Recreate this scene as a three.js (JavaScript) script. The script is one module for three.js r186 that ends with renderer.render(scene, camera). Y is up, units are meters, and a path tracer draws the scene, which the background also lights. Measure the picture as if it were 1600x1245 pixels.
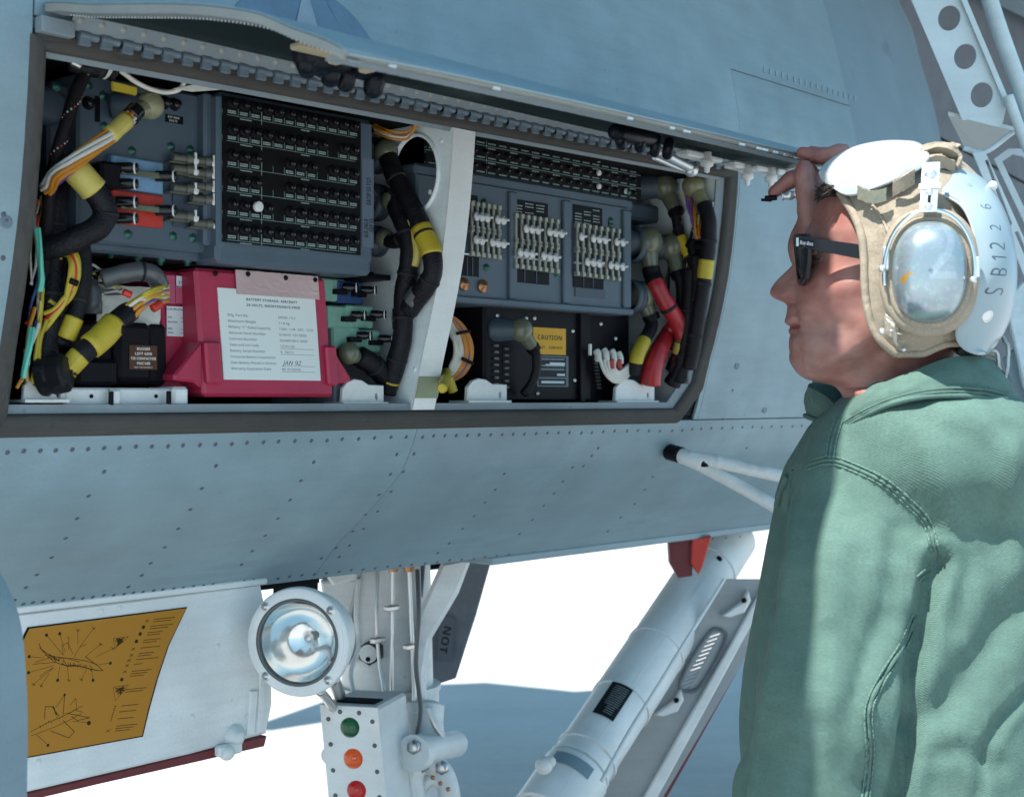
import * as THREE from 'three';
import { mergeGeometries, mergeVertices, toCreasedNormals } from 'three/addons/utils/BufferGeometryUtils.js';
import { TessellateModifier } from 'three/addons/modifiers/TessellateModifier.js';
import { ImprovedNoise } from 'three/addons/math/ImprovedNoise.js';

// ---------- camera, sky, sun, exposure ----------
const scene = new THREE.Scene();
const camera = new THREE.PerspectiveCamera(31.3, 1600 / 1245, 0.05, 2000);
camera.position.set(0, 1.5, 0);
camera.lookAt(0, 1.5, -10);
camera.userData.fStop = 9; camera.focus = 1.62;
const renderer = new THREE.WebGLRenderer({ antialias: true });
renderer.toneMapping = THREE.LinearToneMapping;
renderer.toneMappingExposure = 2.24;
renderer.shadowMap.enabled = true;

const TH = Math.atan2(0.743, 0.669), CT = Math.cos(TH), ST = Math.sin(TH);
const DIR = new THREE.Vector3(CT, 0, -ST), NOR = new THREE.Vector3(ST, 0, CT), P0 = new THREE.Vector3(0.387, 1.5, -2.15);
const SUN = new THREE.Vector3(0, 1, 0).addScaledVector(DIR, -0.55).addScaledVector(NOR, -0.06).normalize();
{
  const w = 256, h = 128, a = new Float32Array(w * h * 4);
  for (let j = 0; j < h; j++) for (let i = 0; i < w; i++) {
    const el = ((j + 0.5) / h - 0.5) * Math.PI, s = Math.max(0, Math.sin(el)), t = Math.pow(1 - s, 3);
    const az = ((i + 0.5) / w - 0.5) * 2 * Math.PI, ce = Math.cos(el);
    const dot = Math.max(0, ce * Math.cos(az) * SUN.x + Math.sin(el) * SUN.y + ce * Math.sin(az) * SUN.z);
    const g = Math.pow(dot, 12) * 0.5, k = 4 * (j * w + i);
    a[k] = 0.12 + 0.26 * t + g; a[k + 1] = 0.29 + 0.29 * t + g; a[k + 2] = 0.46 + 0.24 * t + g; a[k + 3] = 1;
  }
  const sky = new THREE.DataTexture(a, w, h, THREE.RGBAFormat, THREE.FloatType);
  sky.mapping = THREE.EquirectangularReflectionMapping; sky.magFilter = THREE.LinearFilter; sky.needsUpdate = true; sky.name = 'sky';
  scene.background = sky; scene.environment = sky; scene.environmentIntensity = 1;
  const sun = new THREE.DirectionalLight(new THREE.Color(1, 0.97, 0.91), 4.8);
  sun.name = 'sun'; sun.position.copy(SUN).multiplyScalar(30).add(new THREE.Vector3(0, 1, -3)); sun.target.position.set(0, 1, -3);
  sun.castShadow = true; sun.shadow.mapSize.set(4096, 4096);
  Object.assign(sun.shadow.camera, { left: -8, right: 8, top: 8, bottom: -8, near: 1, far: 60 }); sun.shadow.bias = -0.0004;
  scene.add(sun, sun.target);
}
// ---------- small library ----------
let seed = 7; const rnd = () => (seed = (seed * 16807) % 2147483647) / 2147483647;
const rr = (a, b) => a + (b - a) * rnd();
const clamp = (x, a, b) => Math.min(b, Math.max(a, x)), sst = (a, b, x) => { const t = clamp((x - a) / (b - a), 0, 1); return t * t * (3 - 2 * t); };
const noi = new ImprovedNoise(), nz = (x, y, z) => noi.noise(x, y, z);
const fbm = (x, y, z) => nz(x, y, z) + 0.5 * nz(2.1 * x, 2.1 * y, 2.1 * z + 5) + 0.25 * nz(4.3 * x, 4.3 * y, 4.3 * z + 9);
const FP = 2222, CX = 800, CY = 622.5;
// aircraft frame: u aft along the fuselage side, v up from eye level, w outward from the side
const W = (u, v, w) => new THREE.Vector3(P0.x + u * CT + w * ST, 1.5 + v, P0.z - u * ST + w * CT);
const toUVW = (x, y, z) => { const a = x - P0.x, b = z - P0.z; return [a * CT - b * ST, y - 1.5, a * ST + b * CT]; };
function P(px, py, w) {                                  // where a sight line meets the plane w
  const rx = (px - CX) / FP, ry = (CY - py) / FP, t = (w + P0.x * ST + P0.z * CT) / (rx * ST - CT);
  return [...toUVW(rx * t, 1.5 + ry * t, -t).slice(0, 2), w];
}
const PZ = (px, py, z) => toUVW((px - CX) / FP * z, 1.5 + (CY - py) / FP * z, -z);
const U = (px, w) => P(px, 600, w)[0], Vv = (px, py, w) => P(px, py, w)[1];
const lerpT = (tab, x) => {                               // smooth table
  const n = tab.length; if (x <= tab[0][0]) return tab[0][1]; if (x >= tab[n - 1][0]) return tab[n - 1][1];
  let i = 0; while (tab[i + 1][0] < x) i++;
  const [x0, y0] = tab[i], [x1, y1] = tab[i + 1], h = x1 - x0, t = (x - x0) / h;
  const m = k => { if (k === 0) return (tab[1][1] - tab[0][1]) / (tab[1][0] - tab[0][0]); if (k === n - 1) return (tab[k][1] - tab[k - 1][1]) / (tab[k][0] - tab[k - 1][0]); return (tab[k + 1][1] - tab[k - 1][1]) / (tab[k + 1][0] - tab[k - 1][0]); };
  const t2 = t * t, t3 = t2 * t;
  return (2 * t3 - 3 * t2 + 1) * y0 + (t3 - 2 * t2 + t) * h * m(i) + (-2 * t3 + 3 * t2) * y1 + (t3 - t2) * h * m(i + 1);
};
const PROF = [[-.25, -.29], [-.232, -.272], [-.21, -.25], [-.183, -.222], [-.158, -.188], [-.137, -.161], [-.109, -.127], [-.084, -.103], [-.04, -.08], [-.01, -.069], [.04, -.056], [.11, -.035], [.17, -.02], [.24, -.009], [.32, -.001], [.38, 0], [.43, -.005], [.527, -.026], [.673, -.066], [.85, -.125], [1.02, -.19]];
const prof = v => lerpT(PROF, v);
const PS = (px, py, off = 0) => { let w = -.03; for (let i = 0; i < 30; i++) w = 0.5 * w + 0.5 * (prof(P(px, py, w)[1]) + off); return P(px, py, w); };

// ---------- materials ----------
const mkTex = (w, h, fn, srgb) => {
  const d = new Uint8Array(w * h * 4);
  for (let y = 0; y < h; y++) for (let x = 0; x < w; x++) { const c = fn(x / w, y / h), k = 4 * (y * w + x); for (let i = 0; i < 3; i++) d[k + i] = clamp(255 * (Array.isArray(c) ? c[i] : c), 0, 255); d[k + 3] = 255; }
  const t = new THREE.DataTexture(d, w, h); t.wrapS = t.wrapT = THREE.RepeatWrapping; t.magFilter = THREE.LinearFilter; t.minFilter = THREE.LinearMipmapLinearFilter; t.generateMipmaps = true;
  if (srgb) t.colorSpace = THREE.SRGBColorSpace; t.needsUpdate = true; return t;
};
const tile = (f, x, y, p, z = 0) => { const A = f(x * p, y * p, z), B = f((x - 1) * p, y * p, z), C = f(x * p, (y - 1) * p, z), D = f((x - 1) * p, (y - 1) * p, z); return A * (1 - x) * (1 - y) + B * x * (1 - y) + C * (1 - x) * y + D * x * y; };
const T = {};
T.mottle = mkTex(256, 256, (x, y) => 0.9 + 0.10 * tile(fbm, x, y, 7) + 0.05 * tile(nz, x, y, 60, 3), true);
T.grain = mkTex(256, 256, (x, y) => 0.5 + 0.35 * tile(nz, x, y, 90) + 0.2 * tile(nz, x, y, 40, 7));
T.dirty = mkTex(512, 512, (x, y) => { const n = tile(fbm, x, y, 5), m = tile(fbm, x, y, 22, 4), q = tile((a, b, c) => fbm(a * .35, b * 2.2, c), x, y, 16, 9); return 0.92 + 0.07 * n + .028 * q - .14 * Math.max(0, q - .55) - 0.5 * Math.max(0, m - 0.62) - 0.16 * Math.max(0, n - 0.5) + 0.03 * tile(nz, x, y, 120, 2); }, true);
T.cloth = mkTex(256, 256, (x, y) => 0.5 + 0.2 * Math.sin((x + y) * 2 * Math.PI * 40) + 0.35 * tile(nz, x, y, 70) + 0.15 * tile(nz, x, y, 128));
T.clothc = mkTex(256, 256, (x, y) => 0.86 + 0.09 * tile(fbm, x, y, 8) + 0.10 * tile(nz, x, y, 70, 5) + 0.05 * tile(nz, x, y, 128, 2), true);
T.smudge = mkTex(512, 512, (x, y) => { const n = tile(fbm, x, y, 4, 2), m = tile(fbm, x, y, 9, 8); return 0.93 + 0.05 * n - 0.38 * Math.max(0, n * 0.6 + m * 0.7 - 0.42) + 0.03 * tile(nz, x, y, 90, 2); }, true);
const rep = (t, s) => { const c = t.clone(); c.repeat.set(1 / s, 1 / s); c.needsUpdate = true; return c; };
const T2 = { mottle: rep(T.mottle, .35), fine: rep(T.mottle, .06), grain: rep(T.grain, .08), grain2: rep(T.grain, .25), dirty: rep(T.dirty, .4), cloth: rep(T.cloth, .09), clothc: rep(T.clothc, .16), smudge: rep(T.smudge, .55) };
const lin = (r, g, b) => new THREE.Color().setRGB(r, g, b);
const mat = (c, roughness = .6, o = {}) => new THREE.MeshStandardMaterial({ color: lin(...c), roughness, side: THREE.DoubleSide, ...o });
const dk = (c, roughness = .5, o = {}) => new THREE.MeshPhysicalMaterial({ color: lin(...c), roughness, specularIntensity: .22, side: THREE.DoubleSide, ...o });
const pm = (c, r = .55, o = {}) => mat(c, r, { map: T2.mottle, bumpMap: T2.grain, bumpScale: .00012, ...o });
const M = {
  skin: pm([.245, .345, .392], .5, { map: T2.dirty, bumpMap: T2.grain2, bumpScale: .0002 }),
  skin2: pm([.235, .332, .378], .5, { map: T2.dirty, bumpMap: T2.grain2, bumpScale: .0002 }),
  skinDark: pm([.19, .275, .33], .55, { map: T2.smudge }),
  shadeGrey: pm([.15, .17, .2], .7),  // dark grey with the shade put into the colour
  insig: pm([.13, .225, .33], .55), insigLight: pm([.29, .38, .45], .55),
  white: pm([.78, .81, .81], .4, { map: T2.dirty }), whiteWorn: pm([.72, .75, .74], .55, { map: T2.smudge }),
  bayWhite: pm([.80, .90, .92], .5, { map: T2.dirty }), primer: pm([.26, .31, .2], .6, { map: T2.dirty }),
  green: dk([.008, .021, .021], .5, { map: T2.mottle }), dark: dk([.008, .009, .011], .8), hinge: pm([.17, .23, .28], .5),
  seal: dk([.085, .081, .076], .8, { map: T2.dirty, bumpMap: T2.grain, bumpScale: .0003 }), sealGrey: pm([.23, .28, .31], .7, { map: T2.dirty }),
  alu: mat([.62, .64, .64], .35, { metalness: .75, bumpMap: T2.grain, bumpScale: .0001 }), steel: mat([.5, .5, .49], .3, { metalness: .9 }), chrome: mat([.78, .78, .76], .12, { metalness: 1 }),
  greyBox: pm([.078, .116, .155], .5, { map: T2.dirty }), greyBox2: pm([.05, .075, .105], .5, { map: T2.dirty }), black: dk([.007, .006, .009], .45, { bumpMap: T2.grain, bumpScale: .0001 }), blackGloss: dk([.008, .008, .01], .16, { specularIntensity: .8 }), rubber: dk([.004, .006, .011], .3, { specularIntensity: .35, bumpMap: T2.grain, bumpScale: .0006 }),
  red: pm([.45, .026, .075], .42, { map: T2.dirty }), redHot: pm([.55, .035, .02], .5), redCable: pm([.42, .018, .025], .38), redEdge: pm([.16, .02, .025], .55),
  pink: pm([.55, .1, .2], .6), blue: pm([.2, .38, .6], .5), blue2: pm([.03, .07, .2], .5), teal: pm([.25, .5, .4], .55), screwGreen: mat([.025, .1, .08], .35, { metalness: .4 }),
  olive: mat([.15, .165, .115], .22, { map: T2.mottle }), oliveLight: mat([.26, .26, .15], .35, { map: T2.mottle }), tan: mat([.35, .3, .2], .6),
  yellow: pm([.55, .42, .03], .5, { map: T2.dirty }), yellow2: pm([.6, .5, .12], .5, { map: T2.dirty }), orange: mat([.5, .2, .02], .45), wireWhite: mat([.6, .58, .52], .5), wireRed: mat([.5, .03, .02], .45), wireTeal: mat([.12, .5, .38], .45), wirePurple: mat([.12, .05, .25], .45),
  cableBlack: dk([.008, .008, .011], .45, { specularIntensity: .4, bumpMap: rep(T.grain, .11), bumpScale: .0022 }), cableSleeve: dk([.012, .010, .012], .55, { bumpMap: T2.grain, bumpScale: .001 }), greyBand: mat([.08, .085, .09], .35),
  clothWhite: pm([.66, .68, .64], .8, { bumpScale: .0008 }), brown: pm([.1, .05, .03], .6), oliveGrey: mat([.09, .095, .08], .45), strip: pm([.33, .34, .32], .5, { map: T2.dirty }), copper: mat([.4, .2, .1], .35, { metalness: .8 }), tieDark: dk([.022, .022, .024], .5), rodGrey: mat([.3, .31, .26], .4, { metalness: .3 }),
};
const canvasTex = (w, h, draw) => { const c = document.createElement('canvas'); c.width = w; c.height = h; const g = c.getContext('2d'); draw(g, w, h); const t = new THREE.CanvasTexture(c); t.colorSpace = THREE.SRGBColorSpace; t.anisotropy = 8; return t; };
const printMat = (t, r = .5, o = {}) => new THREE.MeshPhysicalMaterial({ specularIntensity: .3, map: t, roughness: r, side: THREE.DoubleSide, ...o });

// ---------- geometry ----------
const V3 = a => new THREE.Vector3(...a);
function soup(tris, uv) { const g = new THREE.BufferGeometry(); g.setAttribute('position', new THREE.Float32BufferAttribute(tris, 3)); if (uv) { g.setAttribute('uv', new THREE.Float32BufferAttribute(uv, 2)); g.userData.keepUV = true; } g.computeVertexNormals(); return g; }
function cbox(u0, u1, v0, v1, w0, w1, b = .0015) {
  const h = [(u1 - u0) / 2, (v1 - v0) / 2, (w1 - w0) / 2], c = [(u0 + u1) / 2, (v0 + v1) / 2, (w0 + w1) / 2]; b = Math.min(b, .45 * Math.min(...h.map(Math.abs)));
  const vert = (s, ax) => [0, 1, 2].map(i => c[i] + s[i] * (h[i] - (i === ax ? 0 : b))), out = [];
  const tri = (a, p, q) => { const n = V3(p).sub(V3(a)).cross(V3(q).sub(V3(a))), m = V3(a).add(V3(p)).add(V3(q)).divideScalar(3).sub(V3(c)); n.dot(m) < 0 ? out.push(...a, ...q, ...p) : out.push(...a, ...p, ...q); };
  const quad = (a, p, q, r) => { tri(a, p, q); tri(a, q, r); };
  for (let ax = 0; ax < 3; ax++) { const i = (ax + 1) % 3, j = (ax + 2) % 3;
    for (const s of [-1, 1]) { const S = (x, y) => { const q = [0, 0, 0]; q[ax] = s; q[i] = x; q[j] = y; return q; }; quad(vert(S(-1, -1), ax), vert(S(1, -1), ax), vert(S(1, 1), ax), vert(S(-1, 1), ax)); }
    for (const x of [-1, 1]) for (const y of [-1, 1]) { const S = t => { const q = [0, 0, 0]; q[ax] = t; q[i] = x; q[j] = y; return q; }; quad(vert(S(-1), i), vert(S(1), i), vert(S(1), j), vert(S(-1), j)); } }
  for (const x of [-1, 1]) for (const y of [-1, 1]) for (const z of [-1, 1]) tri(vert([x, y, z], 0), vert([x, y, z], 1), vert([x, y, z], 2));
  return soup(out);
}
const warp = (g, fn) => { const p = g.attributes.position; for (let i = 0; i < p.count; i++) { const r = fn(p.getX(i), p.getY(i), p.getZ(i)); p.setXYZ(i, ...r); } g.computeVertexNormals(); return g; };
const orient = (g, p, q) => { const d = V3(q).sub(V3(p)); g.applyQuaternion(new THREE.Quaternion().setFromUnitVectors(new THREE.Vector3(0, 1, 0), d.normalize())); g.translate(...p); return g; };
const cyl = (p, q, r, r2 = r, seg = 16) => { const L = V3(q).distanceTo(V3(p)), g = new THREE.CylinderGeometry(r2, r, L, seg); g.translate(0, L / 2, 0); return orient(g, p, q); };
const lathe = (p, axis, pr, seg = 20) => orient(new THREE.LatheGeometry(pr.map(a => new THREE.Vector2(a[0], a[1])), seg), p, [p[0] + axis[0], p[1] + axis[1], p[2] + axis[2]]);
const ball = (p, r, s = 14, sc = [1, 1, 1]) => { const g = new THREE.SphereGeometry(r, s, Math.ceil(s * .7)); g.scale(...sc); g.translate(...p); return g; };
function tube(pts, r, o = {}) {
  const { n = Math.max(8, pts.length * 5), s = 8, cap = true, t0 = 0, t1 = 1, wob = 0 } = o, cu = new THREE.CatmullRomCurve3(pts.map(V3), false, 'centripetal');
  const rf = typeof r === 'function' ? r : () => r, pos = [], uv = [], idx = []; let N = null, pt = null, len = 0, last = null;
  const ring = (c, Nn, B, rad, l) => { for (let j = 0; j <= s; j++) { const a = j / s * 2 * Math.PI, ca = Math.cos(a) * rad, sa = Math.sin(a) * rad; pos.push(c.x + Nn.x * ca + B.x * sa, c.y + Nn.y * ca + B.y * sa, c.z + Nn.z * ca + B.z * sa); uv.push(j / s * 6.28 * rf(.5), l); } };
  for (let i = 0; i <= n; i++) {
    const t = t0 + (t1 - t0) * i / n, c = cu.getPoint(t), tg = cu.getTangent(t); if (last) len += c.distanceTo(last); last = c;
    if (!N) N = new THREE.Vector3(0, 1, 0).cross(tg).lengthSq() > .01 ? new THREE.Vector3(0, 1, 0).cross(tg).normalize() : new THREE.Vector3(1, 0, 0); N.sub(tg.clone().multiplyScalar(N.dot(tg))).normalize();
    const B = tg.clone().cross(N); let rad = rf(t); if (wob) rad *= 1 + wob * nz(len * 90, t * 3, pts[0][0] * 50);
    if (cap && i === 0) ring(c.clone().addScaledVector(tg, -rad * .15), N, B, rad * .6, len); ring(c, N, B, rad, len); if (cap && i === n) ring(c.clone().addScaledVector(tg, rad * .15), N, B, rad * .6, len);
    pt = tg;
  }
  const R = pos.length / 3 / (s + 1);
  for (let i = 0; i < R - 1; i++) for (let j = 0; j < s; j++) { const a = i * (s + 1) + j, b = a + s + 1; idx.push(a, b, a + 1, b, b + 1, a + 1); }
  if (cap) for (const [row, f] of [[0, 1], [R - 1, 0]]) for (let j = 1; j < s - 1; j++) { const a = row * (s + 1); f ? idx.push(a, a + j, a + j + 1) : idx.push(a, a + j + 1, a + j); }
  const g = new THREE.BufferGeometry(); g.setAttribute('position', new THREE.Float32BufferAttribute(pos, 3)); g.setAttribute('uv', new THREE.Float32BufferAttribute(uv, 2)); g.setIndex(idx); g.computeVertexNormals(); g.userData.keepUV = true; return g;
}
function shell(fn, ns, nt, th, o = {}) {                    // a sheet with thickness: fn(s,t) -> point, s,t in 0..1
  const A = []; for (let j = 0; j <= nt; j++) for (let i = 0; i <= ns; i++) A.push(V3(fn(i / ns, j / nt)));
  const at = (i, j) => A[clamp(j, 0, nt) * (ns + 1) + clamp(i, 0, ns)], pos = [], uv = [], idx = [], B = [];
  for (let j = 0; j <= nt; j++) for (let i = 0; i <= ns; i++) { const n = at(i + 1, j).clone().sub(at(i - 1, j)).cross(at(i, j + 1).clone().sub(at(i, j - 1))).normalize(); B.push(at(i, j).clone().addScaledVector(n, -th)); }
  const nn = (ns + 1) * (nt + 1); for (const L of [A, B]) for (let j = 0; j <= nt; j++) for (let i = 0; i <= ns; i++) { const p = L[j * (ns + 1) + i]; pos.push(p.x, p.y, p.z); uv.push(i / ns, j / nt); }
  const id = (i, j) => j * (ns + 1) + i;
  for (let j = 0; j < nt; j++) for (let i = 0; i < ns; i++) { const a = id(i, j), b = id(i + 1, j), c = id(i + 1, j + 1), d = id(i, j + 1); idx.push(a, b, c, a, c, d, a + nn, c + nn, b + nn, a + nn, d + nn, c + nn); }
  const g = new THREE.BufferGeometry(); g.setAttribute('position', new THREE.Float32BufferAttribute(pos, 3)); g.setAttribute('uv', new THREE.Float32BufferAttribute(uv, 2)); g.setIndex(idx); g.computeVertexNormals();
  const e = [], eu = [], Q = (a, b) => { const p = [a, b, b + nn, a, b + nn, a + nn]; for (const k of p) { e.push(pos[3 * k], pos[3 * k + 1], pos[3 * k + 2]); eu.push(uv[2 * k], uv[2 * k + 1]); } };
  for (let i = 0; i < ns; i++) { Q(id(i + 1, 0), id(i, 0)); Q(id(i, nt), id(i + 1, nt)); } for (let j = 0; j < nt; j++) { Q(id(0, j), id(0, j + 1)); Q(id(ns, j + 1), id(ns, j)); }
  const E = soup(e, eu), G = mergeGeometries([g.toNonIndexed(), E]); G.userData.keepUV = !!o.keepUV; return G;
}
const skin = (u0, u1, v0, v1, off = 0, th = .003, ns = 40, nt = 40) => { const a = typeof u0 === 'function' ? u0 : () => u0, b = typeof u1 === 'function' ? u1 : () => u1; return shell((s, t) => { const v = v0 + (v1 - v0) * t; return [a(v) + (b(v) - a(v)) * s, v, prof(v) + off]; }, ns, nt, th); };
function poly(pts, th, o = {}) {                            // polygon in (x,y) extruded along z from 0 to -th, soft edge
  const s = new THREE.Shape(pts.map(p => new THREE.Vector2(p[0], p[1]))); for (const h of o.holes || []) s.holes.push(new THREE.Path(h.map(p => new THREE.Vector2(p[0], p[1]))));
  const b = o.bevel ?? Math.min(.001, th * .3); const g = new THREE.ExtrudeGeometry(s, { depth: th - 2 * b, bevelEnabled: b > 0, bevelThickness: b, bevelSize: b, bevelOffset: -b, bevelSegments: 1, curveSegments: 12 }); g.translate(0, 0, -th + b); return g;
}
const polyW = (px, w, th, o = {}) => { const f = a => a.map(p => P(p[0], p[1], w)); const g = poly(f(px), th, { ...o, holes: (o.holes || []).map(f) }); g.translate(0, 0, w); return g; };
const polyZ = (px, z, th, o = {}) => { const f = a => a.map(p => [(p[0] - CX) / FP * z, (CY - p[1]) / FP * z]); const g = poly(f(px), th, { ...o, holes: (o.holes || []).map(f) }); g.translate(0, 1.5, -z); return warp(g, (x, y, q) => toUVW(x, y, q)); };
const ell = (cx, cy, rx, ry, n = 24, rot = 0) => [...Array(n)].map((_, i) => { const a = i / n * 2 * Math.PI, x = rx * Math.cos(a), y = ry * Math.sin(a); return [cx + x * Math.cos(rot) - y * Math.sin(rot), cy + x * Math.sin(rot) + y * Math.cos(rot)]; });
const rectUV = (u0, u1, v0, v1, w, th = .0006) => { const g = new THREE.BoxGeometry(u1 - u0, v1 - v0, th); g.translate((u0 + u1) / 2, (v0 + v1) / 2, w); g.userData.keepUV = true; return g; };
function boxUV(g) { const p = g.attributes.position, n = g.attributes.normal, uv = new Float32Array(p.count * 2); for (let i = 0; i < p.count; i++) { const x = Math.abs(n.getX(i)), y = Math.abs(n.getY(i)), z = Math.abs(n.getZ(i)); if (z >= x && z >= y) { uv[2 * i] = p.getX(i); uv[2 * i + 1] = p.getY(i); } else if (x >= y) { uv[2 * i] = p.getZ(i); uv[2 * i + 1] = p.getY(i); } else { uv[2 * i] = p.getX(i); uv[2 * i + 1] = p.getZ(i); } } g.setAttribute('uv', new THREE.BufferAttribute(uv, 2)); }

// ---------- objects ----------
const used = {}; const numbered = n => { const k = used[n] = (used[n] ?? -1) + 1; return k ? `${n}_${String(k).padStart(3, '0')}` : n; };
const ORG = new Map();
function tag(o, label, category, group, kind) { o.userData.label = label; o.userData.category = category; if (group) o.userData.group = group; if (kind) o.userData.kind = kind; return o; }
function thing(name, label, category, o, group) { const g = new THREE.Group(); g.name = numbered(name); g.position.copy(W(...o)); g.rotation.y = TH; scene.add(g); ORG.set(g, o); return tag(g, label, category, group); }
function add(parent, name, geos, m, label, kind) {
  const list = (Array.isArray(geos) ? geos : [geos]).map(g => { const k = g.userData.keepUV; let h = g.index ? g.toNonIndexed() : g; if (!k) boxUV(h); for (const a of Object.keys(h.attributes)) if (!['position', 'normal', 'uv', 'color'].includes(a)) h.deleteAttribute(a); return h; });
  const g = list.length > 1 ? mergeGeometries(list) : list[0].clone(), o = ORG.get(parent); g.translate(-o[0], -o[1], -o[2]);
  const me = new THREE.Mesh(g, m); me.name = name; me.castShadow = me.receiveShadow = true; parent.add(me); ORG.set(me, o); if (label) me.userData.label = label; if (kind) me.userData.kind = kind; return me;
}
function copies(parent, name, geo, m, spots) { return spots.map(s => { const k = new THREE.Mesh(geo, m); k.name = name; k.castShadow = k.receiveShadow = true; const o = ORG.get(parent); k.position.set(s[0] - o[0], s[1] - o[1], s[2] - o[2]); parent.add(k); ORG.set(k, o); return k; }); }
const prep = g => { const h = g.index ? g.toNonIndexed() : g; if (!g.userData.keepUV) boxUV(h); return h; };
const merge = a => { const L = a.map(prep); const g = mergeGeometries(L.map(h => { for (const k of Object.keys(h.attributes)) if (!['position', 'normal', 'uv'].includes(k)) h.deleteAttribute(k); return h; })); g.userData.keepUV = true; return g; };
// ---------- ground ----------
const PU = (px, py, u) => { const rx = (px - CX) / FP, ry = (CY - py) / FP, a = -P0.x, b = -P0.z; const den = rx * CT + ST, t = (u - (a * CT - b * ST)) / den; return [u, ry * t, (rx * t + a) * ST + (-t + b) * CT]; };
{
  const g = new THREE.PlaneGeometry(900, 900, 1, 1); g.rotateX(-Math.PI / 2);
  const uv = g.attributes.uv; for (let i = 0; i < uv.count; i++) uv.setXY(i, uv.getX(i) * 900, uv.getY(i) * 900);
  const big = rep(T.dirty, 5);
  const m = new THREE.Mesh(g, mat([.46, .455, .445], .9, { map: big, bumpMap: rep(T.grain, .4), bumpScale: .002 })); m.name = 'ground'; m.receiveShadow = true; m.userData.kind = 'structure'; scene.add(m);
  // joints between the concrete slabs and a recessed tie-down point
  const jm = mat([.2, .2, .2], .95);
  for (const [z, s] of [[-9.6, 0], [-14.2, 0], [-19, 0], [-24, 0]]) { const q = new THREE.PlaneGeometry(60, .02); q.rotateX(-Math.PI / 2); q.rotateY(.035); q.translate(0, .004, z); const k = new THREE.Mesh(q, jm); k.name = numbered('pavement_joint'); k.userData.kind = 'structure'; k.receiveShadow = true; scene.add(k); }
}
// ---------- the aircraft ----------
const jet = thing('fighter_jet', 'grey fighter jet with its avionics bay door open above the wheel strut', 'jet', [-.6, -1.5, -.8]);
const uLo = U(52, 0), uRo = U(1151, 0), vTo = .326, vBo = P(1080, 656, -.078)[1], uS = P(1342, 226, 0)[0], uA = U(1157, 0), vA = P(1157, 105, 0)[1], uM = PS(650, 677)[0];
const G1 = .0009;
const bandEdge = [[1405, 0], [1425, 42], [1440, 100], [1458, 160], [1470, 215], [1480, 290]].map(p => PS(...p, -.075)).map(p => [p[1], p[0]]).sort((a, b) => a[0] - b[0]);
bandEdge.unshift([-.3, bandEdge[0][1]]); bandEdge.push([1.1, bandEdge[bandEdge.length - 1][1] - .02]);
add(jet, 'nose_skin', skin(-2.6, uLo - G1, vBo + G1, 1.0, 0, .004, 30, 40), M.skin);
add(jet, 'upper_skin', [skin(uLo + G1, uA, .338, 1.0, 0, .004, 40, 40), skin(uA, uS - G1, vA + G1, 1.0, 0, .004, 20, 30), skin(uRo, uA - G1 * .4, vBo + G1, .338, 0, .004, 4, 30), skin(uLo + G1, uRo, vTo, .338, -.006, .004, 30, 2)], M.skin);
add(jet, 'access_panel', skin(uA + G1 * .6, uS - G1, vBo + G1, vA - G1, 0, .004, 20, 30), M.skin2);
add(jet, 'belly_skin', skin(-2.6, uM - .00035, -.234, vBo - G1, 0, .004, 60, 40), M.skin);
add(jet, 'belly_skin', skin(uM + .00035, 1.6, -.234, vBo - G1, 0, .004, 60, 40), M.skin2);
add(jet, 'joint_backing', [skin(uM - .008, uM + .008, -.234, vBo, -.006, .002, 2, 30), skin(-2.6, 1.6, vBo - .006, vBo + .006, -.006, .002, 60, 2), skin(uLo - .008, uLo + .006, .33, 1.0, -.006, .002, 2, 20), skin(uS - .01, uS + .01, vBo, 1, -.006, .002, 2, 20), skin(uA - .01, uA + .01, vBo, vA + .01, -.006, .002, 2, 20), skin(uA, uS, vA - .008, vA + .008, -.006, .002, 20, 2)], M.dark);
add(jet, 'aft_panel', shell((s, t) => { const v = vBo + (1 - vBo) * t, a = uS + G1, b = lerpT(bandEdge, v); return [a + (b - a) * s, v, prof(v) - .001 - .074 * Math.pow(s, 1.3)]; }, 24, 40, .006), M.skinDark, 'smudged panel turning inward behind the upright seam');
// behind the dark panel: a light flange and a side wall with shade put into its grey
add(jet, 'flange_strip', skin(v => lerpT(bandEdge, v) - .01, v => lerpT(bandEdge, v) + .012 + .05 * sst(.62, .40, v), .2, .62, -.09, .004, 4, 24), M.skin2);
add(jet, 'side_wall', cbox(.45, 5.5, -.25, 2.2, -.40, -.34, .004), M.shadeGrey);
add(jet, 'wall_strap', [warp(cbox(.6, 5, .62, .625, -.338, -.336, .0005), (u, v, w) => [u, v + (u - 1.2) * -.1, w])], M.dark);
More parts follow.
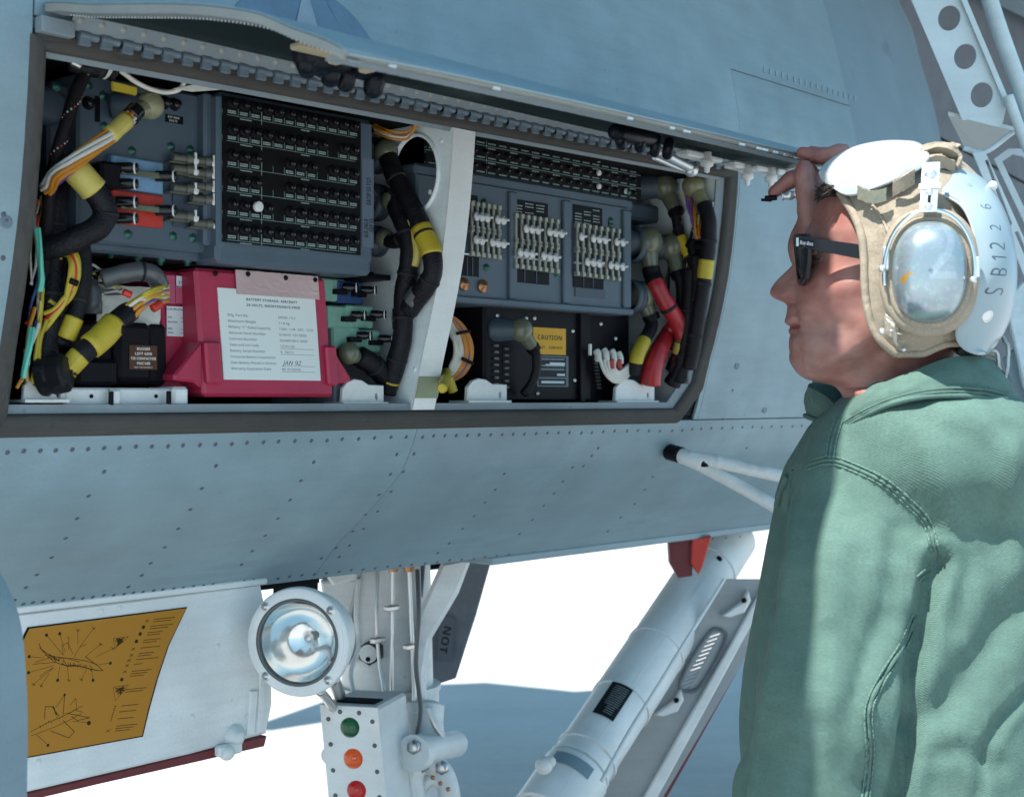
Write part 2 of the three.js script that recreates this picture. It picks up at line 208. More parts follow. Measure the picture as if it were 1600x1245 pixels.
// out of frame: belly, far side, and wing plates shaped for the shade they cast
add(jet, 'shade_wing_extension', cbox(-3.2, 4.5, .96, 1.02, -.3, .411, .02), M.skin);  // leading edge extension, its edge set by the shade line on the man
add(jet, 'fuselage_body', [cbox(-2.6, 5, -.26, -.245, -1.5, -.62, .004), cbox(-2.6, 5, -.26, 1.0, -1.53, -1.5, .01), cbox(-2.6, 5, 1.0, 1.02, -1.5, -.3, .004), cbox(-2.63, -2.6, -.26, 1.0, -1.5, -.3, .01)], M.skin);
add(jet, 'belly_skirt', [cbox(-2.6, -1.08, -.246, -.234, -.62, -.272, .002), cbox(-.32, 1.6, -.246, -.234, -.62, -.272, .002)], M.skin);
{ // far wing plate, unseen, its outline traced from the shade it casts on the concrete
  const gp = [[395, 1136], [520, 1092], [640, 1071], [760, 1066], [900, 1080], [1040, 1070], [1200, 1000], [1300, 1000], [1300, 1420], [660, 1420], [640, 1170], [560, 1120], [430, 1140]].map(([x, y]) => { const t = 1.5 / ((y - CY) / FP); const p = new THREE.Vector3((x - CX) / FP * t, 0, -t).addScaledVector(SUN, 2.0 / SUN.y); return toUVW(p.x, p.y, p.z); });
  const g = poly(gp.map(p => [p[0], p[2]]), .06, { bevel: .01 }); add(jet, 'far_wing_shade_plate', warp(g, (x, y, z) => [x, .5 + z, y]), M.skin2);
}
// national insignia, low visibility
{
  const c = P(478, 150, 0), R = .118, onto = (g, off) => warp(g, (x, y, z) => { const v = Math.max(y + c[1], .3395); return [x + c[0], v, prof(v) + off + z]; });
  const tess = new TessellateModifier(.02, 5);
  const star = []; for (let i = 0; i < 10; i++) { const a = Math.PI / 2 + i * Math.PI / 5, r = i % 2 ? R * .382 : R; star.push([r * Math.cos(a), r * Math.sin(a)]); }
  const d = tess.modify(poly(ell(0, 0, R, R, 64), .0008, { bevel: 0 }).toNonIndexed()), s = tess.modify(poly(star, .0008, { bevel: 0 }).toNonIndexed());
  const ins = add(jet, 'insignia_disc', onto(d, .0012), M.insig); add(ins, 'insignia_star', onto(s, .0022), M.insigLight);
}
// rivets and screws
{
  const dome = merge([lathe([0, 0, 0], [0, 0, 1], [[.0001, .0009], [.0016, .0007], [.0026, 0]], 8)]);
  const at = (px, py) => { const p = PS(px, py, .0002); const g = dome.clone(), sl = (prof(p[1] + .004) - prof(p[1] - .004)) / .008; g.rotateX(Math.atan(sl)); g.translate(...p); g.userData.keepUV = true; return g; };
  const L = [], row = (pts) => { for (let i = 0; i < pts.length - 1; i++) { const [x0, y0, n] = pts[i], [x1, y1] = pts[i + 1]; for (let k = 0; k < n; k++) { const t = k / n; L.push(at(x0 + (x1 - x0) * t + rr(-1, 1), y0 + (y1 - y0) * t + rr(-1, 1))); } } };
  row([[12, 706, 26], [660, 682, 22], [1050, 672, 14], [1270, 664]]);
  for (const pts of [[[162, 737], [138, 775], [120, 810], [102, 841], [80, 871], [57, 898], [40, 918], [22, 938]], [[337, 728], [315, 763], [297, 796], [278, 826], [257, 855], [235, 880], [221, 899], [200, 917]], [[490, 722], [470, 751], [453, 781], [434, 810], [414, 837], [394, 861], [377, 882]], [[620, 710], [610, 741], [592, 773], [571, 804], [551, 830], [525, 856], [502, 872]], [[647, 709], [630, 737], [611, 768], [590, 799], [568, 826], [546, 852], [530, 870]], [[788, 740], [774, 765], [758, 785], [741, 806], [723, 826], [702, 849], [684, 864]], [[895, 730], [880, 752], [866, 771], [850, 790], [832, 812], [812, 834]], [[1020, 745], [1008, 765], [992, 787], [970, 808], [950, 830]], [[935, 700], [925, 712], [912, 728]]]) for (const p of pts) L.push(at(...p));
  row([[20, 945, 24], [395, 907, 18], [740, 872, 14], [1000, 850, 8], [1180, 838]]);
  for (const p of [[5, 335], [7, 350], [4, 403], [9, 345], [1150, 570], [1145, 610], [1167, 700], [1130, 655]]) L.push(at(...p));
  add(jet, 'rivet', L, mat([.07, .085, .105], .5), null, 'stuff');
  const rg = merge([lathe([0, 0, 0], [0, 0, 1], [[.0001, .0006], [.0035, .0006], [.0052, .0012], [.0062, 0]], 14)]);
  copies(jet, 'screw_head', rg, M.hinge, [[1152, 571], [9, 346], [1195, 640]].map(p => PS(...p, .0003)));
  // small hinge of the panel at right
  const H = []; for (let i = 0; i < 17; i++) { const u = U(1192, 0) + i * (uS - U(1192, 0)) / 17; H.push(cbox(u, u + .006, vA + .003, vA + .0115, -.0003, .0022, .0006)); } add(jet, 'panel_hinge', H, M.skin2);
}
// ---------- the bay: seal, liner, frames ----------
const uLi = U(77, 0), uRi = U(1128, 0), vTi = .3065, vBi = P(300, 637, -.072)[1];
{
  const Po = [[uLo + .002, vTo - .004], [uLo + .002, vBo + .001], [uRo - .04, vBo + .001], [uRo, vBo + .048], [uRo, vTo + .008]], Pi = [[uLi, vTi - .001], [uLi, vBi + .004], [uRi - .03, vBi + .004], [uRi, vBi + .044], [uRi, vTi + .012]];
  const ring = (i0, i1, hf, th, n = 10) => { const L = []; for (let k = 0; k < 5; k++) { const k2 = (k + 1) % 5; L.push(shell((s, t) => { const i = i0 + (i1 - i0) * s, A = [Po[k][0] + (Pi[k][0] - Po[k][0]) * i, Po[k][1] + (Pi[k][1] - Po[k][1]) * i], B = [Po[k2][0] + (Pi[k2][0] - Po[k2][0]) * i, Po[k2][1] + (Pi[k2][1] - Po[k2][1]) * i]; const v = A[1] + (B[1] - A[1]) * t; return [A[0] + (B[0] - A[0]) * t, v, prof(v) + hf(s, t)]; }, n, k === 1 || k === 4 ? 70 : 30, th)); } return L; };
  add(jet, 'bay_seal', ring(0, .44, (s, t) => -.0055 + .0042 * Math.abs(Math.sin(s * 3 * Math.PI)) + .0007 * nz(t * 40, s * 5, 3), .006, 24), M.seal, 'brown rubber seal with ridges round the bay');
  add(jet, 'seal_retainer', ring(.44, 1, (s) => -.0075 - .003 * s, .003, 4), M.sealGrey);
  const holes = []; const hg = (u, v) => { const g = new THREE.CylinderGeometry(.0011, .0011, .0008, 6); g.rotateX(Math.PI / 2); g.translate(u, v, prof(v) - .0085); return g; };
  for (let i = 0; i < 190; i++) holes.push(hg(uLi + i * (uRi - uLi - .03) / 190, vBi - .0035)); for (let i = 0; i < 64; i++) { holes.push(hg(uLi - .004, vBi + i * .0049)); }
  add(jet, 'retainer_hole', holes, M.dark, null, 'stuff');
  const wh = []; for (let i = 0; i < 62; i++) { const v = vBi + .042 + i * .0041; wh.push(cbox(uRi - .0035, uRi - .0005, v, v + .003, prof(v) - .011, prof(v) - .0085, .0006)); } add(jet, 'edge_lacing', wh, M.bayWhite, 'white lacing along the rear edge of the bay', 'stuff');
}
const polyU = (wv, u, th, holes) => warp(poly(wv, th, { holes, bevel: .0008 }), (x, y, z) => [u + z + th, y, x]);
const sideWV = (v0, v1, off, back, n = 16) => { const L = [[back, v0]]; for (let i = 0; i <= n; i++) { const v = v0 + (v1 - v0) * i / n; L.push([prof(v) + off, v]); } L.push([back, v1]); return L; };
const BK = -.34;
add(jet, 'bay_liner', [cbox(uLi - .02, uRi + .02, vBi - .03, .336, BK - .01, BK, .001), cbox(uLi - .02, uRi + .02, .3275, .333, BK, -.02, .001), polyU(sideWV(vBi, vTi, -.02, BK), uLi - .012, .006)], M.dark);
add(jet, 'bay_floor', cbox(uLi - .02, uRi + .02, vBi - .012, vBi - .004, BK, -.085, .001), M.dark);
add(jet, 'aft_bulkhead', polyU(sideWV(vBi - .002, .326, -.013, BK), uRi + .003, .005), M.bayWhite, 'pale blue white bulkhead closing the rear of the bay');
const uC = PS(711, 200)[0], uC2 = PS(745, 200)[0];
{
  const a = PU(684, 270, uC), b = PU(614, 270, uC), c = PU(650, 213, uC), d = PU(650, 331, uC), hw = (a[2] - b[2]) / 2, hv = (c[1] - d[1]) / 2, cw = (a[2] + b[2]) / 2, cv = (c[1] + d[1]) / 2;
  const fr = add(jet, 'bay_frame', [polyU(sideWV(vBi - .004, .326, -.004, BK), uC, .003, [ell(cw, cv, hw, hv, 40)])], M.bayWhite, 'pale bay frame with a large round lightening hole');
  const rim = tube(ell(cw, cv, hw + .002, hv + .002, 40).concat([[cw + hw + .002, cv]]).map(p => [uC - .001, p[1], p[0]]), .0026, { n: 60, s: 8, cap: false }); add(fr, 'hole_rim', rim, M.bayWhite);
  add(jet, 'frame_flange', shell((s, t) => { const v = vBi - .004 + (vTi - vBi + .012) * t; return [uC + (uC2 - uC) * s, v, prof(v) - .002]; }, 4, 30, .003), M.white, 'white curved post dividing the bay');
  const v0 = PS(660, 622)[1], v1 = PS(690, 589)[1]; add(jet, 'primer_patch', shell((s, t) => { const v = v0 + (v1 - v0) * t; return [uC - .0005 + (uC2 - uC + .001) * s, v, prof(v) - .0008]; }, 4, 8, .0008), M.primer, 'bare green primer patch at the foot of the post');
  add(jet, 'frame_rivet', [[672, 300], [655, 450], [612, 443], [648, 577], [600, 470], [690, 220]].map(p => lathe(PU(p[0], p[1], uC).map((x, i) => i ? x : x - .0002), [-1, 0, 0], [[.0001, .0012], [.002, .001], [.0032, 0]], 10)), M.bayWhite, null, 'stuff');
  add(jet, 'service_tray', [cbox(U(560, -.2), uC - .004, Vv(560, 432, -.2) - .006, Vv(560, 432, -.2), BK, -.14, .001)], M.dark);
}
// brackets on the lower sill
{
  const brk = (x, y, w, s = 1) => { const q = (a, b) => P(x + a * s, y + b * s, w).slice(0, 2); const g = poly([q(-4, 40), q(-2, 14), q(6, 4), q(16, 0), q(28, 2), q(38, 9), q(62, 10), q(62, 40)], .006, { holes: [ell(...q(51, 27), .0022, .004, 14)] }); g.translate(0, 0, w); return [g, warp(cbox(0, 1, 0, 1, 0, 1, .02), (a, b, c) => { const A = q(-6, 41), B = q(64, 36); return [A[0] + (B[0] - A[0]) * a, A[1] + (B[1] - A[1]) * b, w - .03 + c * .036]; })]; };
  for (const [x, y, w, s] of [[40, 588, -.081, 1], [538, 592, -.083, 1], [733, 591, -.083, .96], [965, 592, -.085, .94]]) add(jet, 'mounting_bracket', brk(x, y, w, s), M.whiteWorn);
  const w = -.086, ch = add(jet, 'sill_channel', [cbox(U(100, w), U(288, w), Vv(190, 636, w), Vv(190, 606, w), -.125, w, .002), cbox(U(265, w), U(290, w), Vv(280, 636, w), Vv(280, 604, w), -.13, w + .006, .003), cbox(U(166, w), U(183, w), Vv(170, 634, w), Vv(170, 608, w), -.11, w + .007, .002)], M.white, 'white channel along the sill left of the battery');
  add(ch, 'channel_hole', [[142, 619], [243, 619]].map(p => { const q = P(...p, w + .0005); return cyl(q, [q[0], q[1], q[2] + .0008], .002, .002, 12); }), M.dark); add(ch, 'clip', [[174, 621], [264, 620]].map(p => { const q = P(...p, w + .0085); return cbox(q[0] - .0035, q[0] + .001, q[1] - .008, q[1] + .006, q[2] - .001, q[2] + .0025, .0006); }), M.black);
  add(jet, 'sill_block', [cbox(U(521, -.1), U(541, -.1), Vv(530, 634, -.1), Vv(530, 598, -.1), -.15, -.098, .002)], M.sealGrey);
}
// ---------- the open door ----------
const DP = [[0, .3510], [.03, .3465], [.07, .3375], [.135, .3255], [.224, .3085], [.304, .2875], [.345, .2695], [.38, .2555], [.40, .2455], [.41, .238]];
const dv = w => lerpT(DP, w), uDL = -1.2, cornerU = P(1284, 262, .34)[0];
const uDR = w => w < .09 ? -.11 : -.11 + (cornerU + .11) * Math.pow((w - .09) / .25, 1.15) * (w < .34 ? 1 : 1);
{
  const WO = u => .40 - .052 * clamp((u - uDL) / (cornerU - uDL), 0, 1.1), sheet = (w0, dw, dvv, th, du = 0, ns = 60, nt = 40) => shell((s, t) => { const a = uDL + du, b = uDR(.348 * t) - du, u = a + (b - a) * s, w = w0 + (WO(u) + dw - w0) * t; return [u, dv(w) + dvv, w]; }, ns, nt, th);
  const door = add(jet, 'bay_door', sheet(.004, .008, 0, -.0015), M.skin, 'bay door propped open upward, dark green inside');
  add(door, 'door_liner', sheet(.016, -.006, -.0045, -.0015, .006), M.green, 'dark green inner face of the bay door');
  const eo = [], el = [], er = []; for (let i = 0; i <= 60; i++) { const u = uDL + (cornerU - uDL) * i / 60; eo.push([u, dv(WO(u)) - .0045, WO(u) + .001]); } for (let i = 0; i <= 30; i++) { const w = .006 + .394 * i / 30; el.push([uDL + .0015, dv(w) - .0055, w]); const we = w * .87; er.push([uDR(we) - .002, dv(we) - .0065, we]); }
  const bar = (pts, hv, hw2, ax) => { const g = []; for (let i = 0; i < pts.length - 1; i++) { const a = pts[i], b = pts[i + 1]; g.push(warp(cbox(0, 1, 0, 1, 0, 1, .02), (x, y, z) => ax ? [a[0] + (b[0] - a[0]) * x, a[1] + (b[1] - a[1]) * x + (y - .5) * hv, a[2] + (z - .5) * hw2] : [a[0] + (x - .5) * hw2, a[1] + (b[1] - a[1]) * z + (y - .5) * hv, a[2] + (b[2] - a[2]) * z])); } return g; };
  add(door, 'edge_strip', [...bar(eo, .0042, .006, 1), ...bar(el, .007, .005, 0), ...bar(er, .006, .006, 0)], M.strip, 'bare metal strip round the door edge');
  add(door, 'inner_strip', [...bar(el.map(p => [p[0] + .010, p[1] - .003, p[2]]), .002, .012, 0), ...bar(eo.map(p => [p[0], p[1] - .002, p[2] - .012]), .002, .014, 1)], M.sealGrey);
  const fs = []; for (let i = 0; i < 76; i++) { const w = .03 + .36 * i / 76; fs.push(ball([uDL + .0105, dv(w) - .0105, w], .0009, 6)); } for (let i = 0; i < 60; i++) { const u = uDL + .03 + (cornerU - uDL - .05) * i / 60; if (rnd() < .35) { const q = WO(u); fs.push(cbox(u + .002, u + rr(.008, .014), dv(q) - .0085, dv(q) - .0055, q + .0025, q + .0046, .0005)); } } add(door, 'edge_fastener', fs, M.alu, null, 'stuff');
  const vh = u => -.0045 + .0115 * (u - uLo) / 1.1;
  // hinge: leaf with rivets and a knuckle at each step
  const hu0 = U(105, .002), hu1 = U(1128, .002), pitch = (U(560, 0) - U(125, 0)) / 15.2, N = Math.floor((hu1 - hu0) / pitch);
  add(door, 'hinge_leaf', [warp(cbox(hu0, hu1, 0, .0125, 0, .0012, .0004), (u, v, w) => [u, .3345 + vh(u) + v, .005 + w + v * .55]), cbox(U(54, 0), hu0 + .002, .322, .3365, -.001, .012, .001)], M.sealGrey);
  const kn = merge([cyl([.0015, 0, 0], [.0125, 0, 0], .0052, .0052, 10), cbox(.0015, .0125, -.009, .001, -.002, .0045, .0006)]), kl = merge([cyl([.0130, .0005, -.0005], [pitch - .0005, .0005, -.0005], .004, .004, 10)]), rv = merge([lathe([0, 0, 0], [0, -.48, .87], [[.0001, .0016], [.0022, .0012], [.0034, 0]], 10)]);
  const sp = [...Array(N)].map((_, i) => [hu0 + i * pitch + .008, .3315 + vh(hu0 + i * pitch), .0035]); copies(door, 'hinge_knuckle', kn, M.hinge, sp); add(door, 'hinge_pin', sp.map(s => kl.clone().translate(...s)).map(g => { g.userData.keepUV = true; return g; }), M.hinge);
  copies(door, 'hinge_rivet', rv, M.strip, sp.map(s => [s[0], s[1] + .011, .0105]));
  // rubber boots over the door latches
  const boot = (px0, y0, pts, w) => { const L = []; for (const [ax, ay, bx, by, r] of pts) { const k = r * .00058 * (w > .15 ? 1 : 1.2); L.push(tube([P(ax, ay, w), P((ax + bx) / 2, (ay + by) / 2, w), P(bx, by, w - .004)], t => k * (.97 + .07 * Math.sin(t * 3.1)), { n: 10, s: 14 }), ball(P(ax, ay, w), k * .97, 14), ball(P(bx, by, w - .004), k, 14)); } return L; };
  add(door, 'latch_boot', boot(0, 0, [[480, 84, 530, 98, 25], [476, 92, 480, 107, 15], [500, 100, 502, 108, 13], [518, 104, 516, 121, 15], [544, 104, 540, 130, 14], [552, 100, 576, 108, 19], [588, 108, 583, 138, 16]], .215), M.rubber, 'black rubber latch boot with four lobes, left');
  add(door, 'latch_boot', boot(0, 0, [[962, 206, 1020, 218, 16], [968, 214, 972, 226, 11], [1000, 216, 1000, 230, 11], [1026, 216, 1023, 238, 10], [1046, 222, 1043, 241, 11]], .19), M.rubber, 'black rubber latch boot with rounded lobes, right');
  add(door, 'latch_arm', [cbox(P(470, 62, .25)[0], P(545, 84, .25)[0], P(508, 82, .25)[1], P(508, 72, .25)[1], .235, .25, .002), cbox(P(540, 84, .255)[0], P(556, 92, .255)[0], P(548, 94, .255)[1], P(548, 80, .255)[1], .23, .262, .002), cbox(P(588, 96, .255)[0], P(602, 100, .255)[0], P(595, 108, .255)[1], P(595, 92, .255)[1], .23, .262, .002)], M.tan);
  add(door, 'prop_link', [tube([P(1030, 236, .15), P(1055, 250, .13), P(1080, 262, .11)], .006, { s: 10 }), tube([P(1022, 246, .14), P(1050, 258, .12), P(1074, 268, .10)], .0035, { s: 8 }), ball(P(1080, 265, .11), .0095)], M.alu);
  // fittings along the rear end of the door
  const fit = []; for (const [x, y, w, a, b] of [[1075, 232, .09, 26, 16], [1100, 240, .09, 30, 14], [1150, 250, .1, 34, 18], [1185, 257, .115, 36, 16], [1218, 262, .12, 20, 14]]) { const p = P(x, y, w), q = P(x + a, y + b, w); fit.push(cbox(p[0], q[0], q[1], p[1], w - .02, w, .0025)); }
  for (const [x, y, w] of [[1168, 272, .1], [1205, 276, .115], [1232, 278, .12], [1105, 252, .09]]) { const p = P(x, y, w); fit.push(lathe(p, [0, -1, 0], [[.0001, -.012], [.006, -.012], [.006, -.002], [.0085, -.001], [.0085, .006], [.004, .008], [.0035, .014], [.0001, .016]], 14)); }
  add(door, 'door_fitting', fit, M.white, 'white latch fittings under the rear end of the door');
}
// loose edges of insulation under the hinge
add(jet, 'insulation_flap', [polyW([[270, 138], [330, 126], [360, 128], [400, 138], [345, 140], [300, 143]], -.03, .002), polyW([[485, 158], [520, 152], [562, 163], [520, 168]], -.03, .002)], M.clothWhite);
// ---------- equipment in the bay ----------
const screwG = merge([lathe([0, 0, 0], [0, 0, 1], [[.0001, .0022], [.0022, .0018], [.0030, 0]], 8)]), nutG = merge([lathe([0, 0, 0], [0, 0, 1], [[.0001, .003], [.0016, .003], [.0034, .0012], [.0048, .0005], [.0052, 0]], 6)]);
const bx = (x0, y0, x1, y1, w, wb, b = .002, mx) => { const u0 = U(x0, w), u1 = U(x1, w), v1 = Vv(mx ?? x0, y0, w), v0 = Vv(mx ?? x0, y1, w); return cbox(u0, u1, v0, v1, wb, w, b); };
// breaker: collar, button and a pale ring; one shared geometry each
const bkCol = merge([lathe([0, 0, 0], [0, 0, 1], [[.0001, .0025], [.0048, .0025], [.0062, .0012], [.0064, 0]], 14)]), bkBtn = merge([lathe([0, 0, 0], [0, 0, 1], [[.0001, .0072], [.0027, .007], [.0033, .006], [.0033, .0022]], 12)]);
const dashes = (g, x, y, w, h, n = 1) => { for (let k = 0; k < n; k++) { let q = x; while (q < x + w - 2) { const l = 2 + rnd() * 6; g.fillRect(q, y + k * (h + 3), Math.min(l, x + w - q), h); q += l + 1.5; } } };
{ // left breaker box
  const w = -.056, t = thing('breaker_box', 'blue grey electrical box with dense black breaker panel, left of the white post', 'electrical box', [U(345, w), .14, w]);
  const u0 = U(346, w), u1 = U(562, w), uR = U(586, w), vT = Vv(345, 141, w), vB = Vv(350, 378, w), vb = Vv(350, 392, w), uF = U(118, -.085);
  add(t, 'case', [cbox(u0 - .003, uR, vb, vT, -.26, w, .006), warp(cbox(u0 - .003, uR, vb - .012, vb + .012, -.26, w - .004, .005), (u, v, q) => [u, v, q])], M.greyBox);
  add(t, 'connector_plate', [warp(cbox(uF, u0 + .002, Vv(200, 384, -.082), vT - .002, -.24, -.082, .003), (u, v, q) => [u, v, q]), cbox(uF, u0, Vv(200, 398, -.09), Vv(200, 380, -.09), -.24, -.092, .004), cbox(U(312, -.078), u0, Vv(320, 384, -.078), vT - .001, -.2, -.07, .005)], M.greyBox, 'recessed grey plate with terminal blocks');
  add(t, 'side_plate', cbox(U(74, -.1), U(121, -.1), Vv(90, 352, -.1), Vv(90, 130, -.1), -.2, -.1, .003), M.greyBox2);
  const rows = [163, 203.5, 243.5, 282, 320.5, 358].map(y => Vv(362, y, w)), cols = [...Array(12)].map((_, i) => U(361, w) + i * (U(551, w) - U(361, w)) / 11);
  const pw = u1 - u0, ph = (Vv(346, 149, w) - vB), pv = Vv(346, 149, w), sc = 1100 / pw, X = u => (u - u0) * sc, Y = v => (pv - v) * sc;
  const skip = new Set(['1-9', '2-3', '2-4', '2-8', '3-3', '3-4', '4-4']);
  const tx = canvasTex(1100, Math.round(ph * sc), (g, W0, H0) => { g.fillStyle = '#0b0c0e'; g.fillRect(0, 0, W0, H0); g.strokeStyle = '#7f9a98'; g.fillStyle = '#9fb3b0'; g.lineWidth = 3;
    rows.forEach((v, r) => { const y = Y(v) + 68; for (const [a, b] of [[0, 2.5], [2.75, 11.6]]) { g.beginPath(); g.moveTo(X(cols[0] - .007) + a * 86, y); g.lineTo(X(cols[0] - .007) + (b + .3) * 86, y); g.stroke(); }
      cols.forEach((u, c) => { if (c && c !== 3) { g.beginPath(); g.moveTo(X(u) - 44, y); g.lineTo(X(u) - 44, y - 44); g.stroke(); } if (c === 3) { g.lineWidth = 5; g.beginPath(); g.moveTo(X(u) - 44, y + 26); g.lineTo(X(u) - 44, y - 54); g.stroke(); g.lineWidth = 3; } if (!skip.has(r + '-' + c)) dashes(g, X(u) - 32, y - 30, 60, 8, 2); }); dashes(g, X(cols[1]) - 30, y + 9, 90, 7); dashes(g, X(cols[6]), y + 9, 70, 7); });
    g.fillStyle = '#cfd8d4'; });
  add(t, 'breaker_plate', rectUV(u0, u1, vB, pv, w + .0008, .0016), printMat(tx, .5));
  const cs = [], bs = []; rows.forEach((v, r) => cols.forEach((u, c) => { if (skip.has(r + '-' + c)) return; cs.push([u, v + .001, w + .0016]); }));
  const B = copies(t, 'breaker', bkCol, M.black, cs); B.forEach((b, i) => { const white = i === 44; const k = new THREE.Mesh(bkBtn, white ? M.white : M.blackGloss); k.name = 'breaker_button'; k.castShadow = true; b.add(k); if (white) { k.scale.set(1.7, 1.7, 1); b.userData.label = 'breaker with a pulled white button'; } });
  const ct = canvasTex(70, 900, (g) => { g.fillStyle = 'rgb(94,108,122)'; g.fillRect(0, 0, 70, 900); g.save(); g.translate(46, 800); g.rotate(-Math.PI / 2); g.fillStyle = '#15181c'; g.font = 'bold 40px sans-serif'; g.fillText('A/A 24G-8', 0, -8); g.fillText('DAC0P 53-1121', 330, 8); g.fillText('GRP 53-', 60, 26); g.restore(); });
  add(t, 'stencil', rectUV(u1 + .003, uR - .003, vB + .01, pv - .04, w + .0004, .0006), printMat(ct, .5));
  // round grey screws and labels
  const scr = [[206, 236], [267, 229], [297, 234], [200, 366], [270, 369], [301, 372], [161, 150], [163, 198], [88, 135], [137, 133]]; copies(t, 'screw', nutG, M.screwGreen, scr.map(p => P(...p, -.0815)));
  add(t, 'label_strip', rectUV(U(148, -.081), U(156, -.081), Vv(150, 190, -.081), Vv(150, 150, -.081), -.0815), M.black); add(t, 'label_strip', rectUV(U(258, -.081), U(286, -.081), Vv(270, 192, -.081), Vv(270, 180, -.081), -.0815), printMat(canvasTex(120, 50, g => { g.fillStyle = '#0d0e10'; g.fillRect(0, 0, 120, 50); g.fillStyle = '#b8c4c0'; g.font = 'bold 19px sans-serif'; g.fillText('EXT PWR', 16, 21); g.fillText('VOLTS', 24, 43); })));
  copies(t, 'test_jack', merge([lathe([0, 0, 0], [0, 0, 1], [[.0001, .008], [.0038, .008], [.0045, .006], [.006, .003], [.007, 0]], 12)]), M.blackGloss, [[257, 160], [272, 163], [137, 161]].map(p => P(...p, -.0815)));
  // terminal blocks: stud blocks with black knobs and a clamp bar
  const block = (y0, y1, m, lab) => { const q = -.066, a = U(180, q), b = U(236, q), c = U(266, q), v1 = Vv(236, y0, q), v0 = Vv(236, y1, q), bk = add(t, 'terminal_block', [warp(cbox(a, c, v0, v1, -.083, q, .0015), (u, v, z) => [u, v, z > -.075 ? z - Math.abs(u - b) * (u > b ? .55 : .16) : z])], m, lab);
    add(bk, 'clamp_bar', cbox(a + .006, c - .006, (v0 + v1) / 2 - .003, (v0 + v1) / 2 + .003, q - .003, q + .0022, .001), M.olive);
    const kn = (x, y, s) => { const p = P(x, y, q - .002); return [lathe(p, [.7, 0, .71], [[.0001, .017], [.004, .017], [.0065 * s, .0155], [.0068 * s, .0135], [.0045, .012], [.0072 * s, .009], [.0072 * s, -.004]], 14)]; };
    const rg = (x, y, s) => { const p = P(x, y, q - .002); return lathe([p[0] + .0098, p[1], p[2] + .0099], [.7, 0, .71], [[.0068 * s, -.0009], [.0078 * s, -.0004], [.0078 * s, .0005], [.0068 * s, .0009]], 16); };
    const ys = [y0 + (y1 - y0) * .28, y0 + (y1 - y0) * .78]; for (const y of ys) { add(bk, 'knob', kn(188, y, .76), M.blackGloss); add(bk, 'knob_ring', rg(188, y, .76), M.white); } const m2 = (y0 + y1) / 2 + 2; add(bk, 'knob', kn(249, m2, .78), M.blackGloss); add(bk, 'knob_ring', rg(249, m2, .78), M.white); };
  block(248, 298, M.blue, 'blue terminal block'); block(301, 352, M.redHot, 'red terminal block below the blue one');
  add(t, 'terminal_cover', [bx(158, 250, 190, 292, -.06, -.083, .003)], M.black);
  // fuse holders, two columns with pale arrow flags
  const fz = []; [[302, 247], [331, 251], [302, 264], [331, 270], [302, 294], [331, 291], [331, 311], [302, 337], [333, 349]].forEach(([x, y]) => fz.push([x, y]));
  fz.forEach(([x, y]) => { const p = P(x - 14, y, -.068), f = add(t, 'fuse_holder', [cyl([p[0] - .012, p[1], p[2] - .004], [p[0] + .006, p[1], p[2] - .002], .0042, .0042, 10), cyl([p[0] + .004, p[1], p[2] - .002], [p[0] + .010, p[1], p[2] + .001], .0055, .0048, 12), cbox(p[0] - .016, p[0] + .008, p[1] - .006, p[1] - .004, p[2] - .014, p[2] - .002,   .0005)], M.oliveGrey); const a = [p[0] + .0112, p[1], p[2] + .003]; add(f, 'flag', [tube([[a[0] - .0022, a[1] + .0002, a[2]], [a[0] - .0012, a[1] - .0032, a[2]], [a[0] + .0004, a[1] - .0042, a[2]], [a[0] + .002, a[1] - .0032, a[2]], [a[0] + .0026, a[1], a[2]]], .0016, { s: 6 }), tube([[a[0] + .0002, a[1] + .0065, a[2]], [a[0] + .0002, a[1] - .004, a[2]]], .0015, { s: 6 })], M.white); });
  add(t, 'fuse_rail', [cbox(U(270, -.08), U(330, -.08), Vv(300, 357, -.08), Vv(300, 242, -.08), -.083, -.079, .001)], M.greyBox2); add(t, 'label_strip', rectUV(U(331, -.069), U(344, -.069), Vv(338, 362, -.069), Vv(338, 245, -.069), -.0692), printMat(canvasTex(64, 512, g => { g.fillStyle = '#0b0c0e'; g.fillRect(0, 0, 64, 512); g.fillStyle = '#7d8a88'; for (let y = 20; y < 500; y += 46) dashes(g, 14, y, 36, 6, 3); })));
  // bottom bolts
  add(t, 'under_tray', cbox(U(120, -.1), U(612, -.1), Vv(300, 412, -.1), Vv(300, 402, -.1), -.27, -.1, .002), M.black); copies(t, 'bolt', merge([lathe([0, 0, 0], [0, -1, 0], [[.0001, .005], [.0026, .005], [.003, .002], [.0052, .001], [.0055, -.002]], 8)]), M.screwGreen, [[172, 396], [214, 402], [250, 407], [292, 408], [338, 404], [400, 403], [432, 407], [464, 408], [496, 414], [527, 417]].map(p => P(...p, -.099)));
  // circular connectors on the rear face of the box
  for (const [x, y, s] of [[597, 245, 1.15], [598, 318, 1.2], [596, 378, 1]]) { const p = P(x, y, -.13); add(t, 'connector_shell', [lathe([p[0] - .025, p[1], p[2]], [1, 0, 0], [[.015 * s, 0], [.019 * s, .003], [.019 * s, .010], [.017 * s, .011], [.017 * s, .014], [.019 * s, .015], [.019 * s, .022], [.016 * s, .023], [.016 * s, .029], [.011 * s, .031], [.0001, .031]], 22)], M.greyBox2); }
}
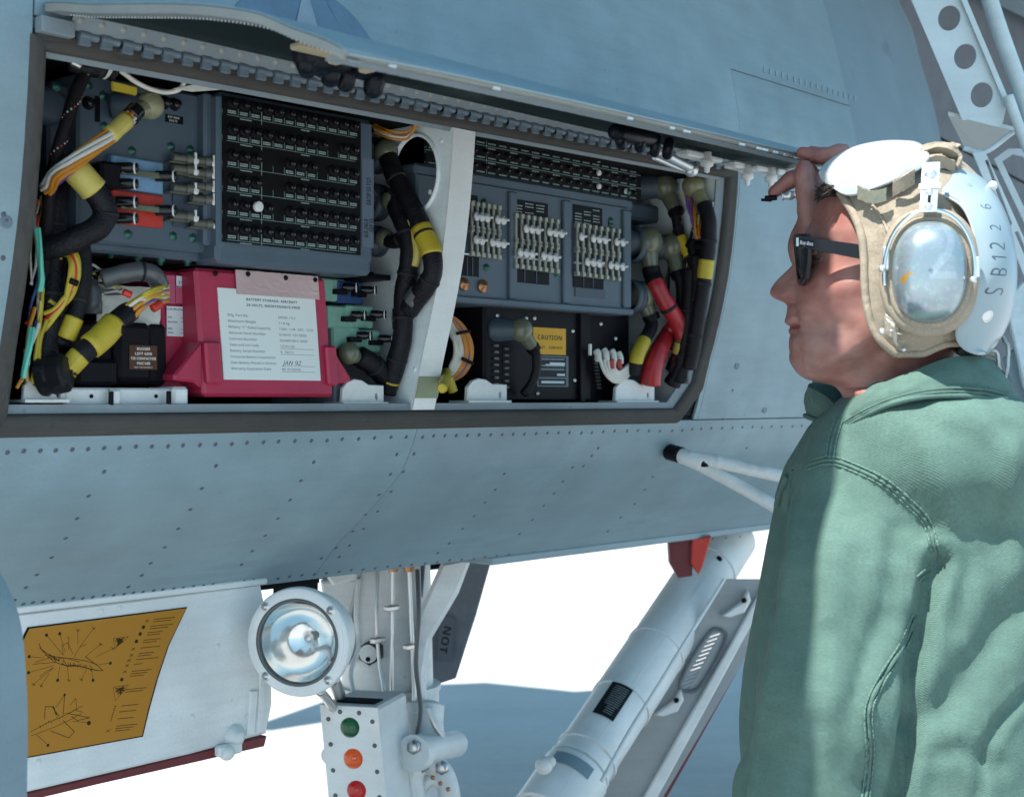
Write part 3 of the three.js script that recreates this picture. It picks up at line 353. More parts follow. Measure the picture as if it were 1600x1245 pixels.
{ // right breaker and fuse assembly
  const w = -.062, t = thing('fuse_assembly', 'blue grey fuse assembly with rows of white tipped fuses, right of the post', 'electrical box', [U(800, w), .12, w]);
  const uL = uC2 + .004, a = -.075, uE = U(984, a), vM0 = Vv(800, 472, a), vM1 = Vv(800, 293, a);
  add(t, 'case', [cbox(uL - .03, uE, vM0, vM1, -.28, a, .003), cbox(uL - .03, uE + .012, vM1 - .004, vM1 + .012, -.28, a - .002, .004), cbox(uL - .03, uE + .003, vM0 - .006, vM0 + .003, -.28, a + .006, .002), cbox(uE - .004, U(1040, -.12), Vv(1000, 345, -.12), Vv(1000, 318, -.12), -.28, -.115, .004)], M.greyBox);
  const vb0 = vM1 + .012, vb1 = .327, pb = -.082; const uB = U(1000, pb);
  const rows = [0, 1, 2, 3].map(i => vb0 + .010 + i * .0185), N = 20, cols = [...Array(N)].map((_, i) => uL + .012 + i * (uB - uL - .03) / (N - 1)), sc = 1200 / (uB - uL), X = u => (u - uL) * sc, Y = v => (vb1 - v) * sc;
  const tx = canvasTex(1200, Math.round((vb1 - vb0) * sc), (g, W0, H0) => { g.fillStyle = '#0b0c0e'; g.fillRect(0, 0, W0, H0); g.strokeStyle = '#71888a'; g.fillStyle = '#93a7a5'; g.lineWidth = 3; rows.forEach(v => { const y = Y(v - .0105); g.beginPath(); g.moveTo(0, y); g.lineTo(W0, y); g.stroke(); cols.forEach((u, c) => { dashes(g, X(u) - 22, y - 12, 40, 5, 1); if (c % 2) dashes(g, X(u) - 22, y + 5, 40, 5, 1); if (c === 5) { g.beginPath(); g.moveTo(X(u) - 30, y + 30); g.lineTo(X(u) - 30, y - 60); g.stroke(); } }); }); });
  add(t, 'breaker_plate', rectUV(uL - .01, uB, vb0, vb1, pb, .004), printMat(tx, .5));
  const cs = []; rows.forEach(v => cols.forEach(u => cs.push([u, v, pb + .002]))); const white = new Set([15, 35, 18, 55]);
  copies(t, 'breaker', bkCol, M.black, cs).forEach((b, i) => { b.scale.setScalar(.72); const k = new THREE.Mesh(bkBtn, white.has(i) ? M.white : M.blackGloss); k.name = 'breaker_button'; b.add(k); if (white.has(i)) k.scale.set(1.6, 1.6, 1); });
  // three fuse modules
  [[720, 746, 790], [800, 856, 874], [896, 941, 968]].forEach(([x0, x1, xe], m) => {
    const q = a + .001, l = add(t, 'label_plate', rectUV(Math.max(U(x0, q), uL), U(x1, q), Vv(x0 + 20, [343, 355, 362][m], q), Vv(x0 + 20, [305, 313, 322][m], q), q), printMat(canvasTex(200, 150, g => { g.fillStyle = '#08090c'; g.fillRect(0, 0, 200, 150); g.fillStyle = '#a9b8b8'; for (let y = 14; y < 140; y += 17) for (const x of [10, 72, 134]) if (rnd() < .8) dashes(g, x, y, 46, 6); })));
    const ys = [[350, 368, 382][m] - 12, [352, 372, 385][m] + 24]; const s0 = add(t, 'slot_panel', rectUV(Math.max(U(x0, q), uL), U(x1 + 2, q), Vv(x0 + 20, [432, 442, 450][m], q), Vv(x0 + 20, [401, 406, 416][m], q), q), M.black);
    add(s0, 'slot_divider', [.33, .66].map(k => { const u = U(x0, q) + (U(x1, q) - U(x0, q)) * k; return cbox(Math.max(u, uL), Math.max(u, uL) + .0012, Vv(x0 + 20, [431, 441, 449][m], q), Vv(x0 + 20, [402, 407, 417][m], q), q, q + .0012, .0003); }), M.greyBox, null, 'stuff'); add(s0, 'ledge', cbox(Math.max(U(x0, q), uL), U(x1 + 4, q), Vv(x0 + 20, [400, 405, 414][m], q), Vv(x0 + 20, [397, 402, 411][m], q), q - .002, q + .004, .0006), M.alu);
    const dpx = m ? 9.2 : 8.5, nn = m ? 8 : 6, xs = m ? x0 + 6 : 737;
    for (const [ri, y] of ys.entries()) for (let k = 0; k < nn; k++) { const yy = y + k * 1.3, p = P(xs + k * dpx, yy, q + .004); const f = add(t, 'fuse', [cyl([p[0], p[1] - .017, p[2]], [p[0], p[1] + .017, p[2]], .0021, .0021, 8), cbox(p[0] - .003, p[0] + .003, p[1] - .019, p[1] - .013, q, p[2] + .003, .0006), cbox(p[0] - .003, p[0] + .003, p[1] + .013, p[1] + .019, q, p[2] + .003, .0006)], M.rodGrey); if ((k * 7 + ri * 3 + m) % 4 !== 1) add(f, 'fuse_tip', lathe([p[0] + .001, p[1] + (ri ? .001 : 0), p[2] + .002], [.25, 0, 1], [[.0001, .013], [.0018, .012], [.0018, .008], [.0058, .006], [.006, .003], [.002, .001]], 12), M.white); }
    add(t, 'fuse_block', cbox(Math.max(U(x0, q), uL), U(xe, q), Vv(x0 + 20, ys[1] + 22, q), Vv(x0 + 20, ys[0] - 16, q), q - .004, q + .001, .0006), M.greyBox2);
    add(t, 'rib', [cbox(U(xe + 4, q), U(xe + 16, q), vM0 + .004, vM1 - .006, q - .004, q + .0035, .0015)], M.greyBox);
  });
  copies(t, 'screw', nutG, M.screwGreen, [[757, 316], [761, 418], [871, 428], [955, 345], [955, 352], [983, 300]].map(p => P(...p, a + .0012))); copies(t, 'test_jack', merge([lathe([0, 0, 0], [0, 0, 1], [[.0001, .006], [.002, .006], [.0025, .004], [.0075, .003], [.0085, 0]], 14)]), M.copper, [[725, 444], [754, 447]].map(p => P(...p, a + .0012)));
  const sp = P(920, 458, a + .001); add(t, 'label_strip', rectUV(U(898, a), U(945, a), sp[1] - .006, sp[1] + .006, a + .001), M.greyBox2);
  for (const [x, y, s] of [[992, 382, 1.1], [988, 464, 1]]) { const p = P(x, y, -.1); add(t, 'connector_shell', [lathe([p[0] - .012, p[1], p[2]], [1, 0, 0], [[.022 * s, 0], [.025 * s, .003], [.025 * s, .010], [.022 * s, .011], [.022 * s, .014], [.024 * s, .015], [.024 * s, .02], [.018 * s, .021], [.0001, .022]], 22)], M.greyBox2); }
}
{ // battery
  const w = -.085, t = thing('aircraft_battery', 'crimson aircraft battery case with a large white data label', 'battery', [U(410, w), 0, w]);
  const F = (u, v) => w - .012 * (v / .12), u0 = U(308, w), u1 = U(513, w), v0 = Vv(318, 620, w), v1 = Vv(308, 417, w), lean = (g) => warp(g, (u, v, q) => [u + .004 * (1 - (v - v0) / (v1 - v0)), v, q + .010 * (1 - (v - v0) / (v1 - v0)) - .004]);
  add(t, 'case', [lean(cbox(u0, u1, v0, v1, -.27, w, .004)), lean(cbox(u0 - .028, u0 + .002, v0 + .002, v1 - .003, -.27, w - .03, .003))], M.red);
  const vp = (y) => Vv(315, y, w); const wing = (s) => { const ub = s < 0 ? u0 + .001 : u1 - .001, d = s < 0 ? -.034 : .030; const pts = [[ub, vp(533)], [ub + d, vp(586)], [ub + d, vp(594)], [ub + d * .25, vp(598)], [ub, vp(606)]]; const g = poly(s < 0 ? pts.slice().reverse() : pts, .05, { bevel: .0025 }); g.translate(.002, 0, w + .004); return g; };
  add(t, 'mounting_lug', [wing(-1)], M.red); add(t, 'mounting_lug', [wing(1)], M.red); add(t, 'lug_boss', [lean(cbox(u0 + .002, u0 + .022, vp(600), vp(533), w - .004, w + .006, .003))], M.red); add(t, 'lug_boss', [lean(cbox(u1 - .012, u1 + .004, vp(600), vp(533), w - .004, w + .006, .003))], M.red);
  const lt = canvasTex(900, 860, (g) => { g.fillStyle = '#d5dcda'; g.fillRect(0, 0, 900, 860); g.fillStyle = '#3b4754'; g.font = 'bold 34px sans-serif'; g.fillText('BATTERY STORAGE, AIRCRAFT', 245, 105); g.fillText('24 VOLTS, MAINTENANCE-FREE', 245, 158);
    g.font = '32px sans-serif'; const rows = [['Mfg. Part No.', 'D8565 / 5-1'], ['Maximum Weight', '11.8 Kg'], ['Military "C" Rated Capacity', '7.5AH - 1 HR - 24°C - 16.5V'], ['National Stock Number', '6140-01-131-8558'], ['Contract Number', 'DLA400-89-C-0089'], ['Date and Lot Code', '12/31/-02'], ['Battery Serial Number', 'K  10213'], ['Concorde Battery Corporation', ''], ['Date Battery Placed in Service', ''], ['Warranty Expiration Date', 'NE 30 0(0/02']];
    rows.forEach((r, i) => { const y = 262 + i * 56; g.fillText(r[0], 70, y, 410); g.fillText(r[1], 530, y, 330); if (i > 4 && i !== 7) g.fillRect(530, y + 10, 320, 3); }); g.font = 'italic 58px sans-serif'; g.fillStyle = '#1c2126'; g.fillText('JAN 92', 545, 712); });
  const lab = add(t, 'data_label', lean(rectUV(U(340, w), U(492, w), Vv(343, 593, w), Vv(341, 449, w), w + .0006, .0012)), printMat(lt, .55)); void lab;
  add(t, 'tape_strip', lean(warp(shell((s, k) => [U(369, w) + (U(498, w) - U(369, w)) * s, Vv(370, 421, w) - .0262 * k - .004 * s * 0 + .0008 * nz(s * 30, k * 9, 1), w + .0016 + .0005 * nz(s * 14, k * 8, 5)], 40, 10, .0008), (a, b, c) => [a, b, c])), mat([.62, .45, .44], .7, { map: T2.dirty }), 'strip of pale tape along the top edge');
  copies(t, 'screw', screwG, M.black, [[337, 427], [388, 428], [447, 434], [493, 437]].map(p => { const q = P(...p, w); return [q[0], q[1], w - .001]; }));
  const ws = w - .0295, st = (x0, y0, x1, y1, m, n) => add(t, n, rectUV(U(x0, ws), U(x1, ws), Vv(x0, y1, ws), Vv(x0, y0, ws), ws + .001), m);
  st(258, 430, 272, 474, M.pink, 'pink_patch'); st(273, 446, 284, 474, M.pink, 'pink_patch'); st(262, 545, 270, 588, M.pink, 'pink_patch'); st(271, 545, 279, 588, M.pink, 'pink_patch');
  st(274, 431, 301, 450, printMat(canvasTex(120, 80, g => { g.fillStyle = '#d3d6da'; g.fillRect(0, 0, 120, 80); g.fillStyle = '#39424e'; g.font = 'bold 30px sans-serif'; g.fillText('3 9 8 8 1', 12, 54, 98); })), 'serial_label');
  st(259, 478, 304, 525, printMat(canvasTex(360, 376, g => { g.fillStyle = '#ccd4d8'; g.fillRect(0, 0, 360, 376); g.fillStyle = '#2b333c'; g.font = 'bold 30px sans-serif'; g.fillText('6 OR PIN IDENTIFICATION', 8, 48, 340); g.font = 'bold 28px sans-serif'; g.fillText('POS', 12, 150); g.fillText('NEUTRAL', 12, 208); g.fillText('NEG', 12, 290); g.fillText('DUAL', 12, 340); g.strokeStyle = '#2b333c'; g.lineWidth = 5; for (const y of [140, 285]) { g.beginPath(); g.moveTo(170, y); g.lineTo(330, y); g.lineTo(330, y + 50); g.lineTo(170, y + 50); g.stroke(); } })), 'pin_label');
}
{ // contactor below left
  const w = -.092, t = thing('contactor_box', 'black contactor box with a small brown label, left of the battery', 'electrical box', [U(180, w), 0, w]);
  add(t, 'case', [bx(110, 500, 262, 600, w - .01, -.24, .004), bx(182, 502, 240, 598, w, -.2, .006), bx(120, 560, 186, 602, w + .002, -.2, .004)], M.black);
  add(t, 'brown_label', rectUV(U(201, w), U(244, w), Vv(201, 577, w), Vv(201, 539, w), w + .0008), printMat(canvasTex(260, 230, g => { g.fillStyle = '#4f3528'; g.fillRect(0, 0, 260, 230); g.fillStyle = '#d2d4cf'; g.font = 'bold 36px sans-serif'; g.textAlign = 'center'; ['BUS505', 'LEFT GEN', 'TIE CONTACTOR', 'YHC145'].forEach((s, i) => g.fillText(s, 130, 46 + i * 46, 240)); g.font = '20px sans-serif'; g.fillText('P&B 105/103308-01', 130, 216, 240); }), .5));
  add(t, 'foil_wrap', [shell((s, k) => [U(163, w) + (U(262, w) - U(163, w)) * s, Vv(163, 444, w - .01) - .046 * k, w - .016 + .003 * nz(s * 7, k * 6, 2)], 24, 14, .002)], M.clothWhite, 'crumpled white insulation behind the wires');
}
{ // small grey cylinder, terminal strips and things behind
  const w = -.1, t = thing('relay', 'small grey cylindrical relay between the yellow wires and the white insulation', 'relay', P(145, 465, w)); add(t, 'case', [lathe(P(144, 490, w), [0, 1, 0], [[.0001, 0], [.0095, 0], [.0095, .012], [.0088, .013], [.0088, .026], [.006, .028], [.005, .034], [.0001, .035]], 20)], M.greyBand); add(t, 'top_nut', lathe(P(146, 440, w), [0, 1, 0], [[.0001, -.002], [.005, -.002], [.005, .006], [.003, .007], [.0001, .01]], 6), M.black);
  const t2 = thing('terminal_bank', 'stack of pale green terminal blocks with a blue one on top, beside the battery', 'terminal block', P(560, 480, -.12));
  const tb = (x, y, m, lab) => { const q = -.098, p = P(x, y, q), b = add(t2, 'terminal_block', [warp(cbox(p[0] - .02, p[0] + .024, p[1] - .013, p[1] + .013, q - .04, q, .0018), (u, v, z) => [u, v, z > q - .02 ? z - Math.abs(u - p[0]) * .55 : z])], m, lab); add(b, 'clamp_bar', cbox(p[0] + .002, p[0] + .02, p[1] - .005, p[1] + .001, q - .014, q - .003, .0008), M.black); const k = P(x + 17, y - 3, q - .006); add(b, 'knob', [lathe(k, [.7, 0, .71], [[.0001, .012], [.0045, .012], [.0052, .0105], [.0052, .008], [.0035, .007], [.0048, .0045], [.0048, -.006]], 14)], M.blackGloss); add(b, 'knob_ring', lathe([k[0] + .0066, k[1], k[2] + .0067], [.7, 0, .71], [[.0048, -.0008], [.0060, -.0004], [.0060, .0004], [.0048, .0008]], 14), M.white); };
  for (const [x, y, m, l] of [[527, 452, M.teal], [556, 456, M.blue2, 'blue terminal block'], [540, 495, M.teal], [571, 494, M.teal], [549, 527, M.teal], [583, 532, M.teal]]) tb(x, y, m, l);
  const t3 = thing('power_unit', 'black electronics unit carrying a yellow caution plate, lower right of the bay', 'electronics unit', P(850, 560, -.095));
  add(t3, 'case', [bx(757, 478, 925, 628, -.10, -.3, .004, 850), bx(913, 480, 985, 630, -.112, -.3, .004, 940), bx(908, 484, 916, 628, -.094, -.2, .001, 910)], M.black);
  const q = -.0995; add(t3, 'caution_plate', rectUV(U(833, q), U(884, q), Vv(834, 553, q), Vv(834, 511, q), q), printMat(canvasTex(320, 260, g => { g.fillStyle = '#c99a35'; g.fillRect(0, 0, 320, 260); g.fillStyle = '#2c2a26'; g.font = 'bold 62px sans-serif'; g.fillText('CAUTION', 38, 116, 246); g.font = 'bold 36px sans-serif'; g.fillText('HOT', 42, 204); g.fillText('SURFACE', 150, 204, 134); }), .5), 'yellow plate reading CAUTION HOT SURFACE');
  add(t3, 'data_plate', rectUV(U(839, q), U(888, q), Vv(840, 604, q), Vv(840, 555, q), q), printMat(canvasTex(300, 310, g => { g.fillStyle = '#5a6b73'; g.fillRect(0, 0, 300, 310); g.fillStyle = '#1a1d22'; g.fillRect(14, 14, 262, 200); g.fillRect(14, 232, 262, 64); g.fillStyle = '#8a9aa0'; for (const y of [26, 92, 128]) dashes(g, 26, y, 236, 7, 2); g.fillStyle = '#b9c6cb'; g.fillRect(120, 66, 145, 22); g.fillRect(80, 84, 185, 14); g.fillRect(190, 178, 75, 22); g.fillRect(40, 252, 220, 24); }), .4));
  copies(t3, 'screw', screwG, M.alu, [[822, 497], [835, 497], [895, 517], [898, 594], [840, 615], [939, 506], [962, 529], [777, 493]].map(p => P(...p, -.0995)));
  add(t3, 'terminal_strip', [...Array(14)].map((_, i) => { const p = P(775 + (i % 2) * 16, 540 + i * 5, -.098); return cbox(p[0] - .004, p[0] + .004, p[1] - .0016, p[1] + .0016, p[2] - .002, p[2] + .002, .0004); }), M.greyBand, null, 'stuff'); add(t3, 'terminal_strip', [...Array(9)].map((_, i) => { const p = P(930 + i * .8, 562 + i * 5.5, -.110); return cbox(p[0] - .004, p[0] + .004, p[1] - .0016, p[1] + .0016, p[2] - .002, p[2] + .002, .0004); }), M.greyBand, null, 'stuff');
}
// ---------- cables ----------
const pt = ([x, y, w]) => { const L = x < 697 ? uC : uRi, q = P(x, y, w); return q[0] > L - .014 ? PU(x, y, L - .014) : q; };  // keeps a cable in front of the bulkhead behind it
function cable(name, label, px, r, m, o = {}) {
  const pts = px.map(pt), t = thing(name, label, o.cat || 'cable', pts[0], o.group);
  add(t, 'sheath', tube(pts, typeof r === 'function' ? r : k => r * (1 + .05 * nz(k * 9, px[0][0], 2)), { s: 14, n: pts.length * 10, wob: .07 }), m);
  if (typeof r === 'number' && r > .007 && !o.noTie) { const len = new THREE.CatmullRomCurve3(pts.map(V3)).getLength(), k = Math.max(2, Math.round(len / .055)); for (let i = 1; i < k; i++) { const c = i / k + .03 * nz(i * 3.3, px[0][0], 1); add(t, 'cable_tie', tube(pts, r * 1.09, { t0: c - .0016 / len, t1: c + .0016 / len, s: 14, n: 3 }), M.tieDark); } }
  for (const [a, b, bm, s = 1.15] of o.bands || []) add(t, 'marker_band', tube(pts, r * s, { t0: a, t1: b, s: 14, n: 12, wob: .03 }), bm);
  for (const c of o.conn || []) { const b = pt(c.at), n = pt(c.neck), R = c.r; const k = add(t, 'connector', [ball(b, R * 1.1, 20, [1, 1, 1]), tube([b, [(b[0] * .45 + n[0] * .55), (b[1] * .45 + n[1] * .55), (b[2] * .45 + n[2] * .55)], n], q => R * (.74 - .2 * q), { n: 12, s: 16 })], c.m || M.olive);
    if (c.axis) add(k, 'coupling_ring', lathe([b[0] - c.axis[0] * R * 3, b[1] - c.axis[1] * R * 3, b[2] - c.axis[2] * R * 3], c.axis, [[.0001, 0], [R * 1.05, 0], [R * 1.1, R * .3], [R * 1.1, R * .6], [R * 1.1, R * .65], [R * 1.1, R * .85], [R * 1.08, R * .9], [R * 1.08, R * 1.3], [R * 1.05, R * 1.35], [R * 1.05, R * 1.6], [R * 1.0, R * 1.65], [R * .95, R * 2.2], [R * .8, R * 2.7]], 26), M.greyBox2);
    const d = V3(n).sub(V3(b)).normalize(); add(k, 'neck_collar', cyl(n, [n[0] + d.x * R * .45, n[1] + d.y * R * .45, n[2] + d.z * R * .45], R * .66, R * .62, 14), c.cm || M.black); }
  return t;
}
function wires(t, px, R, n, mats, r, twist = 2, spread) {
  const pts = px.map(pt), cu = new THREE.CatmullRomCurve3(pts.map(V3), false, 'centripetal');
  for (let k = 0; k < n; k++) { const ring = k === 0 ? 0 : 1, a0 = k / Math.max(1, n - 1) * 2 * Math.PI, L = []; const N = 12;
    for (let i = 0; i <= N; i++) { const s = i / N, c = cu.getPoint(s), tg = cu.getTangent(s), A = new THREE.Vector3(0, .3, 1).cross(tg).normalize(), B = tg.clone().cross(A), ang = a0 + s * twist, rad = R * ring * (spread ? spread(s) : 1) * (1 + .12 * nz(k * 3.1, s * 4, 1)); c.addScaledVector(A, Math.cos(ang) * rad).addScaledVector(B, Math.sin(ang) * rad); L.push([c.x, c.y, c.z]); }
    add(t, 'wire', tube(L, r, { s: 6, n: 26 }), mats[k % mats.length]); }
}
const OW = [M.orange, M.wireWhite, M.orange, M.orange, M.wireWhite, M.wirePurple, M.orange];
// left side
{ const t = cable('braided_cable', 'black braided cable with red and white tracer along the left edge', [[168, 104, -.06], [140, 108, -.055], [120, 140, -.05], [104, 190, -.05], [90, 235, -.055], [78, 290, -.07], [73, 360, -.08], [70, 430, -.09], [66, 520, -.1]], .0062, M.cableSleeve);
  const pts = [[140, 108, -.055], [120, 140, -.05], [104, 190, -.05], [90, 235, -.055], [78, 290, -.07]].map(pt), cu = new THREE.CatmullRomCurve3(pts.map(V3)); const f = [], g = []; for (let i = 0; i < 46; i++) { const s = i / 46, c = cu.getPoint(s), a = s * 20; if (Math.sin(a) < -.2) continue; const q = [c.x + .0060 * Math.cos(a), c.y, c.z + .0060 * Math.abs(Math.sin(a))]; (i % 3 ? f : g).push(ball(q, .0011, 5)); } add(t, 'tracer', f, M.clothWhite, null, 'stuff'); add(t, 'tracer', g, M.wireRed, null, 'stuff'); }
{ const t = cable('cable_roll', 'short black cable roll with a yellow tag under the hinge', [[108, 98, -.055], [135, 105, -.05], [170, 110, -.05], [178, 116, -.05]], .0085, M.cableBlack); add(t, 'metal_ferrule', tube([[110, 96, -.045], [124, 103, -.045]].map(pt), .0035, { s: 10 }), M.steel); add(t, 'tie_band', tube([[163, 108, -.05], [168, 111, -.05]].map(pt), .0092, { s: 14 }), M.clothWhite); add(t, 'yellow_tag', warp(cbox(P(176, 136, -.048)[0], P(214, 120, -.048)[0], P(176, 136, -.048)[1], P(176, 122, -.048)[1], -.053, -.047, .002), (u, v, w) => [u, v + .004 * Math.sin(u * 300), w]), M.yellow); }
{ const t = cable('white_lead', 'white insulated lead looping under the hinge', [[172, 100, -.05], [190, 112, -.045], [212, 128, -.042], [238, 140, -.04], [262, 144, -.04], [281, 138, -.035], [289, 122, -.03], [287, 106, -.025], [281, 96, -.02]], .0024, M.wireWhite); add(t, 'lug', ball(pt([174, 100, -.048]), .0038, 8), M.alu); }
{ const t = cable('orange_harness', 'olive elbow connector with an orange and white twisted wire bundle', [[222, 164, -.045], [214, 172, -.042], [205, 180, -.04]], .006, M.olive, { conn: [{ at: [234, 165, -.048], neck: [208, 178, -.040], r: .0125, m: M.oliveLight, axis: [.6, 0, .8] }] });
  const px = [[206, 179, -.04], [190, 194, -.037], [165, 216, -.036], [135, 238, -.037], [105, 260, -.042], [84, 277, -.052], [72, 296, -.066]]; wires(t, px, .0058, 9, OW, .0022, 3); wires(t, px, .003, 3, [M.orange, M.wireWhite], .0022, 3); add(t, 'marker_band', tube(px.map(pt), .0088, { t0: .10, t1: .30, s: 14, n: 8, wob: .08 }), M.yellow2); add(t, 'grip_collar', tube([[213, 172, -.042], [203, 183, -.039]].map(pt), .009, { s: 16 }), M.blackGloss); }
cable('heavy_cable', 'thick black cable with a yellow marker curving below the orange bundle', [[104, 248, -.062], [118, 266, -.055], [138, 288, -.05], [157, 312, -.048], [164, 334, -.048], [153, 354, -.05], [128, 368, -.055], [98, 382, -.065], [70, 388, -.08]], .0118, M.cableBlack, { bands: [[.04, .30, M.yellow2]] });
{ const t = cable('yellow_loop', 'looped yellow wires with one red wire at lower left', [[84, 402, -.085], [92, 388, -.08], [106, 386, -.075], [118, 398, -.07], [122, 420, -.068], [118, 445, -.068], [108, 466, -.07], [92, 478, -.075], [76, 470, -.08]], .0028, M.yellow);
  for (const [d, m] of [[4, M.yellow], [-5, M.yellow], [8, M.yellow], [1, M.wireRed]]) add(t, 'wire', tube([[86 + d, 400 + d, -.083], [94, 390 + d, -.078], [105, 391 + d, -.073], [114 - d * .5, 404 + d, -.066], [117 - d, 425, -.064], [113 - d, 446 + d * .5, -.064], [100, 468 + d * .6, -.066], [84, 488 + d, -.07], [68, 500 + d * 2, -.078]].map(pt), .0024, { s: 8 }), m); add(t, 'cable_tie', tube([[108, 438, -.062], [120, 443, -.062]].map(pt), .0032, { s: 8 }), M.black); }
for (const [i, d] of [['pale teal wire with a short branch at the left edge', [[56, 356, -.07], [60, 385, -.068], [62, 410, -.068], [64, 438, -.07], [62, 455, -.072]]], ['pale teal wire near the lower left corner', [[48, 512, -.07], [45, 540, -.066], [40, 565, -.068], [36, 590, -.072]]]]) { const t = cable('teal_wire', i, d, .0030, M.wireTeal, { group: 'loose teal wires' }); add(t, 'wire', tube(d.map((p, j) => pt([p[0] + 4 - j * 1.5, p[1], p[2] + .003])), .0018, { s: 6 }), M.wireTeal); }
cable('dark_harness', 'plain black harness running down the far left of the bay', [[92, 270, -.1], [84, 330, -.09], [84, 420, -.09], [76, 500, -.085], [68, 560, -.085], [62, 604, -.085]], .011, M.cableBlack);
{ const t = cable('loose_wires', 'loose yellow green and orange wires in the lower left corner', [[66, 450, -.08], [62, 500, -.075], [56, 550, -.072], [50, 598, -.076]], .002, M.yellow); for (const [d, m, y0, y1] of [[-10, M.orange, 480, 596], [-5, M.wireWhite, 505, 570], [4, M.yellow2, 470, 600], [9, M.yellow, 500, 590], [-14, M.wireTeal, 530, 596], [-20, M.orange, 545, 606], [-8, M.wireRed, 482, 506], [12, M.wireTeal, 560, 600], [-2, M.blue2, 500, 530]]) add(t, 'wire', tube([0, .33, .66, 1].map(k => pt([62 + d - k * 14 + 4 * Math.sin(k * 5 + d), y0 + (y1 - y0) * k, -.073 + .004 * Math.sin(d)])), .0019, { s: 6 }), m); }
cable('black_cable', 'black cable with a yellow end marker beside the yellow loop', [[128, 385, -.075], [131, 420, -.072], [127, 455, -.07], [120, 485, -.07], [111, 508, -.072], [102, 530, -.076]], .0078, M.cableBlack, { bands: [[.70, .98, M.yellow]] });
{ const px = [[204, 486, -.066], [185, 498, -.062], [158, 527, -.058], [128, 552, -.06], [100, 582, -.07], [84, 600, -.08]], t = cable('main_harness', 'black harness with two yellow markers and a fan of coloured wires', px, .0105, M.cableBlack, { bands: [[.26, .52, M.yellow, 1.22], [.62, .80, M.yellow, 1.02]] });
  for (let k = 0; k < 16; k++) { const a = k / 15; add(t, 'wire', tube([[196 + a * 10, 478 + a * 22, -.06], [214 + a * 6, 466 + a * 18, -.056 + .004 * Math.sin(k)], [234 + a * 2, 454 + a * 18, -.054 + .004 * Math.cos(k * 2)], [252, 448 + a * 24, -.06], [262, 446 + a * 24, -.075]].map(pt), .0021, { s: 6 }), [M.yellow, M.yellow, M.wireWhite, M.yellow, M.wirePurple, M.orange, M.orange, M.wireWhite, M.orange][k % 9]); } add(t, 'red_cap', tube([[238, 482, -.054], [250, 474, -.054]].map(pt), .0045, { s: 10 }), M.redHot); add(t, 'red_cap', tube([[192, 456, -.058], [204, 461, -.056]].map(pt), .0036, { s: 10 }), M.wireRed); add(t, 'cable_tie', tube([[184, 505, -.052], [194, 519, -.05]].map(pt), .004, { s: 8 }), M.black); }
cable('grey_hose', 'dark grey sleeve arching over the white insulation', [[160, 436, -.085], [190, 428, -.075], [220, 424, -.07], [240, 430, -.068], [250, 448, -.072]], .0095, M.greyBand);
{ const t = thing('rubber_grommet', 'black cylindrical end cap beside the main harness in the corner', 'cap', P(85, 580, -.07)); add(t, 'barrel', lathe(P(62, 590, -.075), [.6, .2, .75], [[.0001, 0], [.018, 0], [.019, .004], [.017, .008], [.019, .012], [.019, .024], [.014, .028], [.0001, .028]], 22), M.cableBlack); }
cable('black_lead', 'thin black cable behind the yellow loop wires', [[80, 440, -.1], [84, 470, -.09], [92, 500, -.088], [96, 540, -.086]], .013, M.cableBlack);
{ const t = thing('round_knob', 'grey knob behind the braided cable at the far left', 'knob', P(80, 165, -.09)); add(t, 'rim', lathe(P(74, 165, -.1), [0, 0, 1], [[.0001, .01], [.012, .01], [.018, .006], [.02, 0]], 24), M.greyBox2); }
// middle
{ const t = cable('black_harness', 'black cable with yellow marker looping right in front of the round hole', [[598, 222, -.11], [606, 244, -.10], [614, 268, -.09], [628, 296, -.082], [648, 330, -.078], [662, 365, -.076], [674, 395, -.078], [676, 425, -.082], [664, 450, -.085], [650, 468, -.088], [638, 486, -.09]], .0118, M.cableBlack, { bands: [[.47, .61, M.yellow, 1.06]], conn: [{ at: [603, 236, -.11], neck: [613, 268, -.095], r: .0135 }] }); add(t, 'sleeve_band', tube([[655, 458, -.084], [645, 472, -.086]].map(pt), .0132, { s: 14 }), M.greyBand); }
cable('black_harness', 'black cable with two yellow markers running down beside the post', [[612, 300, -.115], [622, 330, -.105], [636, 362, -.1], [640, 395, -.095], [636, 430, -.09], [630, 460, -.086], [630, 495, -.085], [628, 530, -.087], [620, 562, -.092], [612, 590, -.1], [604, 612, -.108]], .0118, M.cableBlack, { bands: [[.29, .42, M.yellow, .85], [.84, .93, M.yellow, .98]], conn: [{ at: [612, 312, -.112], neck: [628, 344, -.103], r: .0125 }] });
{ const t = thing('cable_clamp', 'bright metal clamp holding black cables to the white post', 'clamp', P(640, 498, -.075)); const c = P(630, 498, -.0855); add(t, 'band', lathe([c[0], c[1] - .004, c[2]], [0, 1, 0], [[.0126, 0], [.0140, 0], [.0146, .004], [.0140, .008], [.0126, .008], [.0126, 0]], 24), M.steel); add(t, 'cushion', lathe([c[0], c[1] - .012, c[2]], [0, 1, 0], [[.0122, 0], [.0132, 0], [.0132, .024], [.0122, .024]], 24), M.black); add(t, 'tab', [warp(cbox(0, 1, -.006, .006, -.001, .001, .0004), (a, v, z) => { const p = P(646, 498, -.076), q = P(671, 498, -.056); return [p[0] + (q[0] - p[0]) * a, p[1] + (q[1] - p[1]) * a + v, p[2] + (q[2] - p[2]) * a + z]; })], M.alu); add(t, 'bolt_head', cyl(P(660, 498, -.064), P(664, 497, -.056), .0045, .0045, 6), M.black); }
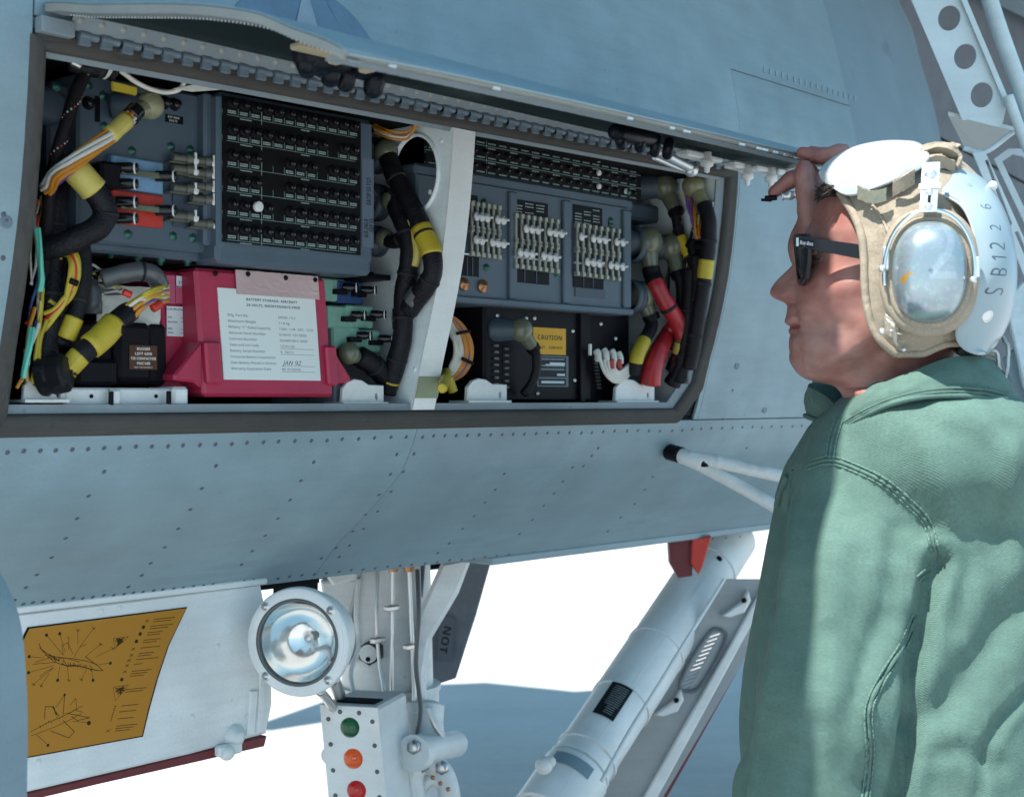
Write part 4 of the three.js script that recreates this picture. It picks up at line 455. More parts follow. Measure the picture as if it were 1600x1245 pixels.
cable('short_cable', 'olive connector and short black lead beside the third box connector', [[598, 372, -.12], [616, 378, -.11], [632, 372, -.104], [640, 384, -.1]], .0085, M.cableBlack, { conn: [{ at: [600, 372, -.12], neck: [620, 377, -.11], r: .011 }] });
cable('twisted_pair', 'frayed yellow green wires beside the yellow sleeve near the post', [[640, 345, -.1], [648, 370, -.092], [652, 395, -.088], [648, 415, -.088]], .0052, M.yellow2);
cable('lower_elbow', 'olive elbow connector under the green terminal blocks', [[560, 556, -.10], [585, 572, -.098], [600, 588, -.1]], .0125, M.cableBlack, { conn: [{ at: [545, 552, -.1], neck: [572, 566, -.1], r: .012 }] });
{ const t = cable('orange_leads', 'orange and white leads arching below the hinge near the post', [[580, 196, -.1], [600, 206, -.08], [625, 212, -.07], [645, 205, -.06], [654, 190, -.05], [656, 176, -.045]], .0016, M.orange); for (const [d, m] of [[4, M.wireWhite], [-4, M.orange], [8, M.orange]]) add(t, 'wire', tube([[585, 198 + d, -.1], [610, 208 + d, -.075], [636, 209 + d, -.062], [650 - d * .4, 192 + d, -.052], [655 - d * .4, 174, -.045]].map(pt), .0015, { s: 6 }), m); }
// right side
{ const t = thing('wire_coil', 'coil of orange and white wires hung behind the white post', 'wire coil', P(715, 545, -.1)); for (let k = 0; k < 11; k++) { const o = k < 6, d = k * 2.6, m = o ? (k === 2 ? M.wirePurple : M.orange) : M.wireWhite; add(t, 'wire', tube([[702, 492 + d * .4, -.115], [722 - d * .7, 508 + d * .5, -.11], [736 - d, 535, -.106 + .002 * Math.sin(k * 2)], [736 - d, 562 - d * .2, -.106], [724 - d * .8, 584 - d * .4, -.108], [704, 596 - d * .4, -.112]].map(pt), .0025, { s: 7 }), m); } for (const [a, b] of [[[714, 521], [734, 517]], [[722, 560], [739, 568]]]) add(t, 'cable_tie', tube([[...a, -.1], [...b, -.1]].map(pt), .0022, { s: 6 }), M.black); for (const [x, y, X2, Y2] of [[698, 582, 691, 606], [700, 590, 708, 612]]) add(t, 'yellow_tag', tube([[x, y, -.1], [X2, Y2, -.098]].map(pt), .0065, { s: 10 }), M.yellow); }
const ballRight = 'olive ball backshell';
cable('rear_cable', 'olive elbow connector highest right with black lead and yellow band', [[1052, 318, -.09], [1058, 345, -.085], [1062, 365, -.08], [1074, 392, -.078], [1086, 420, -.08], [1092, 460, -.085]], .0078, M.cableBlack, { bands: [[.44, .66, M.yellow, 1.1]], conn: [{ at: [1039, 292, -.10], neck: [1055, 328, -.088], r: .0185, axis: [.67, 0, .74] }] });
cable('rear_cable_outer', 'black cable with olive connector nearest the right bulkhead edge', [[1100, 318, -.06], [1108, 345, -.055], [1107, 385, -.055], [1102, 425, -.058], [1095, 470, -.062], [1088, 515, -.066], [1082, 550, -.072], [1076, 575, -.08]], .0112, M.cableBlack, { bands: [[.36, .46, M.yellow, 1.04], [.84, .99, M.yellow2, .85]], conn: [{ at: [1084, 290, -.07], neck: [1102, 322, -.058], r: .0155, m: M.oliveLight }] });
{ const t = cable('orange_twist', 'thin orange and purple twisted wires between two olive connectors', [[1072, 285, -.07], [1078, 315, -.062], [1086, 345, -.058], [1094, 372, -.058]], .002, M.orange); wires(t, [[1072, 285, -.07], [1078, 315, -.062], [1086, 345, -.058], [1094, 372, -.058]], .0042, 5, [M.orange, M.wirePurple, M.orange], .0022, 6); }
{ const t = thing('cable_clamp', 'dark cushioned clamp on the black cables near the right bulkhead', 'clamp', P(1095, 385, -.05)); add(t, 'body', [tube([[1072, 386, -.058], [1096, 384, -.05], [1112, 382, -.048]].map(pt), .0075, { s: 10 }), tube([[1082, 376, -.056], [1084, 398, -.056]].map(pt), .009, { s: 12 })], M.black); add(t, 'bolt', ball(P(1099, 388, -.046), .0055, 10), M.steel); }
cable('red_cable_upper', 'bright red sleeved cable leaving an olive ball connector, yellow end', [[1018, 425, -.08], [1028, 450, -.07], [1044, 478, -.062], [1060, 505, -.06], [1068, 532, -.064], [1062, 556, -.072], [1052, 580, -.084]], .0128, M.redCable, { bands: [[0, .10, M.black, 1.04], [.66, .82, M.yellow2, 1.03], [.82, 1, M.cableBlack, 1.02]], conn: [{ at: [1012, 378, -.085], neck: [1017, 418, -.08], r: .0205, axis: [.67, 0, .74] }] });
cable('red_cable_lower', 'lower red sleeved cable ending in a black boot above the bracket', [[1060, 500, -.10], [1044, 522, -.082], [1030, 548, -.072], [1020, 575, -.07], [1016, 600, -.075]], k => .0135 * (.8 + .35 * k), M.redCable, {});
{ const t = cable('rear_lead', 'olive ball connector behind the red cable with black lead', [[1060, 420, -.12], [1064, 440, -.11], [1066, 480, -.1], [1062, 520, -.1], [1050, 545, -.1]], .0085, M.cableBlack, { conn: [{ at: [1050, 386, -.13], neck: [1060, 425, -.118], r: .0195, axis: [.67, 0, .74] }] }); void t; }
cable('lower_ball_cable', 'lowest olive ball connector with black lead and yellow marker', [[1014, 492, -.09], [1018, 508, -.085], [1008, 530, -.08], [996, 556, -.078], [990, 585, -.085]], .0095, M.cableBlack, { bands: [[.52, .84, M.yellow, 1.12]], conn: [{ at: [1003, 462, -.095], neck: [1016, 492, -.088], r: .0195, axis: [.67, 0, .74] }] });
cable('side_lead', 'plain black cable behind the red sleeves', [[1080, 420, -.1], [1078, 470, -.1], [1074, 520, -.095], [1064, 570, -.09], [1050, 600, -.09]], .0125, M.cableBlack);
cable('side_lead', 'second plain black cable behind the red sleeves, close to the bulkhead', [[1088, 400, -.09], [1090, 450, -.09], [1084, 500, -.09], [1074, 555, -.09], [1062, 596, -.09]], .010, M.cableBlack);
cable('unit_cable', 'olive elbow and dark cable on the black electronics unit', [[833, 540, -.075], [838, 556, -.07], [838, 578, -.072], [830, 600, -.08], [818, 616, -.09]], .0062, M.cableBlack, { conn: [{ at: [814, 515, -.078], neck: [832, 542, -.075], r: .0145, axis: [.67, 0, .74] }] });
{ const t = thing('wire_group', 'white and red capped wires on the right of the black unit', 'wires', P(950, 560, -.09)); add(t, 'terminal_cap', [[934, 552], [946, 551], [958, 552], [968, 556]].map(([x, y]) => tube([[x - 3, y - 4, -.085], [x, y, -.082], [x + 1, y + 12, -.082]].map(pt), .0052, { s: 10, wob: .2 })), M.clothWhite, null, 'stuff'); for (const [x, y] of [[954, 566], [966, 566]]) add(t, 'red_sleeve', tube([[x, y - 4, -.081], [x + 1, y + 10, -.081]].map(pt), .005, { s: 10 }), M.redCable); for (const d of [0, 4, 8, 12, 16]) add(t, 'wire', tube([[938 + d * 1.4, 562, -.082], [944 + d, 580 - d * .3, -.079], [956 + d * .6, 594 - d * .8, -.078], [970, 596 - d, -.08], [984, 584 - d, -.09]].map(pt), .0026, { s: 7 }), M.wireWhite); add(t, 'lug', [cbox(...(() => { const p = P(922, 545, -.086); return [p[0] - .002, p[0] + .002, p[1] - .009, p[1] + .007, p[2] - .002, p[2] + .002]; })(), .0006)], M.white); }
// thin loose wires that fill the left edge and the space behind the post
{ const t = thing('wire_harness', 'bunch of thin coloured wires behind the braided cable at the left edge', 'wires', P(80, 400, -.1)); const ms = [M.yellow, M.wireWhite, M.wireTeal, M.orange, M.wireRed, M.wireWhite, M.yellow2, M.blue2]; for (let k = 0; k < 22; k++) { const x = rr(58, 100), y0 = rr(300, 470), l = rr(60, 150); add(t, 'wire', tube([0, .25, .5, .75, 1].map((q, i) => pt([x + 5 * Math.sin(k * 2.1 + i * 1.3) - q * 14, y0 + l * q, -.082 - rr(0, .012)])), rr(.0011, .0019), { s: 6, n: 16 }), ms[k % 8]); } }
{ const t = thing('wire_harness', 'thin white and yellow wires below the tray in the dark behind the contactor', 'wires', P(150, 430, -.11)); for (let k = 0; k < 12; k++) { const y = rr(415, 445); add(t, 'wire', tube([0, .3, .6, 1].map((q, i) => pt([118 + 70 * q + rr(-3, 3), y + 10 * Math.sin(k + i * 1.4) + q * 14, -.098])), .0014, { s: 6, n: 14 }), [M.wireWhite, M.yellow2, M.greyBand][k % 3]); } }
{ const t = thing('wire_harness', 'thin black and grey wires hanging against the bulkhead behind the red sleeves', 'wires', P(1080, 470, -.08)); for (let k = 0; k < 14; k++) { const x = rr(1052, 1102), y0 = rr(330, 420); add(t, 'wire', tube([0, .3, .6, 1].map((q, i) => pt([x + 7 * Math.sin(k * 1.7 + i) - q * 18, y0 + q * rr(120, 190), -.085])), rr(.0014, .0024), { s: 6, n: 16 }), [M.cableBlack, M.greyBand, M.cableBlack, M.yellow2, M.cableBlack][k % 5]); } }
// ---------- nose gear ----------
{
  // gear door with yellow servicing placard and red edge
  const w = -.272, d = add(jet, 'gear_door', [polyW([[-60, 968], [200, 938], [408, 911], [424, 1000], [426, 1100], [417, 1146], [300, 1178], [150, 1213], [-60, 1262]], w, .02, { bevel: .003 })], M.white, 'white wheel door with a yellow placard');
  add(d, 'red_edge', polyW([[-60, 1263], [150, 1214.5], [417, 1150], [413, 1166], [300, 1192], [150, 1226], [-60, 1276]], w - .002, .016), M.redEdge, 'dark red lower edge');
  add(d, 'door_flange', [warp(cbox(0, 1, -.004, .004, -.006, .006, .002), (a, v, z) => { const p = P(-60, 964, w), q = P(410, 909, w); return [p[0] + (q[0] - p[0]) * a, p[1] + (q[1] - p[1]) * a + v + .002, w + .004 + z]; })], M.white);
  add(d, 'stiffener', [polyW([[392, 1080], [404, 1078], [398, 1148], [386, 1150]], w + .004, .006, { bevel: .0015 })], M.white); add(d, 'stiffener', [polyW([[407, 1040], [414, 1040], [416, 1100], [408, 1146], [402, 1146]], w + .003, .006, { bevel: .0015 })], M.white);
  const fp = P(366, 1150, w); add(d, 'hinge_fitting', [lathe([fp[0], fp[1], w - .004], [0, 0, 1], [[.0001, .016], [.006, .016], [.008, .012], [.014, .008], [.016, 0]], 10), cbox(fp[0] - .03, fp[0] + .006, fp[1] - .02, fp[1] - .006, w - .002, w + .010, .003), ball([fp[0] - .016, fp[1] - .016, w + .006], .010, 10)], M.whiteWorn);
  add(d, 'fastener', [[158, 955], [186, 950], [192, 1020], [60, 1190], [300, 1120], [340, 1010]].map(p => lathe(P(...p, w + .0002), [0, 0, 1], [[.0001, .0012], [.0025, .001], [.0035, 0]], 8)), M.whiteWorn, null, 'stuff');
  const corners = [[44, 982], [289, 950], [260, 1010], [243, 1060], [229, 1110], [220, 1149], [40, 1182], [-40, 1199], [-40, 1090], [26, 1018]], uv = corners.map(p => P(...p, w)), uA0 = Math.min(...uv.map(p => p[0])), uB0 = Math.max(...uv.map(p => p[0])), vA0 = Math.min(...uv.map(p => p[1])), vB0 = Math.max(...uv.map(p => p[1]));
  const pl = canvasTex(1400, Math.round(1400 * (vB0 - vA0) / (uB0 - uA0)), (g, W0, H0) => {
    const XY = (x, y) => { const q = P(x, y, w); return [(q[0] - uA0) / (uB0 - uA0) * W0, (vB0 - q[1]) / (vB0 - vA0) * H0]; };
    g.fillStyle = '#a8752c'; g.fillRect(0, 0, W0, H0); g.strokeStyle = '#35260f'; g.fillStyle = '#2c2110'; g.lineCap = 'round'; const ln = (pts, lw = 3) => { g.lineWidth = lw; g.beginPath(); pts.forEach((p, i) => { const q = XY(...p); i ? g.lineTo(...q) : g.moveTo(...q); }); g.stroke(); };
    const Z = (x, y) => [10 + x * .2169, 930 + y * .2169], zl = (a, lw) => ln(a.map(p => Z(...p)), lw), dot = (x, y, r = 9) => { const q = XY(...Z(x, y)); g.beginPath(); g.arc(q[0], q[1], r, 0, 7); g.fill(); };
    // upper aircraft: a three quarter jet outline with leader lines
    zl([[225, 345], [240, 385], [300, 430], [380, 450], [470, 455], [560, 470], [640, 495], [685, 540], [640, 540], [560, 520], [480, 500], [400, 500], [340, 480], [290, 440], [230, 375]], 4); zl([[270, 430], [330, 440], [420, 450], [520, 480]], 3); zl([[400, 430], [390, 360], [430, 340], [470, 420]], 3); zl([[180, 495], [350, 480], [330, 440], [200, 480]], 3); zl([[560, 440], [640, 500]], 4); zl([[590, 500], [610, 530], [650, 540]], 3); zl([[480, 440], [520, 370], [570, 350]], 3); zl([[230, 585], [280, 545], [330, 520]], 3); zl([[390, 490], [430, 510], [500, 505], [600, 530]], 6); zl([[300, 425], [330, 445], [370, 470]], 7);
    for (const [a, b, c, e, k] of [[280, 285, 400, 430, 1], [375, 275, 415, 410, 1], [505, 250, 505, 350, 0], [620, 235, 520, 370, 0], [740, 487, 660, 495, 1], [615, 610, 605, 530, 1], [440, 610, 430, 510, 0], [360, 610, 375, 510, 1], [150, 555, 330, 505, 1], [155, 440, 260, 450, 1], [185, 640, 330, 520, 0], [240, 650, 300, 560, 0], [670, 350, 560, 440, 0], [760, 380, 640, 440, 0], [530, 605, 570, 530, 0]]) { zl([[a, b], [c, e]], 2.5); if (k) dot(a, b, 10); else { zl([[a - 12, b - 8], [a + 10, b + 8]], 3); zl([[a - 6, b + 10], [a + 12, b - 6]], 3); } }
    zl([[430, 300], [440, 300], [440, 390]], 3); for (let i = 0; i < 26; i++) zl([[300 + i * 12 + rr(-8, 8), 440 + i * 3.2 + rr(-12, 20)], [306 + i * 12 + rr(-8, 8), 448 + i * 3.2 + rr(-12, 20)]], 3.5);
    // lower aircraft from behind
    zl([[165, 980], [300, 910], [400, 870], [500, 815], [540, 795]], 3); zl([[170, 1010], [330, 950], [440, 900], [530, 850]], 3); zl([[265, 890], [270, 800], [320, 800], [370, 870]], 4); zl([[330, 800], [350, 860]], 7); zl([[440, 850], [590, 880], [500, 900], [460, 870]], 4); zl([[310, 975], [440, 1025], [480, 980], [400, 900]], 4); zl([[410, 715], [350, 800]], 3); zl([[410, 715], [400, 860]], 4); zl([[450, 790], [490, 740], [500, 830]], 3); zl([[500, 830], [540, 840]], 3); zl([[210, 1005], [290, 1075]], 3); zl([[585, 915], [470, 905]], 2.5); dot(585, 918, 13); dot(290, 1078, 9); dot(410, 715, 8); for (let i = 0; i < 14; i++) zl([[230 + i * 20, 950 - i * 10 + rr(-14, 8)], [238 + i * 20, 946 - i * 10 + rr(-14, 8)]], 4);
    // triangles and the column of symbols with captions
    for (const y of [300, 650]) { zl([[760, y + 10], [870, y - 5], [775, y + (y < 400 ? 80 : 110)], [760, y + 10]], 2.5); for (let i = 0; i < 16; i++) zl([[775 + rr(0, 45), y + 12 + rr(0, 55)], [800 + rr(0, 40), y + 5 + rr(0, 30)]], 6); }
    [[1003, 183], [978, 228], [955, 277], [928, 330], [905, 385], [892, 430], [875, 467], [860, 505], [845, 548], [822, 605]].forEach(([x, y], i) => { if ([1, 2, 3, 9].includes(i)) dot(x, y, 11); zl([[x - 12, y + 8], [x + 12, y - 8]], 4); zl([[x - 8, y - 6], [x + 10, y + 8]], 3); });
    const tl = (x, y, n, l) => { for (let k = 0; k < n; k++) { let q = x - k * 6; const y1 = y + k * 17, e = q + l * (1 - .15 * k); while (q < e) { const d = rr(5, 16); zl([[q, y1 - (q - x) * .10], [Math.min(q + d, e), y1 - (q + d - x) * .10]], 4.5); q += d + 5; } } };
    tl(1055, 172, 2, 150); tl(1030, 222, 2, 160); tl(1010, 268, 2, 110); tl(980, 322, 2, 120); tl(960, 378, 1, 140); tl(945, 418, 2, 110); tl(925, 462, 1, 160); tl(910, 496, 1, 60); tl(895, 546, 3, 140); tl(850, 678, 2, 150); tl(820, 795, 1, 120); tl(805, 838, 1, 120); tl(795, 888, 1, 110); tl(785, 940, 3, 150); for (let i = 0; i < 8; i++) zl([[770 - i * 4, 795 + i * 15], [780 - i * 5, 800 + i * 15]], 5); zl([[705, 985], [745, 960]], 3); zl([[715, 965], [735, 985]], 3);
  });
  const pg = (pts, off, th) => { const g = poly(pts.map(p => [p[0], p[1]]), th, { bevel: 0 }); g.translate(0, 0, w + off); const q = g.attributes.position, a = new Float32Array(q.count * 2); for (let i = 0; i < q.count; i++) { a[2 * i] = (q.getX(i) - uA0) / (uB0 - uA0); a[2 * i + 1] = (q.getY(i) - vA0) / (vB0 - vA0); } g.setAttribute('uv', new THREE.BufferAttribute(a, 2)); g.userData.keepUV = true; return g; };
  const cc = [uv.reduce((s, p) => s + p[0], 0) / uv.length, uv.reduce((s, p) => s + p[1], 0) / uv.length], grow = uv.map(p => { const l = Math.hypot(p[0] - cc[0], p[1] - cc[1]); return [cc[0] + (p[0] - cc[0]) * (1 + .0022 / l), cc[1] + (p[1] - cc[1]) * (1 + .0022 / l)]; });
  add(d, 'placard_border', pg(grow, .0012, .0012), M.black); add(d, 'placard', pg(uv, .0018, .0006), printMat(pl, .45), 'yellow placard with line drawings of a jet');
}
// near gear door, close to the camera at the lower left
add(jet, 'near_door', shell((s, t) => { const y = 860 + t * 460, e = lerpT([[860, 0], [905, 20], [950, 42], [1000, 54], [1060, 59], [1130, 62], [1245, 61], [1320, 60]], y), q = PZ(e, y, 1.12), p = PZ(e - 260, y, .98); return [p[0] + (q[0] - p[0]) * s, p[1] + (q[1] - p[1]) * s, p[2] + (q[2] - p[2]) * s - .03 * s * s]; }, 16, 30, .006), M.skin);
// strut, lights
const frontDir = V3(toUVW(P0.x - .24, 1.5, P0.z + .97)).normalize();         // the steered wheel points this way
const FA = [frontDir.x, frontDir.y, frontDir.z], SA = [frontDir.z, 0, -frontDir.x];   // front and side axes in aircraft coordinates
{
  const z = 2.24, top = PZ(600, 860, z), low = PZ(612, 1330, z);
  const st = add(jet, 'gear_strut', [cyl(low, top, .072, .072, 32), cyl(PZ(612, 1330, z), PZ(608, 1072, z), .078, .078, 32), cyl(PZ(612, 1840, z), PZ(612, 1329, z), .05, .05, 24)], M.white, 'white nose wheel strut');
  add(st, 'strut_collar', cyl(PZ(608, 1076, z), PZ(608, 1068, z), .081, .081, 32), M.white);
  add(st, 'upper_block', [polyZ([[506, 880], [556, 875], [556, 906], [520, 916], [508, 900]], 2.12, .06, { bevel: .004 }), polyZ([[500, 908], [560, 905], [548, 960], [545, 1040], [520, 1040]], 2.16, .03, { bevel: .004 })], M.white);
  for (const [x, xb] of [[614, 612], [639, 648]]) { add(st, 'thin_rod', cyl(PZ(x, 882, 2.13), PZ(xb, x < 620 ? 1078 : 1102, 2.13), .0034, .0034, 10), M.alu); add(st, 'rod_fitting', [cyl(PZ(x, 884, 2.13), PZ(x, 893, 2.13), .009, .007, 12), cyl(PZ(x, 876, 2.13), PZ(x, 884, 2.13), .006, .009, 12)], M.copper); }
  // gauge on the strut
  const gp = PZ(576, 1021, 2.15), gk = add(jet, 'pressure_gauge', lathe(gp, FA, [[.0001, .002], [.016, .002], [.018, .001], [.019, -.002], [.019, -.02]], 6), M.blackGloss, 'small round gauge on the strut'); add(gk, 'dial', lathe([gp[0] + FA[0] * .0016, gp[1], gp[2] + FA[2] * .0016], FA, [[.0140, 0], [.0140, .0018], [.0001, .0018]], 24), M.white); const nb = [gp[0] + FA[0] * .0035, gp[1] - .008, gp[2] + FA[2] * .0035]; add(gk, 'needle', ball(nb, .0038, 10), M.black);
  // brace beside the strut, and a door behind with shade in its grey
  add(jet, 'strut_brace', [polyZ([[690, 878], [737, 872], [716, 928], [672, 1002], [664, 1050], [664, 1100], [642, 1100], [646, 1010], [654, 958]], 2.14, .05, { bevel: .006 })], M.white);
  const fd = add(jet, 'far_gear_door', polyZ([[737, 868], [770, 868], [744, 960], [712, 1060], [658, 1078], [665, 960], [705, 900]], 2.42, .02, { bevel: .003 }), M.shadeGrey, 'wheel door with shade put into its grey, stencilled letters');
  const tq = (s, x, y, h) => { const t = canvasTex(160, 360, g => { g.fillStyle = 'rgb(92,98,106)'; g.fillRect(0, 0, 160, 360); g.save(); g.translate(80, 180); g.rotate(Math.PI / 2 + .16); g.fillStyle = '#23282e'; g.font = 'bold 110px sans-serif'; g.textAlign = 'center'; g.fillText(s, 0, 40, 300); g.restore(); }); void t; return t; };
  { const t = tq('NOT', 0, 0), a = PZ(684, 1032, 2.415), b = PZ(708, 962, 2.415), g = new THREE.PlaneGeometry(1, 1, 1, 1), p = g.attributes.position, A = PZ(682, 1034, 2.414), B = PZ(706, 1034, 2.414), C = PZ(686, 964, 2.414), D = PZ(710, 964, 2.414); [C, D, A, B].forEach((q, i) => p.setXYZ(i, ...q)); g.computeVertexNormals(); g.userData.keepUV = true; void a; void b; add(fd, 'stencil', g, printMat(t, .7)); }
  add(jet, 'gear_well_dark', [cbox(U(-90, -.28), U(505, -.28), -.2425, -.2345, -.305, -.287, .001), cbox(U(445, -.28), U(505, -.28), -.254, -.2415, -.305, -.29, .001)], M.dark); add(jet, 'dark_link', [polyZ([[648, 884], [664, 880], [660, 934], [652, 938]], 2.2, .02, { bevel: .002 })], M.greyBox2); add(jet, 'gear_well_dark', [polyZ([[395, 905], [740, 862], [740, 884], [560, 902], [500, 905], [400, 916]], 2.5, .05, { bevel: .002 })], M.dark);  // near-black pieces stand in for shade in the belly gap and wheel well
  // torque link at lower right of the lamp box
  add(jet, 'torque_link', [cyl(PZ(650, 1175, 2.05), PZ(712, 1162, 2.2), .022, .020, 20), cyl(PZ(645, 1177, 2.04), PZ(655, 1175, 2.06), .026, .026, 20), cyl(PZ(700, 1166, 2.17), PZ(716, 1162, 2.21), .015, .012, 16), tube([[668, 1190, 2.1], [690, 1205, 2.1], [702, 1240, 2.1], [700, 1300, 2.1]].map(p => PZ(...p)), .016, { s: 12 }), tube([[652, 1190, 2.08], [645, 1215, 2.08], [648, 1250, 2.08], [650, 1300, 2.08]].map(p => PZ(...p)), .016, { s: 12 }), tube(ell(676, 1262, 24, 44, 20).concat([[700, 1262]]).map(p => PZ(p[0], p[1], 2.1)), .010, { s: 10, cap: false, n: 40 }), tube([[664, 1100, 2.15], [662, 1130, 2.14], [665, 1160, 2.13]].map(p => PZ(...p)), .03, { s: 16 })], M.white);
  const rl = PZ(657, 1118, 2.117); add(jet, 'red_stencil', (() => { const g = new THREE.PlaneGeometry(.02, .013); g.rotateY(-TH); g.translate(...rl); g.userData.keepUV = true; return g; })(), printMat(canvasTex(96, 64, g => { g.fillStyle = '#cfd6d6'; g.fillRect(0, 0, 96, 64); g.fillStyle = '#b06060'; g.font = 'bold 40px sans-serif'; g.fillText('LOX', 8, 48); })));
  // landing light
  const c = PZ(466, 1003, 1.70), Lp = (h) => [c[0] + FA[0] * h, c[1], c[2] + FA[2] * h], R = .0655;
  const ll = add(jet, 'landing_light', lathe(Lp(-.09), FA, [[.0001, 0], [.03, .002], [.046, .02], [.057, .05], [R * .97, .075], [R, .082], [R, .090], [R * .97, .0935], [R * .80, .0945], [R * .785, .092], [R * .785, .080]], 56), M.white, 'white rimmed round landing light');
  add(ll, 'retaining_ring', lathe(Lp(.0), FA, [[R * .80, .0015], [R * .80, .0052], [R * .745, .0048], [R * .735, .0015]], 56), M.greyBand);
  add(ll, 'reflector', lathe(Lp(-.062), FA, [[.006, .010], [.018, .014], [.030, .022], [.039, .033], [.045, .046], [R * .74, .060]], 48), M.chrome, 'mirror bowl');
  add(ll, 'bulb', [lathe(Lp(-.052), FA, [[.0001, .032], [.006, .030], [.009, .024], [.0085, .014], [.006, .008], [.006, 0]], 16)], new THREE.MeshPhysicalMaterial({ color: 0xffffff, roughness: .05, transmission: 1, thickness: 0 })); add(ll, 'bulb_shield', [lathe(Lp(-.03), FA, [[.0001, .002], [.004, .0015], [.006, -.001], [.006, -.004], [.005, -.004]], 14), tube([Lp(-.034), [Lp(-.05)[0], Lp(-.05)[1] - .022, Lp(-.05)[2]]], .0022, { s: 6 })], M.steel);
  add(ll, 'lens', lathe(Lp(-.003), FA, [[.0001, .0125], [.018, .0115], [.031, .008], [.041, .0045], [R * .74, .001]], 48), new THREE.MeshPhysicalMaterial({ color: 0xffffff, roughness: .04, transmission: 1, thickness: 0, ior: 1.5, bumpMap: rep(T.mottle, .05), bumpScale: .0008 }));
  for (const a of [.75, 2.35, 3.95, 5.45]) { const k = R * .885, q = Lp(.004); add(ll, 'ring_screw', lathe([q[0] + SA[0] * Math.cos(a) * k, q[1] + Math.sin(a) * k, q[2] + SA[2] * Math.cos(a) * k], FA, [[.0001, .003], [.0022, .003], [.003, .001], [.0052, .0006], [.006, 0]], 8), M.steel); }
  add(jet, 'light_bracket', [tube([[500, 1080, 1.76], [512, 1094, 1.86], [520, 1108, 2.0]].map(p => PZ(...p)), .006, { s: 8 }), tube([[520, 1060, 1.8], [532, 1090, 2.06]].map(p => PZ(...p)), .009, { s: 10 })], M.steel);
  // approach lamp box with green, amber and red lamps
  const o = PZ(546, 1103, 1.98), Wd = .083, Dp = .125, Ht = .2, bp = (a, b, e) => [o[0] + SA[0] * a - FA[0] * e, o[1] + b, o[2] + SA[2] * a - FA[2] * e], sgn = toUVW(1, 0, 0)[0];
  void sgn; const S0 = V3(SA).dot(V3([CT, 0, ST])) > 0 ? 1 : -1, sp = (a, b, e) => bp(a * S0 - b * .10, b, e);
  const lb = add(jet, 'approach_light', [warp(cbox(-Wd / 2, Wd / 2, -Ht, 0, 0, Dp, .004), (a, b, e) => sp(a, b - e * .03, e)), warp(cbox(-Wd / 2 - .0015, Wd / 2 + .0015, -Ht, .001, -.004, .0, .0015), (a, b, e) => sp(a, b, e))], M.white, 'white approach light box with three coloured lamps');
  add(lb, 'top_slot', warp(cbox(-.027, .030, .0004, .002, .02, .055, .0005), (a, b, e) => sp(a, b - e * .03, e)), M.dark);
  const lens = (col) => new THREE.MeshPhysicalMaterial({ color: col, roughness: .05, transmission: .92, clearcoat: 1, clearcoatRoughness: .05, thickness: 0, ior: 1.5, bumpMap: rep(T.mottle, .02), bumpScale: .0008, side: THREE.DoubleSide });
  [[-.029, [.03, .3, .14], 'green'], [-.072, [1, .32, .05], 'amber'], [-.116, [.8, .03, .03], 'red']].forEach(([y, c2, nm], i) => { const q = sp(-.001 + i * .0005, y, .0035); add(lb, 'lamp', [lathe(q, FA, [[.0001, .0135], [.004, .0132], [.0055, .0122], [.008, .0125], [.0105, .0105], [.0135, .0085], [.0160, .0045], [.0170, 0]], 28)], lens(lin(...c2)), `${nm} lamp`); add(lb, 'lamp_socket', lathe([q[0] - FA[0] * .001, q[1], q[2] - FA[2] * .001], FA, [[.0001, .0075], [.003, .007], [.004, .004], [.004, .0022], [.009, .0025], [.0125, .0032], [.0145, .0040], [.0156, .0036]], 20), M.black); add(lb, 'lamp_bulb', [ball([q[0] + FA[0] * .004 + SA[0] * .002, q[1] + .001, q[2] + FA[2] * .004 + SA[2] * .002], .0055, 14), ball([q[0] + FA[0] * .003 - SA[0] * .007, q[1] - .007, q[2] + FA[2] * .003 - SA[2] * .007], .003, 10)], M.chrome); add(lb, 'lamp_bezel', lathe(q, FA, [[.0165, .0005], [.0172, .0016], [.0182, .0012], [.0188, -.001]], 28), M.greyBand); });
  const bs = []; for (const [a, b] of [[-.0135, -.008], [.0145, -.008], [-.032, -.019], [.033, -.019], [-.032, -.054], [.033, -.052], [-.032, -.09], [.033, -.088], [-.032, -.125], [.033, -.123], [-.0135, -.142], [.0145, -.142]]) bs.push(sp(a, b, -.004)); add(lb, 'box_screw', bs.map(q => lathe(q, FA, [[.0001, .0006], [.0012, .0012], [.0028, .0012], [.0034, 0]], 10)), M.greyBand, null, 'stuff');
  add(lb, 'side_lug', lathe(sp(-Wd / 2 - .006, -.078, .03), FA, [[.004, .004], [.013, .004], [.013, -.004], [.004, -.004]], 16), M.white);
}
